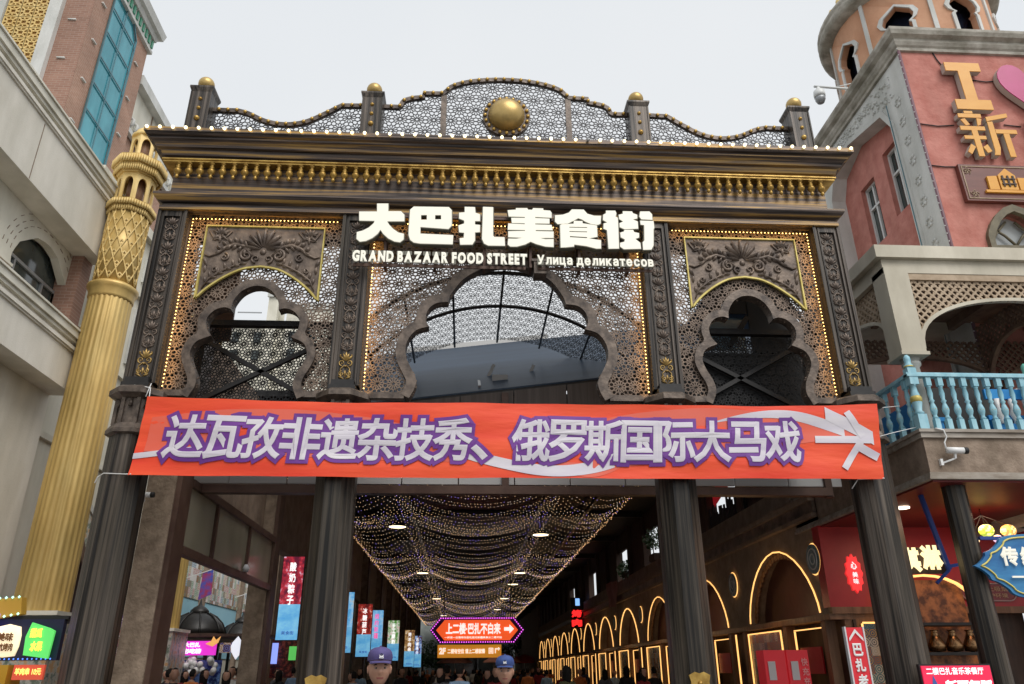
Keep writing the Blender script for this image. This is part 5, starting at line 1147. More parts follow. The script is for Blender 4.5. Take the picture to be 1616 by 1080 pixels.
# inner arched shop window behind the column
aw=th('arched_shop_bay','lit arched bay with copper jugs inside the red shop','shop',(8.2,14.6,0))
al=archloop(8.75,.85,.2,2.75,3.25,12); G().strip(al,[(8.75+(a-8.75)*1.05,b*1.012) for a,b in al],'Y',14.62,.05).build('bay_arch_light',M['ledstrip'],aw)
G().box(7.95,9.55,14.8,14.86,.2,3.2).build('bay_back',mat('bay_mural',(.1,.035,.015),(.42,.17,.06),(5,5,5),.5,lo=.4,hi=.6),aw)
for k in range(4): G().lathe([(.0,0),(.13,.02),(.15,.12),(.08,.26),(.05,.34),(.08,.38)],14,(8.25+.33*k,14.4,1.9)).build('copper_jug',mat('copper%d'%k,(.3,.17,.08),rough=.25,metal=.9),aw)
G().box(7.98,9.5,14.2,14.7,1.85,1.9).box(7.98,9.5,14.2,14.7,2.35,2.4).build('bay_shelf',M['steel_black'],aw)
# standing signs at the shop
s1=hsign('teahouse_standing_sign','red vertical standing sign with white characters 巴扎老茶馆 and arrow head',(5.37,11,1.2))
def strip_sign(par,x0,x1,z0,z1,y,m): return G().box(x0,x1,y,y+.05,z0,z1).build('sign_board',m,par)
strip_sign(s1,5.29,5.53,.4,2.17,11.0,M['red_bright'])
g=G(); vtext(g,'巴扎老茶馆&餐',5.41,.14,1.98,.6,10.985,bold=.045); g.add([(5.31,10.98,1.99),(5.41,10.98,2.1),(5.51,10.98,1.99),(5.51,10.98,2.03),(5.41,10.98,2.15),(5.31,10.98,2.03)],[(0,1,4,5),(1,2,3,4)]); g.build('sign_print',M['white'],s1,fix=False)
G().box(5.27,5.29,10.99,11.06,.4,2.18).box(5.53,5.55,10.99,11.06,.4,2.18).build('sign_edge',M['silver'],s1)
s2=hsign('music_teahouse_sign','red lit sign reading 二楼巴扎音乐茶餐厅 over a dancer picture',(6.7,10.6,1.5))
G().box(5.95,6.92,10.5,10.56,.9,1.69).build('sign_frame',M['black'],s2); G().box(5.97,6.9,10.48,10.5,.92,1.67).build('sign_board',glow('red_lit_face',(.62,.015,.06),.75),s2)
g=G(); put_text(g,'二楼巴扎音乐茶餐厅',6.02,6.8,1.56,1.65,10.475,bold=.03); put_text(g,'新疆舞蹈',6.22,6.86,1.33,1.5,10.475,bold=.05,shear=.15); g.build('sign_print',glow('print_white',(.95,.9,.92),.6),s2,fix=False)
g=G().add([(6.1,10.474,1.56),(6.2,10.474,1.3),(6.24,10.474,1.2),(6.04,10.474,1.2),(6.06,10.474,1.4)],[(0,1,2,3,4)]); g.build('dancer_print',mat('print_blue',(.05,.12,.4),rough=.5),s2,fix=False)
G().box(6.0,6.04,10.57,10.61,0,.9).box(6.84,6.88,10.57,10.61,0,.9).box(5.95,6.92,10.56,10.62,0,.05).build('sign_stand',M['black'],s2)
s3=hsign('red_charging_cabinet','red power bank cabinet with white screens beside the arcade pillar',(6.4,16,.9))
for k,x in enumerate((5.75,6.2)): G().box(x,x+.42,15.5,15.9,0,1.98).build('cabinet_body',M['red_bright'],s3); G().box(x+.06,x+.2,15.48,15.499,1.45,1.78).build('cabinet_screen',M['silver'],s3); 
g=G(); vtext(g,'快充充电宝',6.52,.13,1.85,1.0,15.47,bold=.02); g.build('cabinet_print',mat('print_rose',(.8,.4,.4),rough=.5),s3,fix=False)
# ================================================================ STREET CANOPY
def translucent(name,c,k=.5):
    m=mat(name,c,tuple(x*1.5 for x in c),(.3,3,1),.35); n=m.node_tree.nodes; L=m.node_tree.links; t=n.new('ShaderNodeBsdfTranslucent'); t.inputs[0].default_value=(*[min(1,x*2.2) for x in c],1); x=n.new('ShaderNodeMixShader'); x.inputs[0].default_value=k
    L.new(n['Principled BSDF'].outputs[0],x.inputs[1]); L.new(t.outputs[0],x.inputs[2]); L.new(x.outputs[0],n['Material Output'].inputs['Surface']); return m
M['sheet_blue']=translucent('blue_grey_translucent_sheet',(.05,.08,.125),.55)
cp=th('street_canopy','dark roof canopy with brown fascia boards covering the market street behind the gate','roof',(1,40,7))
G().box(-5.2,7.9,16.6,112,7.42,7.55).build('roof_sheet',M['roof_dark'],cp)
g=G()
for y in range(18,88,6): g.box(-5.2,6.95,y,y+.16,7.2,7.415)
for x in (-3.95,-2.05,2.7,4.5): g.box(x-.05,x+.05,16.6,88,7.05,7.195)
g.build('roof_beams',M['steel_black'],cp,kind='stuff',label='black roof beams')
x=-5.0; k=0
while x<6.4:
    tp=lambda q:6.30+.13*(q-.6); G().plate([[(x+.01,5.2),(x+.96,5.2),(x+.96,tp(x+.96)),(x+.01,tp(x+.01))]],'Y',13.0,.05).build('fascia_board',M['board_brown'],cp) ; G().box(x+.01,x+.96,13.0,13.05,4.6,5.19).build('fascia_panel',M['white_panel'],cp); x+=.97
g=G()
for x in (-4.9,-2.2,.6,3.4,6.3): g.box(x,x+.12,12.93,13.06,4.4,6.26+.13*(x-.6))
g.build('fascia_mullions',M['frame_brown'],cp,kind='stuff')
G().box(-5.0,6.4,12.9,13.08,4.42,4.56).build('fascia_beam',M['frame_brown'],cp)
g=G(); V=lambda x,y: 6.35+.13*(x-.6)+(y-13.05)*.62
xs=[-2.3+.9*i for i in range(11)]
for a,b in zip(xs,xs[1:]): g.add([(a,13.07,V(a,13.07)),(b,13.07,V(b,13.07)),(b,17.7,V(b,17.7)),(a,17.7,V(a,17.7)),(a,13.07,V(a,13.07)+.03),(b,13.07,V(b,13.07)+.03),(b,17.7,V(b,17.7)+.03),(a,17.7,V(a,17.7)+.03)],[(0,3,2,1),(4,5,6,7),(0,1,5,4),(1,2,6,5),(2,3,7,6),(3,0,4,7)])
g.build('sloping_sheet',M['sheet_blue'],cp)
g=G()
for x in (-2.25,.6,3.4,6.1): g.bar((x,13.1,V(x,13.1)-.06),(x,16.8,V(x,16.8)-.06),.07,.1)
g.bar((-2.3,13.12,V(-2.3,13.1)-.08),(6.7,13.12,V(6.7,13.1)-.08),.08,.14); g.bar((-2.3,15.0,V(-2.3,15)-.06),(6.7,15,V(6.7,15)-.06),.06,.1); g.build('sheet_rafters',M['steel_black'],cp,kind='stuff')
g=G()
for x in (.2,1.0): g.bar((x,13.3,6.5),(x,15.6,7.75),.05); g.bar((x,14.2,6.6),(x+.3,14.2,7.3),.06)
g.tube([(-2.2,13.6,6.3),(.5,13.7,6.55),(3,13.7,6.75),(6,13.6,7.0)],.035,6); g.box(.45,.75,13.7,13.95,6.72,6.9); g.tube([(.6,13.8,6.72),(.6,13.75,6.6)],[.06,.09],8)
g.build('roof_conduit',M['grey_frame'],cp,kind='stuff')
g=G().bar((-1.9,17.75,V(-1.9,17.7)+.05),(2.0,17.75,V(2.0,17.7)+.05),.06,.22); g.build('pale_ridge_trim',M['white_panel'],cp)
# perforated vault behind the middle arch
vt=th('perforated_vault','grey perforated metal vault on black ribs glowing against the sky behind the middle arch','roof',(.6,13,7))
VR=3.35; zc=4.9
def vmap(g,r):   # (arc, y) plate -> barrel vault
    g.v=[(X0+(r+z)*math.sin(x/r),y,zc+(r+z)*math.cos(x/r)) for x,y,z in g.v]; return g
gv=girih([(-3.1,11.95),(3.1,11.95),(3.1,15.1),(-3.1,15.1)],[],.30,.0105,'Z',0,.006); vmap(gv,VR).build('vault_mesh',M['lattice_dark'],vt,kind='stuff',label='perforated sheet of star rosettes')
for y in (12.0,13.35):
    g=G().tube([(X0+(VR-.05)*math.sin(t),y,zc+(VR-.05)*math.cos(t)) for t in [(-.95+1.9*i/24) for i in range(25)]],.035,6); g.build('vault_rib',M['steel_black'],vt)
for t in (-.84,-.56,-.28,0,.28,.56,.84): G().tube([(X0+(VR-.04)*math.sin(t),11.95,zc+(VR-.04)*math.cos(t)),(X0+(VR-.04)*math.sin(t),15.15,zc+(VR-.04)*math.cos(t))],.022,6).build('vault_purlin',M['steel_black'],vt)
# sheets behind the side bays; the upper ones added as dark backing
se_=th('side_dark_backing','black backing sheets added behind the right bay of the gate for darkness','roof',(4.6,12.5,6))
G().box(3.2,6.0,12.45,12.5,4.95,6.9).build('lower_sheet',M['black'],se_); G().box(5.15,6.0,12.45,12.5,6.92,8.6).build('upper_sheet',M['black'],se_); G().box(4.35,6.0,12.5,14.0,8.0,8.05).build('top_sheet',M['roof_blue'],se_)
G().box(4.35,5.14,12.46,12.49,7.7,8.6).build('transom_sheet',M['black'],se_); G().box(4.36,5.1,12.6,12.62,7.02,7.68).build('tinted_pane',mat('pane_blue',(.12,.2,.28),(.2,.3,.38),(1,1,2),.2),se_); G().bar((4.7,12.4,7.0),(5.1,12.4,7.6),.09).build('brace',M['steel_black'],se_)
sl_=th('side_dark_backing','dark backing sheets behind the left bay of the gate, upper one added','roof',(-3.6,12.5,5))
G().box(-4.9,-1.9,12.55,12.6,4.95,5.9).build('lower_sheet',M['black'],sl_); G().box(-4.9,-4.2,12.5,12.55,7.0,8.7).build('upper_sheet',M['frame_brown'],sl_)
# ================================================================ LEFT STREET SIDE
def ccol(y,label):
    t=th('concrete_column',label,'column',(-4.7,y,0),'rough stucco columns down the left side of the street')
    G().box(-4.93,-4.5,y-.05,y+.5,0,7.2).build('column_body',M['stucco_col'],t); G().box(-4.499,-4.42,y-.02,y+.46,0,7.2).build('brown_edge',M['frame_brown'],t)
ccol(12.0,'nearest rough stucco column with a brown edge below the left end of the banner')
ordn=['second','third','fourth','fifth','sixth','seventh','eighth','ninth','tenth','eleventh']
for i in range(10): ccol(18.4+6.1*i,ordn[i]+' rough stucco column from the gate along the left side of the street')
gw=th('glazed_transom','row of dusty frosted panes in a brown frame between the stucco columns','window',(-4.5,15,3.9))
for a,b in ((12.6,13.95),(14.05,16.2),(16.3,18.3)): G().box(-4.5,-4.48,a,b,3.5,4.42).build('frosted_pane',M['frost'],gw)
for z in (3.36,4.42): G().box(-4.56,-4.42,12.52,18.36,z,z+.13).build('frame_rail',M['frame_brown'],gw)
for y in (13.95,16.2): G().box(-4.54,-4.43,y,y+.1,3.5,4.42).build('frame_mullion',M['frame_brown'],gw)
G().box(-5.0,-4.75,13.3,88,4.56,7.41).build('dark_side_wall',M['dark_st'],cp)
fl_=th('flood_light','small silver flood light on the brown frame rail','lamp',(-4.4,16.2,3.5)); G().lathe([(.05,0),(.07,.06),(.03,.14)],10,(-4.38,16.0,3.5)).build('lamp_head',M['silver'],fl_)
def boxsign(y,x0,x1,z0,z1,txt,label,c1,c2,c3,tc_=(1,1,1)):
    t=th('light_box_banner',label,'sign',((x0+x1)/2,y,z0),'vertical light boxes hung on the left columns')
    G().box(x0,x1,y,y+.1,z0,z1).build('box_frame',M['black'],t)
    m=mat('lightbox_%d'%int(y*10),c1,c2,(5,5,4),.4,0,0,None,5,emit=.75,lo=.42,hi=.56,c3=c3); m.cycles.emission_sampling='NONE'
    zz=z0+(z1-z0)*.42
    G().box(x0+.015,x1-.015,y-.012,y-.001,zz,z1-.015).build('picture_print',m,t)
    m2=mat('lightbox_blue_%d'%int(y*10),(.08,.36,.7),(.25,.6,.85),(2,2,3),.4,emit=.7); m2.cycles.emission_sampling='NONE'
    G().box(x0+.015,x1-.015,y-.012,y-.001,z0+.015,zz-.001).build('blue_print',m2,t)
    g=G(); w_=(x1-x0); cen_=(x0+x1)/2; vtext(g,txt,cen_,w_*.3,z1-.12,z0+(z1-z0)*.40,y-.02,bold=.03); g.build('box_lettering',glow('boxtext_%d'%int(y*10),tc_,.9),t,fix=False)
    g=G(); put_text(g,'美食街',x0+w_*.25,x1-w_*.2,z0+.12,z0+.2,y-.02,bold=.02); g.build('small_print',glow('boxsmall_%d'%int(y*10),(.05,.15,.4),.5),t,fix=False)
boxsign(18.35,-4.2,-3.7,2.3,4.12,'酸奶粽子','first light box banner reading 酸奶粽子 over berries beside the left inner gate column',(.12,.01,.03),(.5,.03,.05),(.75,.6,.8))
boxsign(24.0,-3.85,-3.28,2.15,3.85,'遇见巴扎','blue light box banner reading 遇见巴扎 just right of the left inner column',(.1,.4,.75),(.3,.6,.9),(.7,.5,.2),(.9,.2,.5))
boxsign(27.5,-3.62,-3.12,2.1,3.78,'冰糖葫芦','light box banner with red skewered fruit reading 冰糖葫芦',(.1,.01,.01),(.4,.03,.02),(.8,.7,.6))
boxsign(31.5,-3.66,-3.14,2.1,3.86,'相约新疆','pale blue light box banner reading 相约新疆',(.15,.45,.8),(.3,.6,.9),(.6,.5,.35),(.9,.15,.4))
boxsign(37.8,-3.55,-3.0,2.1,3.85,'手工酸奶','light box banner with green fruit reading 手工酸奶',(.1,.3,.06),(.7,.7,.6),(.7,.1,.1))
boxsign(48.0,-3.5,-2.9,1.9,3.9,'烤羊肉串','small distant light box banner reading 烤羊肉串',(.15,.06,.03),(.5,.3,.1),(.8,.7,.6))
boxsign(56.0,-3.5,-2.9,1.9,3.9,'石榴果汁','farthest light box banner reading 石榴果汁 near the end of the row',(.1,.02,.02),(.2,.4,.8),(.8,.7,.6))
# ================================================================ STRING LIGHTS
edges=[-3.95,-2.05,2.7,4.5]; zE=6.02
sgt=th('string_light_net','swagged net of tiny warm string lights sagging under the canopy roof','lights',(.4,40,6))
rnd=random.Random(11); gA,gB,gC,gW=G(),G(),G(),G()
y=13.6; 
while y<84:
    stepb=.085 if y<26 else (.10 if y<40 else .17); r=.0075 if y<22 else (.0095 if y<32 else (.0125 if y<48 else .018))
    for a,b,sag in ((edges[0]-.65*max(0,min(1,(22-y)/4.5)),edges[1],.34),(edges[1],edges[2],.72),(edges[2],edges[3],.32)):
        n=int((b-a)/stepb); ph=.14*math.sin(y*.9)+rnd.uniform(-.05,.05); x_0=rnd.random()
        for i in range(n+1):
            t=min(1,(i+x_0)/n); x=a+(b-a)*t; z=zE+(.16 if a==edges[1] else 0)*0-(sag+ph)*4*t*(1-t)+.12*math.sin(y*.33)*(1 if 0<t<1 else 0)
            z+= .25*( (1 if a>-3.5 else t)*(1 if b!=edges[3] else 1-t) )
            p=(x+rnd.uniform(-.02,.02),y+rnd.uniform(-.05,.05),z+rnd.uniform(-.015,.015)); q=rnd.random()
            (gA if q<.62 else gB if q<.86 else gC).octa(p,r)
    y+=.46 if y<30 else (.62 if y<50 else 1.0)
L_=lambda n,c,s:glow(n,c,s)
gA.build('warm_bulbs',L_('net_warm',(1,.64,.33),1.9),sgt,kind='stuff',label='thousands of tiny warm bulbs',fix=False); gB.build('white_bulbs',L_('net_white',(1,.82,.66),1.8),sgt,kind='stuff',label='thousands of tiny white bulbs',fix=False); gC.build('coloured_bulbs',L_('net_violet',(.35,.25,1),2.4),sgt,kind='stuff',label='scattered tiny violet bulbs',fix=False)
g=G()
for x in (edges[0],edges[3]):
    yy=13.6
    while yy<84: g.octa((x+rnd.uniform(-.03,.03),yy,zE+rnd.uniform(-.05,.04)),.011+.012*(yy-13)/60); yy+=.09+.004*(yy-13)
g.build('edge_bulbs',L_('net_edge',(1,.56,.25),1.2),sgt,kind='stuff',label='dense line of bulbs along both edges',fix=False)
# pendant lamps
pl0=None
PLS=[(-2.36,26.6,'nearest lit pendant lamp, left of the street'),(2.72,28.2,'nearest lit pendant lamp, right of the street'),(-2.16,40,'second lit pendant lamp on the left'),(2.75,40,'second lit pendant lamp on the right'),(2.73,45.5,'third lit pendant lamp on the right'),(2.69,54.8,'fourth lit pendant lamp on the right'),(-1.95,54.8,'third lit pendant lamp on the left'),(2.62,65,'fifth lit pendant lamp on the right'),(-1.9,72,'farthest lit pendant lamp on the left')]
for x,y_,lab in PLS:
    if pl0 is None:
        pl0=th('pendant_lamp',lab,'lamp',(x,y_,6.2),'pendant lamps over the street')
        G().lathe([(.31,6.2),(.27,6.31),(.15,6.4),(.06,6.44),(.03,6.52)],20,(x,y_,0),cap=False).build('lamp_shade',M['steel_black'],pl0)
        G().lathe([(.285,6.2),(.285,6.225)],20,(x,y_,0)).build('lamp_disc',glow('pendant_glow',(1,.83,.55),2.6),pl0); G().tube([(x,y_,6.5),(x,y_,7.4)],.012,4).build('lamp_cord',M['black'],pl0)
    else: dup(pl0,(x,y_,6.2),lab)
for x,y_,e in ((-2.3,26,26),(2.7,28,26),(-2.1,40,26),(2.7,41,26),(.3,56,34),(.3,72,34),(1,18,8)):
    l=bpy.data.lights.new('pendant_light','SPOT'); l.spot_size=2.4; l.spot_blend=.6; l.energy=e*2.2; l.color=(1,.8,.55); l.shadow_soft_size=.25; o=bpy.data.objects.new('pendant_light',l); COL.objects.link(o); o.location=(x,y_,5.3); o.parent=sgt; o.location-=sgt.location
# ================================================================ ARCADE
ac=th('arcade_wall','dark brown arcade with LED outlined arches, tile panels and round medallions along the right side','building',(7,45,0))
P_=5.65; NB=11; YC=[17.45+P_*k for k in range(NB)]
def aloop(c): 
    L=[(c-1.98,2.63)]
    for i in range(17):
        t=PI-PI*i/16; x=math.cos(t); L.append((c+1.98*x,2.66+1.42*(1-abs(x)**1.9)**.62))
    L.append((c+1.98,2.63)); return L
for k,c in enumerate(YC):
    y0=c-2.54 if k==0 else c-P_/2; y1=c+P_/2
    lp=aloop(c); G().plate([[(y0,2.6),(y1-.002,2.6),(y1-.002,4.9),(y0,4.9)],lp],'X',7.0,.4).build('arch_wall',M['dark_st'],ac)
    G().tube([(6.985,a,b) for a,b in lp[1:-1]],.016 if k<3 else .022,6).build('arch_led',M['ledstrip'],ac)
    if k<3:
        g=G()
        for i in range(1,len(lp)-2):
            for q in (0,.5):
                a=lp[i][0]*(1-q)+lp[i+1][0]*q; b=lp[i][1]*(1-q)+lp[i+1][1]*q; dx,dz=c-a,2.7-b; d=math.hypot(dx,dz) or 1
                g.lathe([(.085,0),(.085,.05)],8,(7.1,a+dx/d*.07,b+dz/d*.07),axis='X')
        g.build('scalloped_trim',M['wood'],ac,kind='stuff',label='scalloped wooden trim inside the arch')
    G().box(7.36,7.4,c-2.3,c+2.3,2.63,4.3).build('tympanum_board',mat('tympanum_brown',(.07,.025,.016),(.11,.045,.03),(2,2,2),.5) if k==0 else bpy.data.materials['tympanum_brown'],ac)
    G().box(6.9,7.3,y0,y1-.002,2.5,2.599).build('lintel',M['wood'],ac)
    if k<5:
        l=bpy.data.lights.new('arch_glow','POINT'); l.energy=9; l.color=(1,.62,.3); l.shadow_soft_size=.3; o=bpy.data.objects.new('arch_glow',l); COL.objects.link(o); o.location=Vector((6.35,c,2.9)); o.parent=ac; o.location-=ac.location
    # lower zone
    G().box(7.35,7.4,y0,y1-.002,0,2.499).build('back_panel',M['wood_dark'],ac)
    for yy in (c-2.2,c-.25,c+2.35): G().box(6.95,7.15,yy,yy+.2,0,2.499).build('wood_post',M['wood'],ac)
    G().box(6.97,7.0,c+.1,c+2.1,.15,2.4).build('tile_panel',M['tiles_y'],ac)
    for a,b,z0,z1 in ((c+.06,c+.085,.15,2.43),(c+2.11,c+2.135,.15,2.43)): G().box(6.93,6.96,a,b,z0,z1).build('led_strip',M['ledstrip'],ac)
    G().box(6.93,6.96,c+.086,c+2.109,2.405,2.43).build('led_strip',M['ledstrip'],ac)
    G().box(6.9,6.93,c+2.94,c+2.98,0,2.45).build('led_strip',M['ledstrip'],ac)
    G().box(7.05,7.08,c-1.9,c-.4,2.38,2.40).box(7.05,7.08,c-.43,c-.40,0,2.37).build('door_led',M['ledstrip'],ac)
    G().box(7.1,7.13,c-1.5,c-.5,1.55,2.05).build('menu_panel',M['red'],ac)
    ym=c+P_/2 if k>0 or True else c
    for y_m in ([c-2.13,ym] if k==0 else [ym]):
        md=G().lathe([(.29,0),(.29,.05)],28,(6.93,y_m,3.66),axis='X').build('medallion',mat('medallion_blue',(.1,.16,.17),(.3,.38,.38),(6,6,6),.5) if k==0 and y_m<c else bpy.data.materials['medallion_blue'],ac)
        G().tube([(6.96,y_m+.30*math.cos(t*PI/14),3.66+.30*math.sin(t*PI/14)) for t in range(28)],.013,5,closed=True).build('medallion_led',M['ledstrip'],md)
        for rr in (.1,.2): G().tube([(6.93,y_m+rr*math.cos(t*PI/8),3.66+rr*math.sin(t*PI/8)) for t in range(16)],.015,5,closed=True).build('medallion_ring',M['white_st'],md)
G().box(6.9,7.6,76.01,112,0,7.41).build('far_wall',M['dark_st'],ac)
G().box(7.41,7.5,14.95,80,2.5,4.9).build('inner_wall',M['wood_dark'],ac)
G().box(6.93,7.0,14.95,76,4.52,4.76).build('patterned_frieze',M['relief'],ac); G().box(6.88,7.0,14.95,76,4.44,4.519).box(6.86,7.0,14.95,76,4.761,4.88).build('frieze_moulding',M['dark_st'],ac)
G().box(7.0,7.3,14.91,76,4.901,5.35).build('upper_wall',M['dark_st'],ac)
# upper storey
us=th('upper_terrace','dark upper terrace over the arcade with posts, planters and bright gaps to the sky','terrace',(7.1,40,5.3))
y=16.2; k=0; OPEN={1,4,6,9,12}
while y<76:
    G().box(7.0,7.3,y,y+.35,5.351,7.41).build('terrace_post',M['wood_dark'],us)
    if k not in OPEN: G().box(7.15,7.2,y+.351,y+2.849,5.351,7.41).build('dark_infill',M['wood_dark'],us)
    else:
        G().box(7.1,7.2,y+.351,y+2.849,6.6,7.41).build('head_infill',M['wood_dark'],us)
    y+=2.85; k+=1
rnd=random.Random(5); g=G(); yy=19.0
while yy<22.4: h=rnd.uniform(.15,.5); g.box(7.05,7.09,yy,yy+.09,5.35,5.5+h); yy+=.13
g.build('jagged_pickets',M['black'],us,kind='stuff',label='jagged black picket silhouettes')
G().add([(7.2,22.0,6.5),(7.2,20.3,6.6),(7.2,20.5,6.3),(7.2,22.0,5.95),(7.22,22.0,6.5),(7.22,20.3,6.6),(7.22,20.5,6.3),(7.22,22.0,5.95)],[(0,1,2,3),(7,6,5,4),(0,4,5,1),(1,5,6,2),(2,6,7,3),(3,7,4,0)]).build('red_cloth',M['red_bright'],us)
def leaves(g,c,R,n,rn,s=.06):
    for i in range(n):
        a=rn.uniform(0,2*PI); b=math.acos(rn.uniform(-1,1)); r=rn.random()**.4
        p=Vector((c[0]+R[0]*r*math.sin(b)*math.cos(a),c[1]+R[1]*r*math.sin(b)*math.sin(a),c[2]+R[2]*r*math.cos(b))); u=Vector((rn.uniform(-1,1),rn.uniform(-1,1),rn.uniform(-1,1))).normalized()*s; v=u.orthogonal().normalized()*s*.45
        g.add([p-u,p+v,p+u,p-v],[(0,1,2,3)])
for i,(yy,z,lab) in enumerate(((28.8,6.15,'leafy green planter in the nearer terrace opening'),(34.2,5.7,'dark green trailing plant in the terrace opening further down'))):
    t=th('terrace_plant',lab,'plant',(7.0,yy,5.4)); g=G(); leaves(g,(7.0,yy,z),(.35,1.0,.4),260,rnd,.09); g.build('foliage',M['foliage'],t,kind='stuff',label='loose green leaves'); G().box(6.9,7.15,yy-.4,yy+.4,5.351,5.6).build('planter_box',M['wood_dark'],t); G().tube([(7,yy,5.6),(7,yy+.05,z)],.02,5).build('stem',M['wood'],t)
tc2=th('pink_cloth','faded pink cloth hanging from the arcade cornice','cloth',(6.8,37,4.7)); g=G()
for i in range(9):
    for j in range(6): g.v.append((6.75+.05*math.sin(i*1.3+j),35.2+.3*i,5.4-.22*j-.05*math.sin(i*.8)))
for i in range(8):
    for j in range(5): a=i*6+j; g.f.append((a,a+6,a+7,a+1)); g.sm.append(True); g.mi.append(0)
g.build('cloth_sheet',mat('faded_pink',(.3,.13,.12),(.4,.2,.19),(2,2,2),.8),tc2)
nn_=th('neon_blade_sign','tall red neon blade sign with a small blue panel on the arcade','sign',(6.6,46,4.5))
G().box(6.2,6.95,47.0,47.1,3.9,5.6).build('sign_back',M['black'],nn_); g=G(); vtext(g,'烤肉',6.55,.6,4.95,3.95,46.97,bold=.06); g.build('neon_lettering',glow('neon_red',(1,.02,.02),1.6),nn_,fix=False); G().box(6.5,6.75,46.97,46.99,5.15,5.55).build('blue_panel',glow('neon_blue',(.25,.5,1),1.2),nn_)
# ================================================================ HANGING STREET SIGNS
ss=th('hanging_arrow_sign','orange red lit sign 上二楼 巴扎不白来 with purple bulb border pointing right across the street','sign',(.55,35,3.2))
def hexo(x0,x1,z0,z1,e): zm=(z0+z1)/2; return [(x0,zm),(x0+e,z1),(x1-e,z1),(x1,zm),(x1-e,z0),(x0+e,z0)]
G().plate([hexo(-1.5,2.58,2.74,3.8,.42)],'Y',35.0,.12).build('sign_back',mat('purple_black',(.05,.008,.06),rough=.5),ss)
G().plate([hexo(-1.22,2.3,2.86,3.68,.36)],'Y',34.96,.039).build('sign_face',glow('sign_orange',(.85,.1,.02),.95),ss)
g=G(); put_text(g,'上二楼·巴扎不白来',-.8,1.55,3.1,3.56,34.94,bold=.035); put_text(g,'一杯茶一份情带你逛吃逛吃新疆美食从二楼开始',-.85,1.6,2.93,3.02,34.94,bold=.01); g.plate([[(1.7,3.24),(1.93,3.24),(1.93,3.13),(2.12,3.31),(1.93,3.49),(1.93,3.38),(1.7,3.38)]],'Y',34.93,.01); g.build('sign_print',glow('sign_print_white',(1,.93,.88),1.0),ss,fix=False)
HX=hexo(-1.43,2.51,2.79,3.75,.40); g=G()
for i in range(6):
    p,q=Vector(HX[i]),Vector(HX[(i+1)%6]); n=max(2,int((q-p).length/.1))
    for j in range(n): t=p.lerp(q,j/n); g.octa((t.x,34.93,t.y),.03)
g.build('border_bulbs',glow('purple_bulbs',(.85,.12,.9),2.0),ss,kind='stuff',label='purple bulbs round the sign')
for x in (-.9,2.0): G().tube([(x,35.05,3.8),(x,35.05,7.2)],.02,5).build('hanging_wire',M['steel_black'],ss)
s2_=th('second_floor_sign','small amber sign reading 2F 二楼有空位 请上二楼就餐 under the arrow sign','sign',(.3,35.5,2.4))
G().box(-1.15,1.6,35.4,35.5,2.18,2.7).build('sign_face',glow('sign_amber',(.62,.24,.02),.7),s2_); g=G(); put_text(g,'2F',-1.08,-.8,2.32,2.58,35.38,bold=.05); put_text(g,'二楼有空位 请上二楼就餐',-.72,.9,2.34,2.54,35.38,bold=.03); put_text(g,'回',1.05,1.25,2.33,2.57,35.38,bold=.03); g.plate([[(1.32,2.35),(1.36,2.35),(1.36,2.5),(1.46,2.5),(1.46,2.45),(1.55,2.53),(1.46,2.6),(1.46,2.55),(1.32,2.55)]],'Y',35.37,.01); g.build('sign_print',glow('amber_print',(1,.9,.75),.9),s2_,fix=False)
for x in (-.9,1.4): G().tube([(x,35.45,2.7),(x,35.1,2.8)],.02,5).build('hanging_wire',M['steel_black'],s2_)
ls=th('left_shop_row','dark shop row behind the stucco columns on the left of the market street','building',(-6,60,0)); G().box(-6.3,-6.2,26.6,112,0,7.3).build('shop_wall',M['dark_st'],ls); G().box(-6.2,-4.95,30.2,30.3,3.0,7.3).build('shop_end_wall',M['dark_st'],ls)
for i in range(9): G().box(-6.2,-6.17,33+6.1*i,37+6.1*i,.2,2.6).build('shop_window',M['glass'],ls)
# ================================================================ FAR END
fe=th('far_end_building','grey low building closing the far end of the market street','building',(0,120,0)); G().box(-30,40,113,125,0,9).build('far_wall',mat('far_grey',(.16,.18,.17),(.24,.26,.25),(1,1,1),.7),fe); 
for i in range(8): G().box(-12+4*i,-10+4*i,112.9,112.99,1,4).build('far_window',M['glass'],fe)
rt_=random.Random(8)
for i,(x,y_,h) in enumerate(((-5,100,6),(1.5,104,6.5),(7,99,6))):
    t=th('street_tree','dark leafy street tree beyond the far end of the canopy'+(', left of centre',', in the centre',', right of centre')[i],'tree',(x,y_,0)); G().lathe([(.2,0),(.14,2),(.08,4)],8,(x,y_,0)).build('trunk',M['wood_dark'],t); g=G()
    for k in range(7): leaves(g,(x+rt_.uniform(-2,2),y_+rt_.uniform(-1,1),h*.62+rt_.uniform(-1.2,1.4)),(1.2,1.2,.9),170,rt_,.2)
    g.build('crown',M['foliage'],t,kind='stuff',label='loose leafy crown')
for i,(x,y_,c_) in enumerate(((-.9,78,(.55,.25,.22)),(3.4,74,(.6,.28,.25)),(6.0,82,(.5,.06,.06)))):
    t=th('market_umbrella',('pale pink market umbrella left of the far centre','pale pink market umbrella under the amber sign end','dark red market umbrella at the far right')[i],'umbrella',(x,y_,0)); G().lathe([(1.7,2.35),(1.65,2.45),(.9,2.9),(.05,3.15)],8,(x,y_,0),smooth=False,cap=False).build('umbrella_canopy',mat('umb%d'%i,c_,rough=.7),t); G().tube([(x,y_,0),(x,y_,3.1)],.03,6).build('umbrella_pole',M['white'],t)
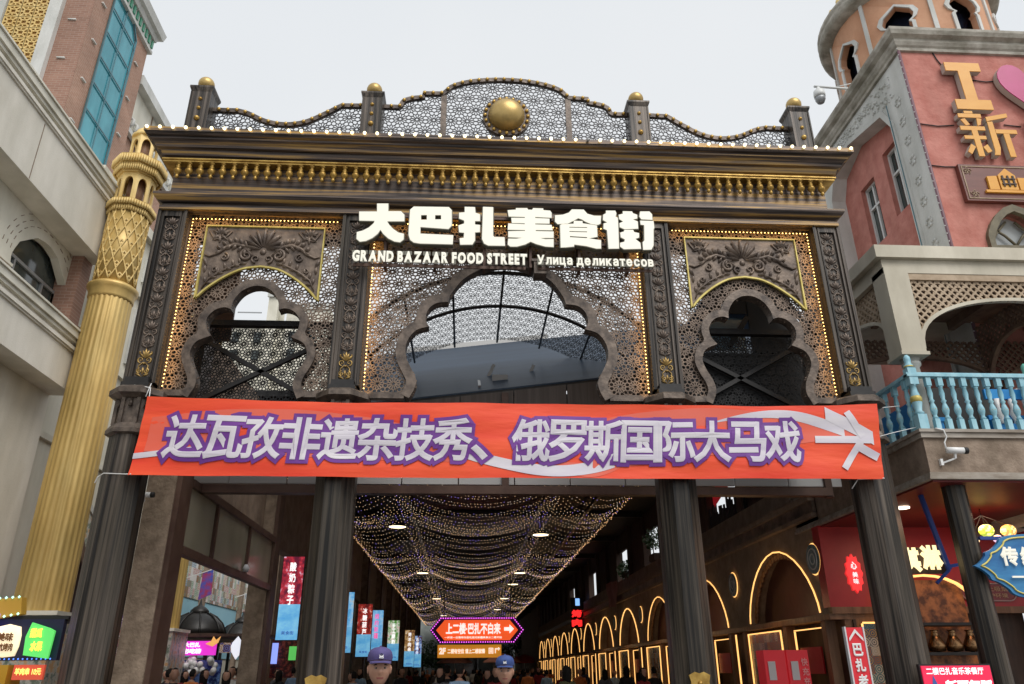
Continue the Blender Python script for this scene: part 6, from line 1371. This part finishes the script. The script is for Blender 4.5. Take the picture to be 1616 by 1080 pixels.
# ================================================================ STALLS ON THE LEFT
st=th('snack_stall','snack stall with lit coloured signs and a bulb edged gold header at the lower left','stall',(-8,13,0))
G().add([(-9.6,13,2.35),(-8.15,13,2.62),(-8.2,13,2.86),(-9.6,13,2.75),(-9.6,13.15,2.35),(-8.15,13.15,2.62),(-8.2,13.15,2.86),(-9.6,13.15,2.75)],[(0,1,2,3),(7,6,5,4),(0,4,5,1),(1,5,6,2),(2,6,7,3),(3,7,4,0)]).build('gold_header',mat('stall_gold',(.45,.25,.03),rough=.5,emit=.15),st)
g=G()
for i in range(16): t=i/15; g.octa((-9.6+1.42*t,12.97,2.35+.27*t),.022); g.octa((-9.6+1.38*t,12.97,2.76+.1*t),.022)
g.build('header_bulbs',glow('green_bulbs',(.45,1,.75),1.6),st,kind='stuff',label='pale green bulbs along the header')
G().box(-9.3,-8.42,12.9,12.95,2.3,2.62).build('white_sign',glow('stall_violet',(.35,.25,.9),.9),st); g=G(); put_text(g,'烤串',-9.0,-8.48,2.47,2.6,12.88,bold=.06); put_text(g,'八小串',-9.0,-8.5,2.33,2.45,12.88,bold=.05); g.build('white_sign_print',glow('stall_print',(1,1,1),1.1),st,fix=False)
G().box(-9.6,-7.55,13.1,13.2,1.98,2.55).build('navy_band',mat('stall_navy',(.01,.012,.05),rough=.4),st)
G().lathe([(.0,0),(.17,.02),(.2,.15),(.2,.3),(.17,.42),(0,.46)],14,(-8.28,13.02,2.02),sy=.15).build('round_sign',glow('stall_white_gold',(.9,.75,.5),.85),st); g=G(); put_text(g,'馕坑烤肉',-8.42,-8.14,2.1,2.22,12.96,bold=.05); put_text(g,'美味',-8.4,-8.16,2.24,2.36,12.96,bold=.05); g.build('round_sign_print',mat('brownprint',(.2,.08,.02),rough=.5),st,fix=False)
G().plate([[(-7.98,2.05),(-7.62,2.0),(-7.6,2.38),(-7.68,2.42),(-7.95,2.5),(-8.0,2.3)]],'Y',12.98,.04).build('green_sign',glow('stall_green',(.1,.6,.12),.8),st); g=G(); put_text(g,'甜瓜',-7.94,-7.76,2.28,2.42,12.965,bold=.06); put_text(g,'水果',-7.9,-7.72,2.1,2.24,12.965,bold=.06); g.build('green_sign_print',glow('stall_yellow',(1,.85,.1),.9),st,fix=False)
G().box(-8.75,-8.52,12.98,13.0,2.12,2.3).build('yellow_sign',glow('stall_yel2',(.8,.65,.1),.8),st)
g=G()
for i in range(30): g.octa((-9.5+i*.065,13.05,2.0),.014); 
g.build('blue_bulbs',glow('blue_b',(.1,.25,1),1.6),st,kind='stuff')
G().box(-9.6,-7.5,13.1,14.3,2.551,2.6).build('stall_roof',M['black'],st)
G().box(-8.5,-8.1,12.9,13.3,1.0,1.92).build('yellow_cabinet',mat('stall_yellow_box',(.5,.27,.02),rough=.45),st); G().box(-8.05,-7.62,12.95,13.0,1.72,1.92).build('red_menu',glow('stall_redmenu',(.6,.08,.04),.5),st)
g=G(); put_text(g,'羊肉串 10元',-8.02,-7.65,1.78,1.88,12.94,bold=.04); g.build('menu_print',glow('stall_menup',(1,.85,.2),.8),st,fix=False)
G().box(-9.6,-7.5,13.2,13.4,0,1.1).build('stall_counter',M['red'],st); G().box(-9.6,-8.6,12.95,13.0,1.6,1.9).build('red_light_panel',glow('stall_rl',(.7,.03,.03),.6),st)
for x in (-9.5,-7.55): G().box(x,x+.05,13.3,13.35,0,2.55).build('stall_post',M['steel_black'],st)
m2_=th('food_stall','food stall with magenta sign reading 大巴扎必吃榜 beside glass cases under the domed kiosks','stall',(-7.5,24,0))
G().box(-8.05,-7.1,23.9,23.96,2.12,2.5).build('magenta_sign',glow('stall_magenta',(.62,.03,.5),.95),m2_); g=G(); put_text(g,'大巴扎',-8.0,-7.55,2.33,2.46,23.88,bold=.05); put_text(g,'必吃榜',-8.0,-7.5,2.16,2.3,23.88,bold=.05); g.build('magenta_print',glow('mag_print',(1,.9,1),1.1),m2_,fix=False)
G().plate([[(-7.4,2.42),(-7.25,2.5),(-7.2,2.62),(-7.12,2.52),(-7.0,2.62),(-7.05,2.45),(-7.2,2.35)]],'Y',23.86,.03).build('spark_shape',glow('spark',(.7,.35,.1),.9),m2_)
G().box(-7.0,-5.9,23.9,23.96,2.18,2.45).build('menu_strip',tilemat('menu_tiles','XZ',.2,[(.6,.6,.75),(.1,.05,.1),(.6,.3,.15),(.2,.2,.5),(.7,.65,.6)]),m2_); G().plate([[(-6.5,2.0),(-6.35,2.2),(-6.33,2.33),(-6.36,2.45),(-6.5,2.62),(-6.64,2.45),(-6.67,2.33),(-6.64,2.2)]],'Y',23.84,.03).build('diamond_sign',glow('diamond_w',(.7,.72,.8),.9),m2_)
G().box(-9.2,-5.8,24.0,26,2.62,2.7).build('stall_roof',M['wood_dark'],m2_); G().box(-9.2,-5.8,24.1,24.7,0,1.2).build('stall_counter',M['wood'],m2_); G().box(-9.0,-7.0,24.3,24.35,1.3,2.0).build('blue_cloth_print',mat('blue_pat',(.01,.04,.2),(.15,.3,.6),(8,8,8),.6,lo=.45,hi=.55),m2_)
g=G(); rr_=random.Random(2)
for i in range(26): g.sphere((-8.2+rr_.uniform(0,1.1),23.95+rr_.uniform(-.2,.1),1.65+rr_.random()*.38),.09,8,6)
g.build('white_garlands',M['white'],m2_,kind='stuff',label='heap of round white buns')
for x in (-9.1,-5.9): G().box(x,x+.06,24.0,24.06,0,2.62).build('stall_post',M['steel_black'],m2_)
m3=th('booth_panels','stacked purple and magenta booth panels between the left gate column and the stucco column','stall',(-10,23,0))
for k,(z,c_,t_) in enumerate(((2.75,(.2,.1,.45),'烤包子'),(2.4,(.6,.05,.05),'手抓饭'),(2.1,(.65,.03,.35),'大盘鸡'))):
    G().box(-9.6,-8.4,21.0,21.06,z-.02,z+.26).build('booth_panel',glow('booth%d'%k,c_,.7),m3); g=G(); put_text(g,t_,-9.4,-8.6,z+.03,z+.2,20.98,bold=.04); g.build('panel_print',glow('boothp%d'%k,(.95,.85,.9),.8),m3,fix=False)
G().box(-9.6,-8.4,21.1,22,0,1.2).build('booth_counter',M['white'],m3); G().box(-9.55,-9.5,21.06,21.1,0,3.0).box(-8.5,-8.45,21.06,21.1,0,3.0).build('booth_posts',M['steel_black'],m3)
m4=th('fruit_stand','crowded red and green produce stand beyond the first light box','stall',(-5.6,26,0))
G().box(-6.0,-4.9,26,27,0,1.1).build('stand_counter',M['red'],m4); G().box(-6.0,-5.0,26.0,26.05,1.5,2.6).build('stand_back',mat('produce',(.06,.01,.01),(.4,.05,.03),(9,9,9),.6,lo=.45,hi=.6,c3=(.5,.3,.2)),m4); G().box(-5.45,-5.1,25.9,25.93,2.0,2.4).build('green_card',glow('green_card',(.12,.6,.12),.7),m4)
G().box(-5.98,-5.8,25.9,25.95,1.9,2.5).build('blue_lit_card',glow('blue_card',(.3,.4,1),1.0),m4)
# flags on the mural wall
for i,(y_,a_,b_) in enumerate(((29.2,5.05,4.15),(35.8,4.95,3.9))):
    t=th('small_flag',('nearer blue and red pennant flag hanging before the mosaic band','farther violet pennant flag hanging before the mosaic band')[i],'flag',(-9.6,y_,4.5),'pennant flags'); G().bar((-10.1,y_,a_-.25),(-9.2,y_,a_+.05),.03).build('flag_pole',M['white'],t)
    g=G().add([(-9.5,y_,a_-.05),(-9.15,y_,a_+.05),(-9.1,y_+.02,b_+.1),(-9.55,y_+.02,b_-.1),(-9.5,y_+.02,a_-.05),(-9.15,y_+.02,a_+.05),(-9.1,y_+.04,b_+.1),(-9.55,y_+.04,b_-.1)],[(0,1,2,3),(7,6,5,4),(0,4,5,1),(1,5,6,2),(2,6,7,3),(3,7,4,0)]); g.build('flag_cloth',mat('flag%d'%i,(.05,.1,.5),(.4,.04,.1),(3,3,3),.7,lo=.4,hi=.6),t)
# umbrella folded and cabinet lights near the arch on the right

st.location.x+=1.55; st.location.y-=.6; st.location.z-=.14
# ================================================================ PEOPLE
def head(g,c,s=1.0,long_hair=False,capped=False,feat=True,turn=0.0):
    """mi: 0 skin 1 hair 2 lips; face looks to -Y"""
    n,m=(32,26) if feat else (16,12); vs=[];cls=[]
    for i in range(m+1):
        th_=PI*i/m
        for k in range(n):
            ph=2*PI*k/n; dx=math.sin(th_)*math.cos(ph); dy=math.sin(th_)*math.sin(ph); dz=math.cos(th_)
            x=.076*dx; y=.095*dy; z=.118*dz
            if dz<0:                      # jaw narrows to the chin
                t=-dz; x*=1-.26*t*t; y*=1-.10*t; 
                if dy>0: y*=1-.35*t
                if dy<0: y-=.010*t*t
            if dy>0: y*=1.06
            if feat and dy<0:
                f=-dy
                def bump(cx,cz,sx,sz): return math.exp(-((x-cx)/sx)**2-((z-cz)/sz)**2)
                y-= .026*bump(0,-.024,.011,.014)*f + .012*bump(0,-.004,.008,.022)*f      # nose tip and bridge
                y+= .010*bump(.030,.006,.016,.010)*f+.010*bump(-.030,.006,.016,.010)*f     # sockets
                y-= .006*bump(.028,.024,.022,.007)*f+.006*bump(-.028,.024,.022,.007)*f     # brow
                y-= .005*bump(.040,-.024,.02,.018)*f+.005*bump(-.040,-.024,.02,.018)*f     # cheeks
                y-= .007*bump(0,-.055,.022,.006)*f+.006*bump(0,-.064,.018,.006)*f-.004*bump(0,-.0595,.022,.003)*f
                y-= .008*bump(0,-.094,.02,.015)*f
            X=x*math.cos(turn)-y*math.sin(turn); Y=x*math.sin(turn)+y*math.cos(turn)
            vs.append((c[0]+s*X,c[1]+s*Y,c[2]+s*z)); cls.append((dx,dy,dz,x,z))
    o=len(g.v); g.v+=vs
    for i in range(m):
        for k in range(n):
            a,b,c2,d=i*n+k,i*n+(k+1)%n,(i+1)*n+(k+1)%n,(i+1)*n+k
            dx=sum(cls[q][0] for q in(a,b,c2,d))/4; dy=sum(cls[q][1] for q in(a,b,c2,d))/4; dz=sum(cls[q][2] for q in(a,b,c2,d))/4; fx=sum(cls[q][3] for q in(a,b,c2,d))/4; fz=sum(cls[q][4] for q in(a,b,c2,d))/4
            hair=(dz>.62) or (dy>-.05 and dz>-.05) or (dy>.35 and dz>-.55)
            lip=feat and dy<-.6 and abs(fx)<.023 and -.068<fz<-.049
            g.f.append((o+a,o+b,o+c2,o+d)); g.sm.append(True); g.mi.append(1 if hair else 2 if lip else 0)
    g.cm=0
    R=lambda x,y,z:(c[0]+s*(x*math.cos(turn)-y*math.sin(turn)),c[1]+s*(x*math.sin(turn)+y*math.cos(turn)),c[2]+s*z)
    for q in (-1,1):
        g.sphere(R(q*.077,.008,-.006),.026*s,8,6,sx=.35,sy=.62,sz=1.15)
        g.sphere(R(q*.079,.002,-.002),.017*s,6,5,sx=.5,sy=.6,sz=1.1)
    if feat:
        for q in (-1,1):
            g.cm=4; g.sphere(R(q*.030,-.077,.004),.0125*s,10,6,sz=.62); g.cm=5; g.sphere(R(q*.030,-.0835,.004),.0068*s,8,5,sz=.85)
            g.cm=0; g.tube([R(q*(.030+d),-.086+.25*abs(d)+d*d*6,.0125-d*d*18) for d in (-.016,-.008,0,.008,.016)],[.002*s,.0032*s,.0036*s,.0032*s,.002*s],5)
            g.cm=1; g.tube([R(q*(.030+d),-.0885+.3*abs(d)+d*d*8,.0265-d*d*16-q*0) for d in (-.019,-.008,.004,.019)],[.003*s,.0045*s,.004*s,.002*s],5)
    if long_hair: g.cm=1; g.lathe([(.06,.09),(.088,.05),(.094,-.02),(.09,-.12),(.075,-.2),(.03,-.23)],12,(c[0],c[1]+.025,c[2]))
    g.cm=0
def body_mesh(name,step=0.0,hl=False,feat=False,capped=False,turn=0,arms='down',mats=None,w=1.0):
    V=[(0,0,.96),(0,0,1.14),(0,.01,1.32),(0,.01,1.445),(0,0,1.53)]; R=[(.145*w,.11*w),(.135*w,.10*w),(.165*w,.115*w),(.085,.075),(.052,.052)]; E=[(0,1),(1,2),(2,3),(3,4)]
    for q in (-1,1):
        b=len(V)
        if arms=='down': A=[(q*.155,.01,1.405),(q*.215,.02,1.15),(q*.225,-.05,.92),(q*.225,-.075,.84)]
        else: A=[(q*.155,.01,1.405),(q*.24,.05,1.16),(q*.09,-.13,1.04),(q*.02,-.17,1.02)]
        V+=A; R+=[(.068,.062),(.05,.047),(.033,.03),(.034,.024)]; E+=[(2,b),(b,b+1),(b+1,b+2),(b+2,b+3)]
        st=q*step; b=len(V)
        V+=[(q*.085,0,.90),(q*.1,-st*.5,.50),(q*.1,-st*.6+.03,.10),(q*.105,-st*.6-.12,.04)]; R+=[(.088*w,.088*w),(.062,.062),(.042,.045),(.04,.032)]; E+=[(0,b),(b,b+1),(b+1,b+2),(b+2,b+3)]
    me=bpy.data.meshes.new('b'); me.from_pydata(V,E,[]); o=bpy.data.objects.new('b',me); COL.objects.link(o)
    md=o.modifiers.new('s','SKIN'); md.use_smooth_shade=True; me.skin_vertices[0].data[0].use_root=True
    for i,r in enumerate(R): me.skin_vertices[0].data[i].radius=r
    sb=o.modifiers.new('u','SUBSURF'); sb.levels=1
    dg=bpy.context.evaluated_depsgraph_get(); ev=o.evaluated_get(dg); m2=bpy.data.meshes.new_from_object(ev)
    g=G(); g.v=[tuple(v.co) for v in m2.vertices]
    for p in m2.polygons:
        c=p.center; g.f.append(tuple(p.vertices)); g.sm.append(True)
        hand=(abs(c.x)>.17 and c.z<.93) if arms=='down' else (c.y<-.11 and .98<c.z<1.12)
        g.mi.append(0 if c.z>1.475 or hand else 3 if c.z>.93 else (6 if c.z>.09 else 7))
    bpy.data.objects.remove(o); bpy.data.meshes.remove(m2)
    for q in (-1,1):       # fingers and thumb
        g.cm=0
        if arms=='down':
            for i in range(4):
                y=-.10+.02*i; L=.075-.008*abs(i-1.4); g.tube([(q*.225,y,.835),(q*.222,y-.004,.80),(q*.214,y-.008,.80-L*.45),(q*.205,y-.010,.80-L*.8)],[.0095,.009,.0082,.0065],6)
            g.tube([(q*.222,-.095,.86),(q*.212,-.12,.83),(q*.205,-.128,.80)],[.012,.010,.008],6)
        else:
            for i in range(4):
                z=1.045-.018*i; g.tube([(q*.03,-.17,z),(q*-.005,-.19,z-.004),(q*-.03,-.18,z-.006)],[.0095,.009,.007],6)
            g.tube([(q*.04,-.165,1.05),(q*.02,-.185,1.07),(q*.0,-.19,1.075)],[.012,.01,.008],6)
    head(g,(0,-.012,1.635),1.0,hl,capped,feat,turn)
    return g
M['eye_white']=mat('eye_white',(.27,.235,.21),rough=.3); M['eye_dark']=mat('eye_dark',(.012,.008,.006),rough=.2)
def pm(name,c,r=.85): return mat('cloth_'+name,c,tuple(min(1,x*1.35) for x in c),(9,9,9),r)
M['shoe']=mat('shoe_black',(.01,.01,.01),rough=.4)
def guard(x,y,s,capm,label,turn,rot):
    t=th('person',label,'person',(x,y,0))
    g=body_mesh('g',0,False,True,True,turn,'down',w=1.05)
    g.v=[(x+a*s,y+b*s,c*s) for a,b,c in g.v]
    g.build('body',[M['skin'],M['hair'],M['lips'],M['navy'],M['eye_white'],M['eye_dark'],M['navy'],M['shoe']],t)
    hc=(x,y-.012*s,1.635*s); ct,st_=math.cos(turn),math.sin(turn)
    def H(a,b,c): return (hc[0]+s*(a*ct-b*st_),hc[1]+s*(a*st_+b*ct),hc[2]+s*c)
    n=28; g=G(); rows=[(1.03,.036),(1.06,.05),(1.05,.072),(.98,.094),(.82,.112),(.54,.124),(.2,.129),(.01,.13)]; vs=[]
    for r,z in rows:
        for k in range(n):
            a=2*PI*k/n; fx=.083*r*math.cos(a); fy=.103*r*math.sin(a); lift=.010*(-math.sin(a))*(1-(z-.036)/.11)
            if math.sin(a)<0 and .05<z<.13: fy-=.010
            vs.append(H(fx,fy+.004,z+lift+.012))
    fs=[(i*n+k,i*n+(k+1)%n,(i+1)*n+(k+1)%n,(i+1)*n+k) for i in range(len(rows)-1) for k in range(n)]
    g.add(vs,fs,True); cap=g.build('cap',capm,t)
    vs=[];fs=[]; nb=14                              # curved peak
    for j in range(5):
        u=j/4
        for k in range(nb+1):
            a=-PI/2+(k/nb-.5)*2.25; ex=.084+.002*u; ey=.100+.066*u*math.cos((k/nb-.5)*2.25)**.6
            X=ex*math.cos(a)*(1-.06*u); Y=ey*math.sin(a)-.0; Z=.052-.012*u-.30*abs(X)**1.6*(.4+u)
            vs.append(H(X,Y+.004,Z))
    for j in range(4):
        for k in range(nb): q=j*(nb+1)+k; fs.append((q,q+1,q+nb+2,q+nb+1))
    m_=len(vs); vs2=[(a,b,c-.004) for a,b,c in vs]; g=G().add(vs+vs2,fs+[tuple(i+m_ for i in f)[::-1] for f in fs],True)
    rim=[4*(nb+1)+k for k in range(nb+1)]
    for p,q in zip(rim,rim[1:]): g.f.append((p,q,q+m_,p+m_)); g.sm.append(False); g.mi.append(0)
    g.build('cap_peak',capm,cap,fix=False)
    g=G(); by=-.121
    sh_=[(-.016,.062),(.016,.062),(.02,.07),(.014,.078),(.02,.09),(.012,.104),(0,.112),(-.012,.104),(-.02,.09),(-.014,.078),(-.02,.07)]
    g.v=[H(a*.8,by+.42*(b-.06)-.002,b*.86+.012) for a,b in sh_]+[H(a*.8,by+.42*(b-.06)+.01,b*.86+.012) for a,b in sh_]; k=len(sh_); g.f=[tuple(range(k)),tuple(range(k,2*k))[::-1]]+[(i,(i+1)%k,(i+1)%k+k,i+k) for i in range(k)]; g.sm=[False]*len(g.f); g.mi=[0]*len(g.f)
    b_=g.build('cap_badge',M['silver'],cap)
    g=G().tube([H(.007*math.cos(i*PI/6),by+.012-.006,.089+.007*math.sin(i*PI/6)) for i in range(12)],.0022*s,5,closed=True).tube([H(-.012,by-.003,.074),H(0,by-.006,.071),H(.012,by-.003,.074)],.0016*s,5); g.build('badge_ring',M['navy'],b_)
    G().sphere(H(0,.004,.144),.008*s,8,5).build('cap_button',capm,cap)
    # uniform collar and shoulder tabs
    G().lathe([(.075*s,1.44*s),(.082*s,1.47*s),(.078*s,1.50*s),(.066*s,1.485*s)],16,(x,y+.004,0)).build('collar',M['navy'],t)
    for q in (-1,1): G().box(x+q*.09*s,x+q*.19*s,y-.03*s,y+.04*s,1.475*s-.02,1.49*s-.02).build('shoulder_tab',M['cap_blue'],t)
    g=G()
    for i in range(5): g.sphere((x,y-.118*s,(1.36-.09*i)*s),.008*s,6,4)
    g.build('shirt_buttons',M['silver'],t,kind='stuff')
    return t
guard(-.606,6.0,1.022,M['cap_violet'],'security guard in a violet navy cap with silver badge, the nearer of two guards',.18,0)
guard(.385,7.8,1.006,M['cap_blue'],'security guard in a blue cap with silver badge, standing under the arrow sign',-.05,0)
# crowd
protos=[]
for i,(stp,hl,arms,w_) in enumerate(((.0,False,'down',1),(.35,False,'down',1),(.3,True,'down',.88),(.0,True,'up',.88),(.1,False,'up',1.1))):
    g=body_mesh('p',stp,hl,False,False,0,arms,w=w_); protos.append(g)
CLO={'black':(.012,.012,.014),'dark red':(.18,.012,.015),'white':(.55,.54,.52),'grey':(.1,.1,.11),'navy':(.015,.02,.06),'pale blue':(.2,.3,.42),'orange':(.45,.14,.04),'olive':(.07,.07,.03)}
for k_ in CLO: CLO[k_]=pm(k_.replace(' ','_'),CLO[k_])
rp=random.Random(21); meshes={}; cnt={}
orders=['nearest','second','third','fourth','fifth','sixth','seventh','eighth','ninth','tenth','eleventh','twelfth','thirteenth','fourteenth','fifteenth','sixteenth']+[str(k)+'th' for k in range(17,70)]
def person(x,y,pi,top,bot,rz,s,where):
    key=pi
    if key not in meshes:
        o=protos[pi].build('person',[M['skin'],M['hair'],M['lips'],CLO['black'],M['eye_white'],M['eye_dark'],CLO['black'],M['shoe']],at=(0,0,0)); meshes[key]=o.data; o.data.name='person_body'
    else: o=bpy.data.objects.new('person',meshes[key]); COL.objects.link(o)
    o.location=(x,y,0); o.rotation_euler=(0,0,rz); o.scale=(s,s,s)
    for i,m_ in ((3,top),(6,bot)): o.material_slots[i].link='OBJECT'; o.material_slots[i].material=CLO[m_]
    q=cnt.get((top,where),0); cnt[(top,where)]=q+1; hr='long haired' if pi in (2,3) else 'short haired'
    tag(o,f'{orders[q]} {hr} person in {top} {where}','person','people in the market street')
spots=[]
for _ in range(900):
    y=15+60*rp.random(); x=rp.uniform(-3.6,5.9)
    if all((x-a)**2+(y-b)**2>.55 for a,b in spots): spots.append((x,y))
    if len(spots)>=105: break
spots=sorted(spots,key=lambda p:p[1]); tops=list(CLO); tw_=[.34,.14,.08,.14,.12,.07,.05,.06]
for i,(x,y) in enumerate(spots):
    top=rp.choices(tops,tw_)[0]; where='by the left stucco columns' if x<-1.6 else 'by the right arcade' if x>3.2 else 'in mid street'
    s=rp.uniform(.93,1.02)
    person(x,y,rp.randrange(5),top,rp.choice(['black','navy','grey','black']),rp.uniform(-.5,.5)+(PI if rp.random()<.45 else 0),s,where)
for i,(x,y,pi,top,rz,s) in enumerate(((-5.45,16,0,'black',.3,1.0),(-5.7,15.6,4,'olive',2.6,.96),(-4.85,17.3,2,'grey',.2,.97),(-5.2,19,1,'white',-.4,1.02),(-6.4,20,4,'orange',2.9,1.0),(-5.9,22,0,'pale blue',3.0,1.02),(-6.9,21,3,'dark red',.8,.98),(-5.2,23.4,1,'grey',1.2,1.0),(-4.95,24.5,0,'pale blue',2.9,1.03),(-7.4,19.4,2,'black',2.2,.97))):
    person(x,y,pi,top,'black',rz,s,'among the left stalls')
for i,(x,y,pi,top) in enumerate(((-5.0,20.6,1,'black'),(-5.6,18.3,3,'dark red'),(-6.1,17.6,0,'navy'),(-6.2,24.2,2,'white'),(-5.5,26.5,4,'grey'),(-7.8,22.3,1,'black'),(-8.0,25.0,0,'navy'),(-5.3,28.5,1,'black'),(-4.9,22.4,2,'black'))): person(x,y,pi,top,'black',1.1*i,.98+.01*(i%4),'among the left stalls')
person(-6.75,12.0,0,'black','black',2.8,.98,'at the snack stall'); person(-7.2,11.6,2,'orange','black',3.0,.97,'at the snack stall')
